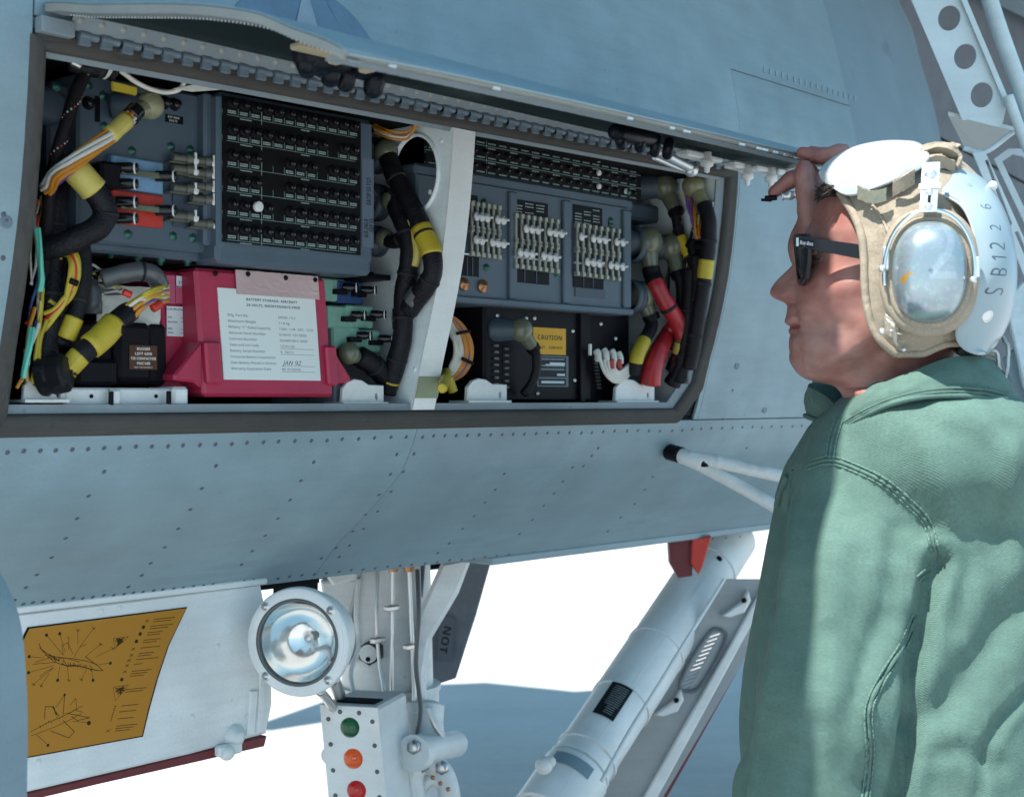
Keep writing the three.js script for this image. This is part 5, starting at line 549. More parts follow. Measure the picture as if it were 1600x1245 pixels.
// drag brace with slotted panel
{
  const z0 = 2.78, z1 = 2.24, A = PZ(1130, 856, z0), B = PZ(852, 1282, z1), at = t => [A[0] + (B[0] - A[0]) * t, A[1] + (B[1] - A[1]) * t, A[2] + (B[2] - A[2]) * t], r = .053;
  const db = add(jet, 'drag_brace', [cyl(at(1), at(-.05), r * .97, r, 36), cyl(at(.62), at(.44), r * 1.01, r * 1.01, 36), cyl(at(1), at(.86), r * 1.1, r * 1.08, 36), cyl(at(1.42), at(.99), r * .7, r * .7, 24)], M.white, 'thick white slanting drag brace tube');
  for (const t of [.09, .425, .62, .80, .84]) add(db, 'brace_ring', cyl(at(t), at(t + .010), r * 1.035, r * 1.035, 36), M.white);
  const dirB = V3(B).sub(V3(A)).normalize(), toC = V3(toUVW(0, 1.5, 0)).sub(V3(at(.6))).normalize(), nb = toC.clone().addScaledVector(dirB, -toC.dot(dirB)).normalize(), sb = dirB.clone().cross(nb);
  const onT = (t, ang, h) => { const c = V3(at(t)), d = nb.clone().multiplyScalar(Math.cos(ang)).addScaledVector(sb, Math.sin(ang)); return c.addScaledVector(d, r * 1.012 + h).toArray(); };
  const pt2 = canvasTex(300, 420, (g) => { g.fillStyle = '#15171a'; g.fillRect(0, 0, 300, 420); g.fillStyle = '#8f979a'; for (let y = 40; y < 380; y += 26) dashes(g, y < 130 ? 60 : 40, y, y < 130 ? 120 : 190, 9, 1); });
  const pp = shell((s, t) => onT(.632 + .105 * t, -.08 + .72 * s, .001), 14, 8, .001, { keepUV: true }); add(db, 'placard', pp, printMat(pt2, .4), 'small black placard');
  add(db, 'grey_band', shell((s, t) => onT(.875 + .03 * t, -.35 + 1.2 * s, .006), 14, 4, .001), M.skinDark);
  add(db, 'clevis', [ball(PZ(850, 1196, 2.2), .014, 12), ball(PZ(860, 1190, 2.2), .009, 10)], M.whiteWorn); add(db, 'hole', ball(onT(.115, -.1, -.003), .0065, 10, [1, 1, 1]), M.dark);
  // panel behind with louvre slots, white strip and red strip
  const zP = 2.56, slots = []; for (let i = 0; i < 12; i++) { const t = i / 11, x = 1120 - 47 * t, y = 990 + 82 * t; slots.push([[x - 11, y + 4], [x + 8, y - 2.5], [x + 6, y + 2.4], [x - 13, y + 8.6]]); }
  const lp = add(jet, 'slotted_panel', polyZ([[1130, 905], [1205, 905], [1205, 960], [1010, 1290], [900, 1290]], zP, .006, { holes: slots, bevel: .001 }), pm([.33, .36, .37], .5, { map: T2.dirty }), 'grey panel with a row of slots beside the drag brace');
  add(lp, 'white_strip', polyZ([[1196, 912], [1208, 916], [1004, 1290], [982, 1290]], zP - .012, .03, { bevel: .003 }), M.white); add(lp, 'red_strip', polyZ([[1210, 930], [1218, 934], [1018, 1290], [1004, 1290]], zP + .004, .02, { bevel: .003 }), M.redEdge, 'dark red edge strip');
  add(lp, 'slot_frame', tube([[1128, 984], [1135, 992], [1088, 1078], [1072, 1080], [1062, 1074], [1114, 984], [1128, 984]].map(p => PZ(p[0], p[1], zP - .004)), .003, { s: 6, cap: false }), M.shadeGrey);
  for (const [x, y] of [[1150, 945], [1045, 1100]]) add(lp, 'hinge_lug', [polyZ([[x - 22, y + 18], [x + 10, y - 4], [x + 20, y - 22], [x + 24, y - 6], [x + 14, y + 12], [x - 8, y + 20]], zP - .02, .02, { bevel: .003 })], M.white);
  add(lp, 'hinge_bolt', [[1163, 938], [1057, 1094]].map(p => ball(PZ(p[0], p[1], zP - .022), .005, 8)), M.dark, null, 'stuff');
  const rb = add(jet, 'red_bracket', [polyZ([[1045, 845], [1082, 842], [1082, 900], [1060, 903], [1047, 880]], 2.5, .03, { bevel: .002 })], M.redEdge, 'red bracket where the brace meets the belly'); add(rb, 'painted_lit_face', polyZ([[1082, 842], [1112, 838], [1098, 886], [1092, 898], [1080, 880]], 2.49, .03, { bevel: .002 }), M.redHot);  // brighter red puts the light on this face into its colour
}
{ // ladder with two brace tubes
  const z = 2.05, t = thing('boarding_ladder', 'pale boarding ladder with round lightening holes behind the man', 'ladder', [...PZ(1560, 400, z)]);
  const R = pm([.6, .69, .71], .45, { map: T2.dirty });
  add(t, 'rail', polyZ([[1418, -30], [1492, -30], [1504, 0], [1574, 163], [1566, 200], [1509, 186], [1424, 0]], z, .003, { bevel: .0006, holes: [ell(1484, 28, 18, 21, 28, .35), ell(1509, 88, 18, 21, 28, .35), ell(1535, 148, 18, 21, 28, .35)] }), R, 'upper side rail with three round holes');
  const fl = (a, b, w0, n) => add(t, n || 'rail_flange', warp(cbox(0, 1, -.5, .5, 0, .03, .002), (s, k, e) => { const x = a[0] + (b[0] - a[0]) * s + k * w0, y = a[1] + (b[1] - a[1]) * s; return PZ(x, y, z - .008 + e); }), R);
  fl([1420, -20], [1508, 188], 7); fl([1499, -20], [1578, 168], 9);
  add(t, 'tube_rail', tube([[1538, -30], [1560, 40], [1592, 130], [1640, 270]].map(p => PZ(p[0], p[1], z + .12)), .0125, { s: 18 }), R);
  for (const dz of [0, .10]) add(t, 'hand_rail', tube([[1576, 150], [1592, 195], [1612, 245], [1700, 460]].map(p => PZ(p[0], p[1], z + dz - .02)), .0075, { s: 12 }), R);
  add(t, 'step', warp(cbox(0, 1, 0, 1, 0, .012, .003), (a, b, c) => { const p = [1482 + 104 * a, 180 + 24 * a], q = [1506 + 30 * a, 228 + 10 * a]; const x = p[0] + (q[0] - p[0]) * b, y = p[1] + (q[1] - p[1]) * b; return PZ(x, y - c * 500, z + .01 + .14 * b); }), M.whiteWorn, 'worn white step');
  add(t, 'step_lip', tube([[1506, 231], [1536, 238], [1584, 206]].map(p => PZ(p[0], p[1], z)), .004, { s: 8 }), R);
  add(t, 'lower_rail', polyZ([[1520, 238], [1540, 236], [1650, 480], [1720, 640], [1690, 640], [1630, 500]], z - .02, .003, { bevel: .0006, holes: [[[1539, 250], [1545, 248], [1583, 349], [1580, 354], [1575, 350]], [[1585, 362], [1592, 360], [1622, 430], [1616, 434]]] }), R, 'lower side rail with long slots');
  add(t, 'lower_rail', polyZ([[1554, 248], [1576, 232], [1600, 232], [1760, 600], [1720, 600]], z + .02, .003, { bevel: .0006, holes: [[[1566, 252], [1584, 240], [1600, 244], [1680, 430], [1660, 448]]] }), R);
  add(t, 'lower_frame', polyZ([[1572, 470], [1600, 440], [1640, 520], [1640, 700], [1600, 600]], z - .05, .01, { bevel: .002 }), pm([.6, .72, .76], .45));
  add(t, 'lower_frame', polyZ([[1570, 560], [1586, 545], [1640, 690], [1610, 690]], z - .02, .01, { bevel: .002 }), M.skin2);
  const a0 = PS(1046, 706, .004); const fork = [1095, 724];
  add(t, 'brace_tube', [tube([a0, P(1070, 714, a0[2] + .03), P(fork[0], fork[1], a0[2] + .05)], .0115, { s: 16 }), tube([P(1075, 713, a0[2] + .035), P(1150, 728, a0[2] + .09), P(1240, 748, a0[2] + .15)], k => .0098 + (k > .28 && k < .34 || k > .6 && k < .64 ? .0012 : 0), { s: 16, n: 40 })], M.whiteWorn, 'upper worn white brace tube');
  add(t, 'brace_tube', [tube([P(1085, 722, a0[2] + .04), P(1150, 756, a0[2] + .09), P(1230, 802, a0[2] + .15)], .0095, { s: 16 })], M.whiteWorn, 'lower worn white brace tube');
  add(t, 'brace_end', [tube([a0, P(1064, 711, a0[2] + .025)], .0125, { s: 16 }), ball(P(1102, 722, a0[2] + .052), .0135, 12, [1.2, .8, 1])], M.black, 'paint worn dark end of the brace');
}
// hydraulic lines and clamps on the gear
{ const hz = (name, pts, r, m) => add(jet, name, tube(pts.map(p => PZ(...p)), r, { s: 10 }), m);
  hz('hydraulic_line', [[560, 905, 2.13], [556, 960, 2.12], [560, 1010, 2.12], [548, 1050, 2.10], [552, 1085, 2.09]], .0036, M.whiteWorn); hz('hydraulic_line', [[590, 885, 2.14], [588, 960, 2.13], [592, 1030, 2.13], [600, 1080, 2.12]], .0028, M.steel);
  hz('hydraulic_line', [[652, 890, 2.12], [654, 960, 2.10], [650, 1040, 2.1], [657, 1110, 2.09], [652, 1150, 2.08]], .0034, M.greyBand); hz('hydraulic_line', [[668, 1105, 2.1], [676, 1130, 2.1], [690, 1150, 2.12], [704, 1158, 2.14]], .003, M.steel);
  for (const [x, y] of [[612, 950], [642, 1010], [590, 1000]]) add(jet, 'line_clamp', (() => { const p = PZ(x, y, 2.125); return cbox(p[0] - .012, p[0] + .012, p[1] - .004, p[1] + .004, p[2] - .006, p[2] + .006, .0015); })(), M.steel);
  hz('brace_line', [[1132, 905, 2.5], [1098, 960, 2.44], [1060, 1020, 2.38], [1020, 1085, 2.32], [985, 1140, 2.26], [940, 1220, 2.18]], .0032, M.white);
  for (const [x, y, z] of [[646, 1168, 2.035], [700, 1164, 2.15], [660, 1196, 2.07], [690, 1200, 2.07]]) add(jet, 'gear_bolt', lathe(PZ(x, y, z), [FA[0], 0, FA[2]], [[.0001, .006], [.006, .006], [.0075, .003], [.010, .002], [.011, -.004]], 6), M.steel);
  for (const k of [0, 1, 2]) add(jet, 'grease_fitting', ball(PZ(676 + k * 12, 1215 + k * 9, 2.07), .0035, 8), M.copper);
}
{ // nose wheels below the frame
  const ax = PZ(612, 1827, 2.24), pr = [[.13, -.05], [.2, -.062], [.25, -.06], [.275, -.035], [.28, 0], [.275, .035], [.25, .06], [.2, .062], [.13, .05]];
  for (const s of [-1, 1]) { const c = [ax[0] + SA[0] * s * .13, -1.5 + .281, ax[2] + SA[2] * s * .13], wh = add(jet, 'nose_wheel', lathe(c, SA, pr, 40), M.black); add(wh, 'rim', lathe(c, SA, [[.0001, -.045], [.06, -.05], [.12, -.04], [.135, -.052], [.135, .052], [.12, .04], [.06, .05], [.0001, .045]], 32), M.white); }
  add(jet, 'axle', cyl([ax[0] - SA[0] * .16, -1.219, ax[2] - SA[2] * .16], [ax[0] + SA[0] * .16, -1.219, ax[2] + SA[2] * .16], .03, .03, 16), M.steel);
}
// ---------- the man ----------
const HX = 1390, HY = 400, HD = 1.46;
const HR = new THREE.Vector3((HX - CX) / FP, 0, -1).normalize();              // level sight line to his head
const ez = HR.clone().negate(), ex = new THREE.Vector3(-HR.z, 0, HR.x), HO = HR.clone().multiplyScalar(HD).add(new THREE.Vector3(0, 1.5 + (CY - HY) / FP * HD * -HR.z, 0));
// local metres from the middle of the head: a to the right, b up, c toward the viewer
const L = (px, py, c = 0) => { const r = new THREE.Vector3((px - CX) / FP, (CY - py) / FP, -1), t = (HD - c) / r.dot(HR), p = r.multiplyScalar(t).add(new THREE.Vector3(0, 1.5, 0)).sub(HO); return [p.dot(ex), p.y, c]; };
const LA = (x, y, c = 0) => L(x, y, c)[0], LB = (x, y, c = 0) => L(x, y, c)[1];
const camL = (() => { const p = new THREE.Vector3(0, 1.5, 0).sub(HO); return [p.dot(ex), p.y, p.dot(ez)]; })();
function human(name, label, category, at = [0, 0, 0]) { const g = new THREE.Group(); g.name = numbered(name); g.position.copy(HO).addScaledVector(ex, at[0]).addScaledVector(ez, at[2]); g.position.y += at[1]; g.rotation.y = Math.atan2(-ex.z, ex.x); scene.add(g); ORG.set(g, at); return tag(g, label, category); }
// implicit surfaces meshed with surface nets
function nets(f, lo, hi, h, disp) {
  const n = [0, 1, 2].map(i => Math.ceil((hi[i] - lo[i]) / h) + 1), V = new Float32Array(n[0] * n[1] * n[2]), id = (i, j, k) => (k * n[1] + j) * n[0] + i;
  for (let k = 0; k < n[2]; k++) for (let j = 0; j < n[1]; j++) for (let i = 0; i < n[0]; i++) V[id(i, j, k)] = f(lo[0] + i * h, lo[1] + j * h, lo[2] + k * h);
  const map = new Int32Array(V.length).fill(-1), pos = [], idx = [];
  for (let k = 0; k < n[2] - 1; k++) for (let j = 0; j < n[1] - 1; j++) for (let i = 0; i < n[0] - 1; i++) {
    let m = 0, c = 0, s = [0, 0, 0]; const v = []; for (let q = 0; q < 8; q++) { const x = V[id(i + (q & 1), j + (q >> 1 & 1), k + (q >> 2))]; v.push(x); if (x < 0) m++; } if (m === 0 || m === 8) continue;
    for (let q = 0; q < 8; q++) for (const b of [1, 2, 4]) if (!(q & b)) { const r = q | b; if ((v[q] < 0) !== (v[r] < 0)) { const t = v[q] / (v[q] - v[r]); s[0] += (q & 1) + (b === 1 ? t : 0); s[1] += (q >> 1 & 1) + (b === 2 ? t : 0); s[2] += (q >> 2) + (b === 4 ? t : 0); c++; } }
    map[id(i, j, k)] = pos.length / 3; pos.push(lo[0] + (i + s[0] / c) * h, lo[1] + (j + s[1] / c) * h, lo[2] + (k + s[2] / c) * h);
  }
  const quad = (a, b, c, d, fl) => { if (a < 0 || b < 0 || c < 0 || d < 0) return; fl ? idx.push(a, c, b, a, d, c) : idx.push(a, b, c, a, c, d); };
  for (let k = 1; k < n[2] - 1; k++) for (let j = 1; j < n[1] - 1; j++) for (let i = 1; i < n[0] - 1; i++) { const s = V[id(i, j, k)] < 0;
    if (s !== V[id(i + 1, j, k)] < 0) quad(map[id(i, j - 1, k - 1)], map[id(i, j, k - 1)], map[id(i, j, k)], map[id(i, j - 1, k)], !s);
    if (s !== V[id(i, j + 1, k)] < 0) quad(map[id(i - 1, j, k - 1)], map[id(i - 1, j, k)], map[id(i, j, k)], map[id(i, j, k - 1)], !s);
    if (s !== V[id(i, j, k + 1)] < 0) quad(map[id(i - 1, j - 1, k)], map[id(i, j - 1, k)], map[id(i, j, k)], map[id(i - 1, j, k)], !s); }
  const g = new THREE.BufferGeometry(); g.setAttribute('position', new THREE.Float32BufferAttribute(pos, 3)); g.setIndex(idx); g.computeVertexNormals();
  if (disp) { const p = g.attributes.position, q = g.attributes.normal; for (let i = 0; i < p.count; i++) { const d = disp(p.getX(i), p.getY(i), p.getZ(i)); p.setXYZ(i, p.getX(i) + q.getX(i) * d, p.getY(i) + q.getY(i) * d, p.getZ(i) + q.getZ(i) * d); } g.computeVertexNormals(); }
  return g;
}
const cap = (x, y, z, A, B, ra, rb) => { const bx = B[0] - A[0], by = B[1] - A[1], bz = B[2] - A[2], t = clamp(((x - A[0]) * bx + (y - A[1]) * by + (z - A[2]) * bz) / (bx * bx + by * by + bz * bz), 0, 1); return Math.hypot(x - A[0] - bx * t, y - A[1] - by * t, z - A[2] - bz * t) - (ra + (rb - ra) * t); };
const smin = (a, b, k) => { const h = Math.max(k - Math.abs(a - b), 0) / k; return Math.min(a, b) - h * h * k * .25; };
const man = human('person', 'person in green shirt and flight deck helmet, looking into the bay, hand on its door', 'person', [0.02, -HO.y, 0]);

// --- head and neck: sections from crown to neck
const HS = [[228, 1402, 1402, .006], [236, 1372, 1432, .030], [250, 1335, 1472, .050], [270, 1308, 1502, .064], [292, 1292, 1518, .071], [320, 1278, 1528, .0755], [345, 1267, 1550, .0765], [360, 1259, 1550, .076], [370, 1254, 1550, .0755], [383, 1253, 1550, .0745], [398, 1254, 1548, .0735], [416, 1252, 1545, .0725], [436, 1247, 1540, .0715], [455, 1242, 1536, .0705], [470, 1236, 1532, .069], [479, 1231, 1528, .068], [488, 1229.5, 1524, .067], [497, 1228, 1520, .066], [503, 1231, 1518, .0655], [508.5, 1236.5, 1514, .065], [514, 1236, 1510, .064], [520, 1236, 1508, .063], [529, 1233.5, 1504, .0615], [540, 1233.5, 1498, .0595], [550, 1236, 1494, .0575], [562, 1237, 1490, .055], [574, 1241, 1486, .051], [583, 1247, 1484, .047], [590, 1256, 1484, .0445], [594.5, 1268, 1484, .0435], [598, 1286, 1484, .045], [603, 1303, 1485, .048], [612, 1313, 1486, .051], [630, 1320, 1490, .0535], [660, 1326, 1496, .056], [720, 1332, 1510, .062]];
const noseP = [[372, 0], [384, 1], [398, 7], [414, 17], [425, 25.5], [433, 31.5], [442, 36], [449, 38.2], [456, 36.5], [462, 29.5], [468, 16], [474, 4], [480, 0]];
const hTab = k => HS.map(r => [r[0], r[k]]), hF = hTab(1), hB = hTab(2), hW = hTab(3);
const head = (() => {
  const ys = []; for (let y = 228; y <= 720; y += y < 366 ? 4 : y < 606 ? 1.6 : 6) ys.push(y); const N = 132, pos = [], col = [], idx = [];
  ys.forEach(y => { const af = LA(lerpT(hF, y), y), ab = LA(lerpT(hB, y), y), b = LB(1390, y), w = lerpT(hW, y), ac = af + (ab - af) * .56;
    for (let i = 0; i <= N; i++) {
      const u = i / N * 2 - 1, ph = Math.PI * (Math.sign(u) * Math.pow(Math.abs(u), 1.25)), cs = Math.cos(ph), sn = Math.sin(ph);   // denser at the face
      const fr = 2.0 + .22 * sst(340, 440, y) * sst(530, 460, y), e = 2 / fr;
      let a = ac - (cs > 0 ? (ac - af) : (ab - ac)) * Math.sign(cs) * Math.pow(Math.abs(cs), cs > 0 ? e : 1), c = w * Math.sign(sn) * Math.pow(Math.abs(sn), cs > 0 ? e : 1), bb = b;
      const s = Math.abs(c);
      // below the jaw line the neck is narrower than the jaw
      const px = 1390 + a / .000657, jaw = 592 - (px - 1275) * .62, under = sst(jaw - 10, jaw + 30, y); if (y < 610 && px > 1262) c *= 1 - .22 * under * sst(1262, 1300, px);
      // nose
      const nh = lerpT(noseP, y) * .000657, sg = .0062 + .0075 * sst(415, 452, y); a -= nh * Math.exp(-Math.pow(s / sg, 2.4)) * (cs > 0 ? 1 : 0);
      // wing of the nose and nostril
      const dn = (s - .0145) / .006, dy = (y - 459) / 9; if (cs > 0) { const k = Math.exp(-dn * dn - dy * dy); a -= .0065 * k; const kn = Math.exp(-Math.pow((s - .0075) / .0032, 2) - Math.pow((y - 468) / 3.2, 2)); a += .004 * kn; bb += .002 * kn; }
      // eye socket, cheek bone, cheek hollow, crease from the nose to the mouth
      if (cs > 0) {
        const eye = Math.exp(-Math.pow((s - .031) / .016, 2) - Math.pow((y - 408) / 17, 2)); a += .0115 * eye; c -= Math.sign(c) * .001 * eye;
        const ball2 = Math.exp(-Math.pow((s - .031) / .0105, 2) - Math.pow((y - 409) / 10, 2)); a -= .006 * ball2;
        const brow = Math.exp(-Math.pow((s - .027) / .02, 2) - Math.pow((y - 377) / 9, 2)); a -= .0028 * brow;
        const ck = Math.exp(-Math.pow((px - 1318) / 36, 2) - Math.pow((y - 452) / 20, 2)); c += Math.sign(c) * .0052 * ck * sst(.02, .05, s);
        const hol = Math.exp(-Math.pow((px - 1306) / 28, 2) - Math.pow((y - 512) / 30, 2)); c -= Math.sign(c) * .0062 * hol * sst(.02, .05, s);
        const cx = 1248 + (y - 470) * .16, cre = Math.exp(-Math.pow((px - cx) / 4.5, 2)) * sst(462, 476, y) * sst(530, 505, y); a += .003 * cre; c -= Math.sign(c) * .0026 * cre;
        const mo = Math.exp(-Math.pow((y - 509) / 2.6, 2)) * sst(.030, .022, s); a += .0044 * mo * sst(.001, .012, s); 
        const lip = Math.exp(-Math.pow((y - 503) / 5, 2)) * Math.exp(-Math.pow(s / .017, 2)); a -= .0022 * lip; const lip2 = Math.exp(-Math.pow((y - 515) / 5, 2)) * Math.exp(-Math.pow(s / .016, 2)); a -= .0024 * lip2;
        const chn = Math.exp(-Math.pow((y - 560) / 14, 2)) * Math.exp(-Math.pow(s / .02, 2)); a -= .002 * chn;
        const jb = Math.exp(-Math.pow((px - 1372) / 22, 2) - Math.pow((y - 516) / 22, 2)); c += Math.sign(c) * .0035 * jb;
      }
      pos.push(a, bb, c);
      const m = fbm(a * 60, bb * 60, c * 60) * .07, r1 = Math.exp(-Math.pow((y - 455) / 22, 2)) * sst(1262, 1222, px) * .6 + .35 * Math.exp(-Math.pow((px - 1300) / 40, 2) - Math.pow((y - 455) / 28, 2)) + .25 * Math.exp(-Math.pow((y - 345) / 30, 2)), beard = sst(478, 520, y) * sst(600, 570, y) * sst(1400, 1330, px), lipc = Math.exp(-Math.pow((y - 509) / 7, 2)) * sst(.026, .018, s) * (cs > 0 ? 1 : 0) * sst(1262, 1250, px), br = Math.exp(-Math.pow((y - 380 - (px - 1262) * .06) / 4.2, 2)) * sst(.006, .012, s) * sst(.062, .05, s) * (cs > 0 ? 1 : 0);
      const fl = fbm(a * 34, bb * 34, c * 34 + 7), pr = nz(a * 420, bb * 420, c * 420); let R = .30 + m + .03 * r1 + .02 * fl + .016 * pr, G = .138 + m * .7 - .04 * r1 - .012 * fl + .012 * pr, B = .112 + m * .6 - .038 * r1 - .01 * fl + .01 * pr; const bn = beard * (.20 + .25 * nz(a * 900, bb * 900, c * 900)); R *= 1 - .42 * bn; G *= 1 - .22 * bn; B *= 1 - .12 * bn; R = R + (.34 - R) * lipc * .8; G = G + (.105 - G) * lipc * .8; B = B + (.105 - B) * lipc * .8; R *= 1 - .85 * br; G *= 1 - .8 * br; B *= 1 - .75 * br; col.push(R, G, B);
    } });
  const S = N + 1; for (let j = 0; j < ys.length - 1; j++) for (let i = 0; i < N; i++) { const p = j * S + i; idx.push(p, p + S, p + 1, p + 1, p + S, p + S + 1); }
  const g = new THREE.BufferGeometry(); g.setAttribute('position', new THREE.Float32BufferAttribute(pos, 3)); g.setAttribute('color', new THREE.Float32BufferAttribute(col, 3)); g.setIndex(idx); g.computeVertexNormals();
  const q = g.attributes.normal; for (let j = 0; j < ys.length; j++) { const i0 = j * S, i1 = i0 + N; const n = new THREE.Vector3().fromBufferAttribute(q, i0).add(new THREE.Vector3().fromBufferAttribute(q, i1)).normalize(); q.setXYZ(i0, n.x, n.y, n.z); q.setXYZ(i1, n.x, n.y, n.z); }
  return g;
})();
// --- raised right hand: three fingers over the door edge, thumb below it, pen between
const hc = -.085, wr = L(1276, 385, hc), pal = L(1288, 318, hc - .015), pal2 = L(1312, 300, hc - .02);
const chain = (pts, r) => pts.slice(1).map((p, i) => [pts[i], p, r[i], r[i + 1]]);
const fingers = [
  chain([L(1318, 292, hc), L(1320, 258, hc + .004), L(1311, 239, hc + .006), L(1283, 245, hc + .006), L(1254, 238.5, hc + .004)], [.0105, .0098, .0092, .0078, .0066]),
  chain([L(1322, 290, hc - .02), L(1326, 256, hc - .018), L(1316, 238, hc - .016), L(1292, 243, hc - .016), L(1268, 238, hc - .018)], [.0105, .0098, .0092, .008, .007]),
  chain([L(1324, 296, hc - .038), L(1330, 262, hc - .036), L(1320, 243, hc - .035), L(1300, 246, hc - .036)], [.010, .0094, .0088, .0076]),
  chain([L(1290, 345, hc + .004), L(1266, 330, hc + .012), L(1261, 300, hc + .016), L(1258, 272, hc + .016), L(1257.5, 263, hc + .015)], [.0135, .0128, .0112, .0108, .0092]),
  chain([L(1300, 300, hc - .006), L(1262, 270, hc - .004), L(1236, 281, hc - .002), L(1210, 300, hc + .002)], [.011, .0098, .0088, .0068])];
const handF = (x, y, z) => { let d = cap(x, y, z, L(1296, 470, hc - .05), wr, .030, .0255); d = smin(d, cap(x, y, z, wr, pal, .0245, .021), .02); d = smin(d, cap(x, y, z, pal, pal2, .021, .018), .02); d = smin(d, cap(x, y, z, pal, L(1318, 305, hc - .03), .018, .014), .015); for (const f of fingers) { let e = 1; for (const [A, B, ra, rb] of f) e = smin(e, cap(x, y, z, A, B, ra, rb), .004); d = smin(d, e, .005); } return d; };
const wrinkle = (x, y, z) => { const q = L(1257, 284, hc + .016), d = Math.hypot(x - q[0], y - q[1]); return -.0011 * Math.exp(-d * d / 1.5e-4) * (.5 + .5 * Math.sin((y + 3 * (x - q[0]) ** 2 * 20) * 2600)) + .0002 * nz(x * 300, y * 300, z * 300); };
const tint = (g, f) => { const p = g.attributes.position, a = []; for (let i = 0; i < p.count; i++) a.push(...f(p.getX(i), p.getY(i), p.getZ(i))); g.setAttribute('color', new THREE.Float32BufferAttribute(a, 3)); return g; };
const skinC = (x, y, z) => { const m = fbm(x * 60, y * 60, z * 60) * .08; return [.30 + m, .142 + m * .7, .116 + m * .6]; };
const tips = [L(1254, 238.5, hc), L(1268, 238, hc), L(1210, 300, hc)];
const hand = tint(nets(handF, [LA(1195, 300, hc) - .01, LB(1300, 490, hc), hc - .085], [LA(1345, 300, hc), LB(1300, 222, hc), hc + .04], .0028, wrinkle), (x, y, z) => { const c = skinC(x, y, z); let k = 0; for (const t of tips) k = Math.max(k, Math.exp(-((x - t[0]) ** 2 + (y - t[1]) ** 2) / 6e-4)); return [c[0] * (1 - .05 * k), c[1] * (1 - .3 * k), c[2] * (1 - .28 * k)]; });
// --- torso, arms and legs below the clothes (one body)
const cB = -.10, tcB = [[-.26, -.10], [-.235, -.085], [-.2, -.055], [-.172, -.03], [-.15, -.008], [-.12, 0]], sh = L(1345, 770, .02), shR = [LA(1480, 740, -.30), LB(1480, 740), -.29];
const floorB = -HO.y;
const TS = [[596, 1440, 88, .068], [612, 1442, 106, .088], [630, 1446, 132, .108], [660, 1450, 166, .142], [700, 1450, 190, .172], [750, 1449, 214, .195], [820, 1446, 228, .20], [950, 1438, 246, .20], [1100, 1428, 262, .2], [1245, 1424, 266, .2], [1400, 1424, 250, .195], [1600, 1422, 230, .185]].map(r => [LB(1430, r[0]), LA(r[1], r[0], cB), r[2] * .000657, r[3]]).reverse();
const tsA = TS.map(r => [r[0], r[1]]), tsR = TS.map(r => [r[0], r[2]]), tsC = TS.map(r => [r[0], r[3]]);
const torsoF = (x, y, z, g = 0) => { const yy = clamp(y, TS[0][0], TS[TS.length - 1][0]), ra = lerpT(tsR, yy) + g, rc = lerpT(tsC, yy) + g, dx = x - lerpT(tsA, yy), dz = z - lerpT(tcB, yy); let px = dx * .94 - dz * .34, pz = dx * .34 + dz * .94; const k = Math.pow(Math.pow(Math.abs(px) / ra, 2.2) + Math.pow(Math.abs(pz) / rc, 2.2), 1 / 2.2); return Math.max((k - 1) * Math.min(ra, rc), y - TS[TS.length - 1][0], TS[0][0] - y); };
const armP = [[1352, 772, .015], [1330, 900, .05], [1300, 1080, .07], [1262, 1245, .065], [1205, 1480, .05], [1165, 1700, .09]].map(p => L(...p)), armR = [.066, .068, .069, .067, .058, .045];
const armF = (x, y, z, g = 0) => { let d = 1; for (let i = 0; i < 5; i++) d = smin(d, cap(x, y, z, armP[i], armP[i + 1], armR[i] + g, armR[i + 1] + g), .02); return d; };
const elR = L(1352, 600, -.22), arm2 = (x, y, z, g = 0) => smin(cap(x, y, z, shR, elR, .066 + g, .055 + g), cap(x, y, z, elR, L(1318, 520, -.16), .052 + g, .042 + g), .02);
const bodyGeo = () => {
  const parts = [head.toNonIndexed(), hand.toNonIndexed()];
  const low = nets((x, y, z) => Math.min(torsoF(x, y, z, -.022), smin(armF(x, y, z, -.02), arm2(x, y, z, -.018), .01)), [-.26, LB(1400, 1620), -.42], [.24, LB(1400, 600), .2], .018);
  parts.push(tint(low, skinC).toNonIndexed());
  const hips = LB(1400, 1500), lg = (c, da) => nets((x, y, z) => Math.min(cap(x, y, z, [.02, hips, c], [.0 + da, floorB + .5, c], .085, .055), cap(x, y, z, [.0 + da, floorB + .5, c], [.03 + da, floorB + .09, c], .055, .04), cap(x, y, z, [.04 + da, floorB + .04, c], [-.12 + da, floorB + .035, c], .045, .036)), [-.22, floorB - .01, c - .12], [.2, hips + .1, c + .12], .02);
  for (const [c, d] of [[-.0, -.03], [-.2, .05]]) parts.push(tint(lg(c, d), skinC).toNonIndexed());
  // left hand hanging below the frame
  const hw = armP[5]; parts.push(tint(nets((x, y, z) => { let d = cap(x, y, z, hw, [hw[0] - .03, hw[1] - .07, hw[2] + .01], .028, .024); for (let k = 0; k < 4; k++) d = smin(d, cap(x, y, z, [hw[0] - .04, hw[1] - .08, hw[2] - .02 + k * .017], [hw[0] - .06, hw[1] - .145 + .006 * Math.abs(k - 1.4), hw[2] - .018 + k * .016], .009, .0075), .006); return smin(d, cap(x, y, z, [hw[0] - .04, hw[1] - .03, hw[2] + .02], [hw[0] - .075, hw[1] - .09, hw[2] + .022], .011, .008), .006); }, [hw[0] - .12, hw[1] - .18, hw[2] - .07], [hw[0] + .06, hw[1] + .05, hw[2] + .07], .005), skinC).toNonIndexed());
  return mergeGeometries(parts.map(g => { for (const k of Object.keys(g.attributes)) if (!['position', 'normal', 'color'].includes(k)) g.deleteAttribute(k); return g; }));
};
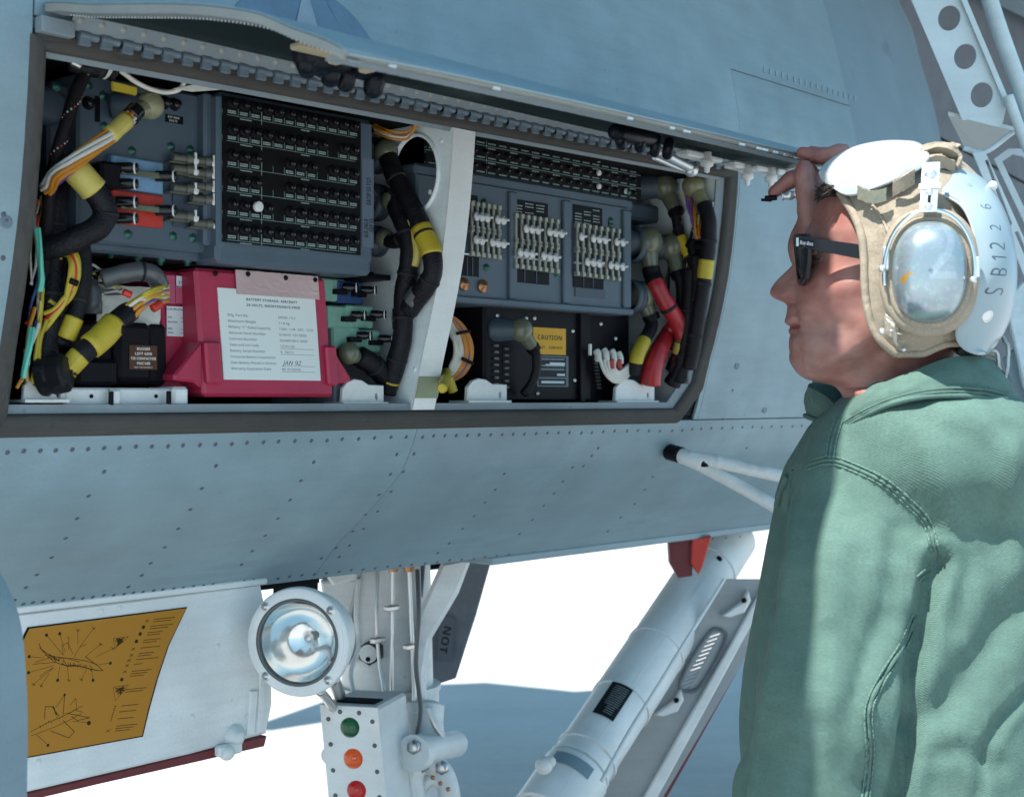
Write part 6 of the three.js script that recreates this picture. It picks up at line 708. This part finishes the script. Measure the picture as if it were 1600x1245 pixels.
const skinMat = new THREE.MeshPhysicalMaterial({ color: 0xffffff, vertexColors: true, roughness: .48, bumpMap: rep(T.grain, .035), bumpScale: .0005, side: THREE.DoubleSide, sheen: .2, sheenColor: lin(.5, .2, .15), sheenRoughness: .5 });
const body = add(man, 'body', bodyGeo(), skinMat);
const eyeAt = (s) => [LA(1289, 409, 0), LB(1264, 409), s * .032]; add(man, 'eye', ball(eyeAt(1), .0118, 16), mat([.1, .06, .05], .35)); add(man, 'eye', ball(eyeAt(-1), .0118, 16), mat([.1, .06, .05], .35));  // shade behind the glasses is put into the dark eyeball colour
for (const s of [1, -1]) { const e = eyeAt(s); add(man, 'iris', ball([e[0] - .0088, e[1], e[2]], .0050, 12, [.45, 1, 1].map(x => 1)), M.brown); add(man, 'eyelid', shell((p, q) => { const a = -1.1 + 2.2 * p, b = .25 + .95 * q; return [e[0] - .0127 * Math.cos(a) * Math.cos(b), e[1] + .0127 * Math.sin(b), e[2] + .0127 * Math.sin(a) * Math.cos(b)]; }, 12, 6, .0008), mat([.33, .15, .11], .5)); }
// lashes and brow
{ const hm = mat([.02, .012, .01], .6), l = []; for (let i = 0; i < 44; i++) { const c = .016 + .036 * i / 44, x = 1256 + 14 * (i / 44) ** 1.5; l.push(tube([L(x, 380 + rr(-2, 4), c), L(x - 3 + 2 * (i / 44), 376 + rr(-2, 2), c + .003)], k => .0006 * (1 - .6 * k), { s: 4, n: 3 })); } for (let i = 0; i < 26; i++) { const c = .022 + .022 * i / 26, x = 1267 + 10 * (i / 26) ** 2; l.push(tube([L(x + 6, 405, c), L(x - 2, 404 + rr(-1, 2), c + .001)], .0005, { s: 4, n: 3 })); } add(man, 'brow_hair', l, hm); }
// hair: loose dark locks under the front of the helmet
{ const hm = mat([.018, .012, .01], .55), L1 = []; for (let i = 0; i < 800; i++) { const c = rr(-.058, .066), k = rnd(), x0 = 1312 - 10 * k, y0 = 288 + 16 * k + rr(-3, 3), ln = rr(10, 34) * (c > .03 ? 1 : .8), dr = rr(-.25, .55); L1.push(tube([L(x0, y0, c * .97), L(x0 - ln * .4, y0 + ln * .05, c * 1.02), L(x0 - ln * .75, y0 + ln * dr * .5, c * 1.03), L(x0 - ln, y0 + ln * dr, c * 1.0)], q => .0006 * (1 - .8 * q * q), { s: 4, n: 7, cap: false })); }
  L1.push(shell((s, t) => { const y = 284 + 34 * t, c = (s - .5) * 2 * .060; return [LA(1296 + 18 * Math.pow(Math.abs(s - .5) * 2, 2) + 4 * t + 2 * nz(s * 12, t * 6, 1), y), LB(1300, y), c]; }, 30, 10, .003)); add(man, 'hair', L1, hm); }
// --- shirt
const toPx = (a, b, c) => { const p = HO.clone().addScaledVector(ex, a).addScaledVector(ez, c); p.y += b; return [CX + FP * p.x / -p.z, CY - FP * (p.y - 1.5) / -p.z]; };
const scaleUV = (g, a, b) => { const u = g.attributes.uv; for (let i = 0; i < u.count; i++) u.setXY(i, u.getX(i) * a, u.getY(i) * b); return g; };
const shirtF = (x, y, z) => smin(smin(torsoF(x, y, z), armF(x, y, z), .022), arm2(x, y, z), .02);
const segD = (x, y, pts) => { let d = 1e9; for (let i = 0; i < pts.length - 1; i++) { const [ax, ay] = pts[i], [bx, by] = pts[i + 1], t = clamp(((x - ax) * (bx - ax) + (y - ay) * (by - ay)) / ((bx - ax) ** 2 + (by - ay) ** 2), 0, 1); d = Math.min(d, Math.hypot(x - ax - (bx - ax) * t, y - ay - (by - ay) * t)); } return d; };
const creases = [[[[1222, 790], [1204, 945], [1174, 1105], [1152, 1250]], .0055, 9], [[[1466, 878], [1442, 960], [1427, 1050], [1422, 1130], [1398, 1260]], .013, 15], [[[1590, 940], [1530, 1030], [1490, 1085], [1430, 1140]], .007, 26], [[[1600, 1085], [1560, 1130], [1538, 1170], [1532, 1250]], .0045, 9], [[[1452, 700], [1478, 760], [1496, 840]], -.004, 24], [[[1500, 840], [1508, 900], [1500, 980]], .003, 16], [[[1300, 800], [1298, 934], [1280, 1100]], -.003, 20], [[[1340, 880], [1352, 1000], [1338, 1120]], .003, 22], [[[1582, 700], [1590, 850], [1580, 940]], -.004, 18], [[[1240, 740], [1226, 800], [1222, 860]], .003, 8], [[[1470, 640], [1530, 660], [1600, 720]], -.003, 18], [[[1395, 990], [1360, 1070], [1340, 1200]], -.003, 14], [[[1450, 1180], [1500, 1170], [1560, 1200]], .003, 14], [[[1330, 770], [1380, 800], [1430, 850]], -.002, 16], [[[1402, 830], [1382, 950], [1345, 1090]], .0032, 15], [[[1290, 990], [1272, 1120], [1256, 1250]], .003, 13]];
const seamPx = [[[1262, 727], [1296, 719], [1345, 735], [1384, 755], [1420, 785], [1448, 815], [1462, 860], [1467, 884]], [[1432, 962], [1412, 1008], [1377, 1064], [1359, 1106], [1360, 1180], [1352, 1260]]];
const foldF = (x, y, z) => { const rg = q => 1 - Math.abs(q) * 2; let d = .0011 * fbm(x * 9, y * 6, z * 9 + 2) + .0008 * Math.pow(Math.max(0, rg(nz(x * 13 + 3, y * 7, z * 13))), 3) + .0006 * nz(x * 40, y * 26, z * 40); if (z > -.16) { const q = toPx(x, y, z); const f = sst(-.16, -.06, z); for (const pts of seamPx) { const r = segD(q[0], q[1], pts); if (r < 40) d += f * .0008 * Math.sin(q[0] * .32 + q[1] * .30 + 2 * nz(q[0] * .05, q[1] * .05, 1)) * Math.exp(-r * r / 300); } for (const [pts, dp, w] of creases) { const r = segD(q[0], q[1], pts) / w; if (r < 4) d -= f * dp * (Math.exp(-r * r) - .35 * Math.exp(-((r - 1.9) ** 2))); } } return d; };
const cloth = new THREE.MeshPhysicalMaterial({ color: lin(.11, .205, .172), roughness: .9, map: T2.clothc, bumpMap: T2.cloth, bumpScale: .0006, side: THREE.DoubleSide, sheen: .25, sheenColor: lin(.12, .2, .17), sheenRoughness: .6 });
const seamM = cloth.clone(); seamM.color = lin(.104, .194, .162);
const shirtG = nets(shirtF, [-.30, LB(1400, 1590), -.42], [.27, LB(1400, 588), .19], .0068, foldF);
{ const p = shirtG.attributes.position, a = new Float32Array(p.count * 2); for (let i = 0; i < p.count; i++) { const x = p.getX(i) - .03, z = p.getZ(i) + .12, r = Math.hypot(x, z); a[2 * i] = Math.atan2(x, z) * .17; a[2 * i + 1] = p.getY(i) - .8 * r; } shirtG.setAttribute('uv', new THREE.BufferAttribute(a, 2)); shirtG.userData.keepUV = true; }
const shirt = add(man, 'shirt', shirtG, cloth, 'faded green long sleeved work shirt');
// points on the cloth along a sight line
const onCloth = (px, py, lift = 0) => { let c0 = .22, c1 = -.2; for (let c = .22; c > -.25; c -= .006) { const p = L(px, py, c), d = shirtF(...p) - foldF(...p); if (d < 0) { c1 = c; break; } c0 = c; } for (let i = 0; i < 12; i++) { const m = (c0 + c1) / 2, p = L(px, py, m); shirtF(...p) - foldF(...p) < 0 ? c1 = m : c0 = m; } return L(px, py, c0 + lift); };
const seamLine = (pts, off) => { const cu = new THREE.CatmullRomCurve3(pts.map(p => new THREE.Vector3(p[0], p[1], 0))), n = pts.length * 6, o = []; for (let i = 0; i <= n; i++) { const p = cu.getPoint(i / n), t = cu.getTangent(i / n); o.push(onCloth(p.x - t.y * off, p.y + t.x * off, .0002)); } return o; };
const seams = [[[1262, 727], [1296, 719], [1345, 735], [1384, 755], [1420, 785], [1448, 815], [1462, 860], [1467, 884]], [[1312, 655], [1302, 685], [1297, 716]], [[1432, 962], [1412, 1008], [1377, 1064], [1359, 1106], [1360, 1180], [1352, 1260]], [[1437, 906], [1452, 893], [1466, 882]]];
seams.forEach((s, k) => { const a = seamLine(s, -6), b = seamLine(s, 6), mid = seamLine(s, 0); add(shirt, 'seam_ridge', [tube(a, .0013, { s: 7, n: a.length * 2, wob: .35 }), tube(b, .0013, { s: 7, n: b.length * 2, wob: .35 }), tube(mid, .0018, { s: 8, n: mid.length * 2, wob: .3 })], seamM);
  const st = []; for (const [P1, o] of [[a, .0016], [b, .0016]]) { const cu = new THREE.CatmullRomCurve3(P1.map(V3)), N = Math.floor(cu.getLength() / .0048); for (let i = 0; i < N; i++) { const p = cu.getPoint((i + .15) / N), q = cu.getPoint((i + .75) / N); st.push(cyl([p.x, p.y + .0003, p.z + o], [q.x, q.y + .0003, q.z + o], .00055, .00055, 5)); } } add(shirt, 'stitching', st, mat([.12, .22, .185], .9), null, 'stuff'); });
// collar: a folded band round the neck
{ const top = [[1262, 604, -.062], [1290, 618, -.030], [1318, 640, .022], [1345, 616, .056], [1385, 596, .074], [1428, 579, .080], [1478, 560, .076], [1520, 556, .058], [1552, 562, .02], [1556, 572, -.03], [1530, 580, -.085], [1470, 588, -.125], [1390, 596, -.14], [1315, 598, -.125], [1268, 598, -.085], [1262, 604, -.062]].map(p => L(...p)), bot = [[1290.28, 661, -0.054], [1298.16, 669, -0.02], [1308.01, 677, 0.035], [1343.47, 655, 0.072], [1388.78, 633, 0.094], [1430.15, 622, 0.102], [1485.31, 618, 0.096], [1538.5, 622, 0.074], [1587.75, 639, 0.03], [1593.66, 653, -0.03], [1558.2, 657, -0.092], [1479.4, 659, -0.142], [1390.75, 664, -0.157], [1311.95, 664, -0.142], [1260.73, 649, -0.097], [1290.28, 661, -0.054]].map(p => L(...p));
  const ct = new THREE.CatmullRomCurve3(top.map(V3), false, 'centripetal'), cb = new THREE.CatmullRomCurve3(bot.map(V3), false, 'centripetal');
  const cf = (s, t, o = 0) => { const a = ct.getPoint(s), b = cb.getPoint(s), p = a.clone().lerp(b, t), bul = .005 * Math.sin(Math.min(1, t * 1.05) * Math.PI) + .0012 * nz(s * 22, t * 4, 1) + o; const nrm = new THREE.Vector3(p.x - LA(1440, 600), 0, p.z + .04).normalize(); p.addScaledVector(nrm, bul); return [p.x, p.y, p.z]; };
  const col = add(man, 'collar', scaleUV(shell((s, t) => cf(s, t), 110, 16, -.004, { keepUV: true }), .62, .07), cloth, 'turned down green collar'); add(col, 'collar_stand', shell((s, t) => { const a = ct.getPoint(s), b = cb.getPoint(s), p = a.lerp(b, .9 * t), q = new THREE.Vector3(p.x - LA(1440, 600), 0, p.z + .04).normalize(); p.addScaledVector(q, -.005 - .014 * t); return [p.x, p.y - .002, p.z]; }, 80, 8, .003), cloth);
  for (const t of [.80, .90]) { const p = []; for (let i = 0; i <= 90; i++) p.push(cf(.10 + .58 * i / 90, t, .0036)); add(col, 'seam_ridge', tube(p, .0013, { s: 7, n: 180, wob: .4 }), seamM); }
  add(col, 'collar_edge', tube([...Array(100)].map((_, i) => cf(i / 99, 1, .002)), .0026, { s: 8, n: 160, wob: .2 }), cloth);
}
// pocket flap at the front, trousers and boots
add(shirt, 'pocket_flap', [tube([[1232, 745], [1222, 765], [1216, 790]].map(p => onCloth(...p, .001)), .0045, { s: 8, wob: .3 })], seamM); add(shirt, 'pocket_flap', [tube([[1240, 735], [1236, 760], [1232, 800]].map(p => onCloth(...p, .0005)), .0025, { s: 8, wob: .3 })], seamM);
{ const hips = LB(1400, 1500), pm2 = mat([.03, .04, .06], .9, { map: T2.clothc, bumpMap: T2.cloth, bumpScale: .0005 });
  add(man, 'trousers', nets((x, y, z) => { let d = cap(x, y, z, [.02, hips + .1, -.1], [.02, hips, -.1], .165, .15); for (const [c, o] of [[0, -.03], [-.2, .05]]) d = smin(d, Math.min(cap(x, y, z, [.02, hips - .02, c], [o, floorB + .5, c], .105, .078), cap(x, y, z, [o, floorB + .5, c], [.03 + o, floorB + .11, c], .078, .072)), .03); return d; }, [-.22, floorB + .03, -.32], [.24, hips + .3, .13], .016), pm2);
  for (const [c, o] of [[0, -.03], [-.2, .05]]) add(man, 'boot', nets((x, y, z) => Math.max(smin(cap(x, y, z, [.035 + o, floorB + .16, c], [.04 + o, floorB + .05, c], .05, .052), cap(x, y, z, [.05 + o, floorB + .045, c], [-.13 + o, floorB + .04, c], .05, .042), .03), floorB + .001 - y), [-.24, floorB - .01, c - .08], [.2, floorB + .22, c + .08], .01), M.black); }
// --- sunglasses
{ const g = human('sunglasses', 'black wide framed sunglasses worn by the man', 'sunglasses', L(1250, 400, 0)), gl = dk([.006, .006, .008], .2, { specularIntensity: .7 }), fm = dk([.008, .008, .011], .28, { specularIntensity: .6 });
  const af = (c, y) => LA(1240, y) + (c / .07) ** 2 * .0155 + (y - 370) * .000055, lensO = [[.0115, 374], [.03, 371], [.069, 370], [.0705, 384], [.067, 412], [.058, 437], [.044, 447], [.028, 444], [.016, 428], [.0105, 400]];
  const ins = lensO.map(([c, y]) => [c + (.04 - c) * .12, y + (407 - y) * .12]), outl = [[-.0725, 368], [-.03, 368], [0, 374], [.03, 368], [.0725, 368], [.0735, 385], [.0695, 414], [.060, 440], [.044, 451], [.027, 448], [.0145, 431], [.007, 396], [0, 388], [-.007, 396], [-.0145, 431], [-.027, 448], [-.044, 451], [-.060, 440], [-.0695, 414], [-.0735, 385]];
  const bY = y => LB(1250, y), mk = (pts, th, off, holes) => warp(new TessellateModifier(.012, 4).modify(poly(pts.map(([c, y]) => [c, bY(y)]), th, { bevel: .0006, holes: holes && holes.map(h => h.map(([c, y]) => [c, bY(y)])) }).toNonIndexed()), (c, b, z) => { const y = HY - b / .000657; return [af(c, y) + off - z, LB(1250, y, Math.abs(c)), c]; });
  const neg = a => a.map(([c, y]) => [-c, y]).reverse();
  add(g, 'frame_front', mk(outl, .0045, 0, [ins, neg(ins)]), fm); add(g, 'lens', mk(ins.map(([c, y]) => [c + (c - .04) * .03, y]), .0014, .0015), gl); add(g, 'lens', mk(neg(ins), .0014, .0015), gl);
  for (const s of [1, -1]) add(g, 'temple', warp(cbox(0, 1, -1, 1, 0, .0034, .0005), (k, v, z) => { const x = 1250 + k * 118, y = 376 + 25 * k, h = (7.5 + 3.5 * k) * .000657; return [LA(x, y), LB(1250, y, .074) + v * h, s * (.0722 + .0055 * sst(0, .6, k) + z)]; }), fm);
  add(g, 'temple_print', warp(rectUV(0, 1, -1, 1, 0, .0003), (k, v, z) => { const x = 1256 + k * 22, y = 378.5 + 4 * k; return [LA(x, y), LB(1250, y, .076) + v * .0036, .0762 + .0012 * k + z]; }), printMat(canvasTex(200, 70, c => { c.fillStyle = '#17171b'; c.fillRect(0, 0, 200, 70); c.fillStyle = '#c9c9cc'; c.font = 'italic bold 48px serif'; c.fillText('Ray-Ban', 8, 50, 184); }), .4));
  add(g, 'hinge_plate', warp(cbox(0, .3, -1, 1, 0, .001, .0002), (k, v, z) => [LA(1252 + k * 12, 378), LB(1250, 378, .075) + v * .004, .0756 + z]), M.steel); }
// --- pen
{ const c = hc + .006, g = human('pen', 'thin black and silver pen held between the man\'s fingers', 'pen', L(1240, 306, c)), A = (x, y) => L(x, y, c); add(g, 'barrel', tube([A(1214, 308.5), A(1196, 310)], .0030, { s: 12, n: 4 }), M.black); add(g, 'clip', tube([A(1206, 313), A(1190, 312)], .0016, { s: 8, n: 4 }), M.black); add(g, 'silver_grip', tube([A(1222, 307.5), A(1246, 303.5)], t => .0045 * (1 - .18 * Math.sin(t * 9)), { s: 12, n: 14 }), M.alu); add(g, 'shaft', tube([A(1244, 304), A(1286, 298)], .0036, { s: 12, n: 4 }), M.black); }
// --- helmet
{ const g = human('flight_deck_helmet', 'tan cloth deck helmet with white shell plates and a silver ear cup', 'helmet', L(1440, 400, 0));
  const tanM = pm([.42, .355, .27], .85, { map: T2.clothc, bumpMap: T2.cloth, bumpScale: .0006 }), plateM = pm([.52, .56, .58], .28, { map: rep(T.mottle, .2), bumpScale: .00005 });
  const fe = [[236, 1388], [250, 1346], [270, 1322], [290, 1313], [302, 1320], [330, 1337], [365, 1349], [400, 1353], [440, 1354], [480, 1358], [510, 1366], [535, 1381], [553, 1402]], bk = [[236, 1466], [250, 1498], [270, 1522], [300, 1546], [340, 1560], [400, 1567], [450, 1565], [500, 1552], [530, 1532], [553, 1500]], hw = [[236, .022], [250, .052], [270, .071], [300, .083], [340, .0895], [400, .0935], [450, .093], [500, .088], [530, .082], [553, .073]];
  const bot = s => 553 - 16 * sst(.06, .24, s) * sst(.5, .3, s) ;
  const capP = (s, y) => { const f = LA(lerpT(fe, y), y), r = LA(lerpT(bk, y), y), w = lerpT(hw, y), ac = LA(1436, y), Rf = LA(1436, y) - LA(1270, y), t0 = Math.acos(clamp((ac - f) / Rf, -.2, .95)), th = t0 + (2 * Math.PI - 2 * t0) * s, cs = Math.cos(th), sn = Math.sin(th); const a = ac - (cs > 0 ? Rf : r - ac) * cs, wr = .0016 * fbm(a * 35, y * .02, sn * 4) + .0012 * nz(a * 90, y * .07, 3); return [a, LB(1436, y, Math.abs(w * sn)), (w + wr) * sn]; };
  const cp = add(g, 'cloth_cap', shell((s, t) => { const y = 236 + (317) * t; return capP(s, Math.min(y, bot(s < .5 ? s : 1 - s) + 0)); }, 96, 70, -.003), tanM, 'tan cloth helmet liner');
  for (const s of [0, 1]) add(cp, 'edge_binding', tube([...Array(40)].map((_, i) => capP(s, 296 + 257 * i / 39)), .0042, { s: 10, n: 90, wob: .1 }), tanM);
  add(cp, 'edge_binding', tube([...Array(40)].map((_, i) => { const s = i / 39 * .45; return capP(s, bot(s)); }), .0036, { s: 10, n: 80, wob: .1 }), tanM);
  add(cp, 'side_seam', tube([...Array(24)].map((_, i) => { const q = capP(.055 + .012 * Math.sin(i / 23 * 3), 318 + 190 * i / 23); return [q[0], q[1], q[2] + .0012]; }), .0016, { s: 6, n: 60, wob: .3 }), tanM);
  // front plate over the crown
  const tp = [[1285, 266], [1293, 255], [1305, 246.5], [1322, 237.5], [1345, 229.5], [1380, 224.5], [1412, 225.5], [1432, 229], [1447, 240]], lw = [[1285, 268], [1292, 279], [1305, 288], [1318, 298], [1328, 302.5], [1345, 301.5], [1380, 290], [1412, 276], [1435, 265.5], [1447, 252]];
  const fpw = [[1285, .040], [1310, .064], [1345, .080], [1400, .088], [1447, .080]];
  const fpP = (s, t, o = 0) => { const x = 1285 + 162 * s, w = lerpT(fpw, x) + o, ph = Math.PI * t, bt = lerpT(tp, x), bl = lerpT(lw, x); const k = Math.pow(Math.sin(ph), .8), y = bl + (bt - bl) * k; const c = w * Math.cos(ph); return [LA(x, 260), LB(1370, y, Math.abs(c)) + o, c]; };
  const fpl = add(g, 'front_plate', shell((s, t) => fpP(s, t), 40, 48, -.003), plateM, 'white shell plate over the crown');
  add(fpl, 'plate_rim', [tube([...Array(41)].map((_, i) => fpP(i / 40, 0, .0005)), .0016, { s: 8, n: 60 }), tube([...Array(41)].map((_, i) => fpP(0, i / 40, .0005)), .0016, { s: 8, n: 60 }), tube([...Array(41)].map((_, i) => fpP(1, i / 40, .0005)), .0016, { s: 8, n: 60 })], plateM);
  const stud = (par, p, n, m = plateM) => { add(par, 'snap_stud', [lathe(p, n, [[.0001, .0022], [.003, .002], [.0042, .0014], [.0052, .0018], [.0066, .0012], [.0072, -.001]], 20)], m); };
  const nAt = (F, s, t) => { const p = V3(F(s, t)), a = V3(F(s + .01, t)).sub(p), b = V3(F(s, t + .01)).sub(p), n = a.cross(b).normalize(); if (n.z < 0) n.negate(); return n.toArray(); };
  for (const [s, t] of [[.2, .2], [.76, .26]]) stud(fpl, fpP(s, t, .0016), nAt(fpP, s, t));
  // rear plate wrapping the back of the head
  const rl = [[262, 1488], [280, 1476], [298, 1467], [318, 1494], [340, 1507], [370, 1515], [400, 1518], [430, 1515], [460, 1505], [485, 1496], [505, 1491], [522, 1490], [535, 1494], [546, 1505], [552, 1520]], rrr = [[262, 1491], [275, 1522], [290, 1540], [310, 1554], [340, 1568], [370, 1577], [410, 1583], [450, 1583], [490, 1576], [515, 1566], [535, 1554], [552, 1538]], rw = [[262, .05], [300, .078], [340, .092], [400, .098], [450, .098], [500, .09], [552, .072]];
  const rpP = (s, t, o = 0) => { const y = 262 + 290 * t, l = LA(lerpT(rl, y), y), r = LA(lerpT(rrr, y), y), w = lerpT(rw, y) + o, ph = Math.PI * s; const c = w * Math.cos(ph); return [l + (r - l) * Math.pow(Math.sin(ph), .85) + o * Math.sin(ph), LB(1520, y, Math.abs(c)), c]; };
  const rt = canvasTex(1400, 700, (c, W0, H0) => { c.fillStyle = '#8b9ca4'; c.fillRect(0, 0, W0, H0); for (let i = 0; i < 260; i++) { c.fillStyle = `rgba(${110 + rnd() * 60},${120 + rnd() * 60},${130 + rnd() * 60},${.1 + .25 * rnd()})`; c.fillRect(rnd() * W0, rnd() * H0, 1 + rnd() * 9, 1 + rnd() * 2); } const ch = (s, x, y, z) => { c.save(); c.translate(x, y); c.scale(4.2, 1); c.rotate(-Math.PI / 2 + .12); c.fillStyle = '#3a4a56'; c.font = `${z}px sans-serif`; c.fillText(s, 0, 0); c.restore(); };
    ch('S', 262, 482, 58); ch('B', 270, 416, 58); ch('1', 266, 360, 56); ch('2', 262, 318, 58); ch('2', 262, 246, 44); ch('6', 248, 168, 38); });
  const rp = add(g, 'rear_plate', shell((s, t) => rpP(s, 1 - t), 64, 60, -.003, { keepUV: true }), new THREE.MeshPhysicalMaterial({ map: rt, roughness: .3, side: THREE.DoubleSide }), 'pale shell plate behind the head with hand lettering');
  add(rp, 'plate_rim', [tube([...Array(61)].map((_, i) => rpP(0, i / 60, .0006)), .0017, { s: 8, n: 90 }), tube([...Array(41)].map((_, i) => rpP(i / 40, 1, .0006)), .0017, { s: 8, n: 60 }), tube([...Array(41)].map((_, i) => rpP(i / 40, 0, .0006)), .0017, { s: 8, n: 60 })], plateM);
  for (const [s, t] of [[.16, .10], [.14, .80]]) stud(rp, rpP(s, t, .0016), nAt(rpP, s, t), M.alu);
  // ear cup
  const se = (an, rx, ry, c, n = 2.35, dx = 0) => { const x = Math.sign(Math.cos(an)) * Math.pow(Math.abs(Math.cos(an)), 2 / n), y = Math.sign(Math.sin(an)) * Math.pow(Math.abs(Math.sin(an)), 2 / n); return L(1453 + dx + x * rx + y * 2, 425 - y * ry, c); };
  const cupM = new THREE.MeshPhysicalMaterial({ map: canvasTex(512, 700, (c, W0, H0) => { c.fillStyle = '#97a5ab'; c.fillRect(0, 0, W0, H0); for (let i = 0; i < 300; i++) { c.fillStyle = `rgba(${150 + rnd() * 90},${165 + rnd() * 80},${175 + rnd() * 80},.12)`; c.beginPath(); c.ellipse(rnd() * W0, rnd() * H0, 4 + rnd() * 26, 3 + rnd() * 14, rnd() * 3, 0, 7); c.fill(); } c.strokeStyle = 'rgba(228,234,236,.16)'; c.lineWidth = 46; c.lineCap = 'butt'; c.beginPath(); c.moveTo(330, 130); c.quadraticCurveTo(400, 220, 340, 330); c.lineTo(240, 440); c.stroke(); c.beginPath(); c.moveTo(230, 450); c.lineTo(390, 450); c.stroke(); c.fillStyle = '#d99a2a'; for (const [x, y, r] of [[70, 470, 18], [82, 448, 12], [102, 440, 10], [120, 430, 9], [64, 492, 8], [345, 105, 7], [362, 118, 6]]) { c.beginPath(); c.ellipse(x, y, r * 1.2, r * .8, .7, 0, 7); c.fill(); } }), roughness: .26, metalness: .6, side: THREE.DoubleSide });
  const cup = add(g, 'ear_cup', shell((s, t) => { const rho = 1 - Math.pow(1 - t, 1.6) * 1 + 0, an = -2 * Math.PI * s, h = .030 * Math.pow(Math.max(0, 1 - Math.pow(rho, 3.4)), .62); const p = se(an, 60 * rho, 80 * rho, .104); return [p[0], p[1], .104 + h]; }, 72, 22, .002), cupM, 'dented silver ear cup with orange paint chips');
  { const q = cup.geometry.attributes, u = q.uv, o = ORG.get(cup), x0 = LA(1453 - 58, 425), x1 = LA(1453 + 58, 425), y0 = LB(1453, 504), y1 = LB(1453, 346); for (let i = 0; i < u.count; i++) u.setXY(i, (q.position.getX(i) + o[0] - x0) / (x1 - x0), (q.position.getY(i) + o[1] - y0) / (y1 - y0)); }
  const loop = (rx, ry, c, r, n = 2.35, a0 = 0, a1 = 2 * Math.PI, dx = 0) => tube([...Array(61)].map((_, i) => se(a0 + (a1 - a0) * i / 60, rx, ry, c, n, dx)), r, { s: 10, n: 120, cap: a1 - a0 < 6 });
  add(cup, 'cup_rim', loop(62, 82, .104, .0034), tanM); add(cup, 'cushion', [loop(66, 88, .097, .0075), loop(63, 85, .09, .009)], tanM, 'tan padded cushion round the ear cup');
  add(cup, 'wire_yoke', loop(71, 97, .111, .0019, 2.1, -.15, Math.PI + .2), M.chrome); add(cup, 'yoke_clip', [cbox(LA(1380, 432), LA(1390, 432), LB(1385, 437), LB(1385, 403), .106, .112, .001)], M.alu); add(cup, 'yoke_clip', [cbox(LA(1513, 432), LA(1521, 432), LB(1517, 448), LB(1517, 418), .106, .112, .001)], M.alu); add(cup, 'clip_screw', [ball(L(1379, 420, .112), .0036, 10), ball(L(1521, 437, .112), .0032, 10)], M.alu);
  // adjusting strap above the cup
  const sP = k => L(1456 - 5 * k, 254 + 78 * k, .094 + .017 * k), stp = (k0, k1, w, th, o) => warp(cbox(0, 1, -.5, .5, 0, 1, .02), (x, v, z) => { const p = sP(k0 + (k1 - k0) * x); return [p[0] + v * w, p[1], p[2] + z * th + o]; });
  const sm = mat([.38, .46, .54], .3, { metalness: .9, bumpMap: T2.grain, bumpScale: .0001 });
  const ms = add(g, 'metal_strap', [stp(0, .46, .0158, .0022, 0), stp(.50, 1, .0150, .0022, .001)], sm, 'bright metal adjusting strap'); add(ms, 'strap_slot', stp(.56, .86, .0026, .0004, .0033), M.dark); add(ms, 'strap_screw', [[.24, .0042], [.62, .003], [.9, .0032]].map(([k, r]) => { const p = sP(k); return lathe([p[0], p[1], p[2] + .0022], [0, 0, 1], [[.0001, .0026], [r * .7, .0024], [r, .0012], [r * 1.25, .0008], [r * 1.3, 0]], 14); }), M.alu); add(ms, 'strap_clip', stp(.43, .53, .019, .003, .0012), M.alu);
  // cloth straps on top and behind, chin strap end
  const ribbon = (pts, w, ang, th = .0025) => { const cu = new THREE.CatmullRomCurve3(pts.map(p => V3(L(...p)))); return shell((s, t) => { const p = cu.getPoint(s), k = (t - .5) * w; return [p.x + .0006 * nz(s * 9, t * 3, 2), p.y + k * Math.sin(ang) + .001 * nz(s * 8, t * 4, 1), p.z + k * Math.cos(ang)]; }, 24, 6, th); };
  add(g, 'cloth_strap', ribbon([[1424, 252, .03], [1440, 245, .03], [1462, 240, .032], [1492, 242, .034]], .034, .3, .004), tanM); add(g, 'cloth_strap', ribbon([[1436, 250, .058], [1458, 242, .06], [1482, 243, .058], [1497, 256, .05], [1490, 268, .05]], .022, .5, .004), tanM); add(g, 'cloth_strap', ribbon([[1446, 256, .075], [1470, 252, .07], [1494, 262, .06]], .012, 1.0, .004), tanM); add(g, 'cloth_strap', ribbon([[1470, 246, .02], [1484, 241, .03], [1495, 244, .03]], .024, .6, .005), tanM);
  add(g, 'inner_tab', ribbon([[1340, 300, .085], [1362, 308, .093], [1385, 304, .096]], .012, 1.35, .003), pm([.25, .26, .2], .8)); add(g, 'inner_tab', ribbon([[1395, 296, .092], [1410, 288, .095], [1430, 276, .094]], .014, 1.2, .004), tanM);
  add(g, 'chin_strap_end', [ribbon([[1384, 486, .092], [1394, 492, .097], [1402, 500, .094]], .010, 1.2, .004), ribbon([[1383, 498, .094], [1394, 505, .099], [1404, 512, .095]], .009, 1.2, .004), ribbon([[1384, 508, .093], [1396, 520, .098], [1402, 532, .093]], .014, 1.0, .005)], pm([.55, .5, .42], .8)); add(g, 'snap', [ball(L(1379, 518, .093), .0034, 10), ball(L(1413, 546, .082), .0026, 10)], M.alu);
  add(g, 'white_strap', [ribbon([[1566, 528, .0], [1574, 545, .012], [1572, 580, .014], [1562, 610, .010]], .012, .2, .0025), ribbon([[1544, 552, .02], [1556, 555, .02], [1560, 575, .016], [1566, 610, .012], [1572, 622, .01]], .010, .6, .0025), tube([[1560, 612, .012], [1572, 622, .014], [1574, 610, .012], [1566, 600, .01]].map(p => L(...p)), .003, { s: 8 })], M.clothWhite);
  add(g, 'cord_stud', ball(L(1552, 290, .03), .0046, 10), M.white);
}
renderer.render(scene, camera);
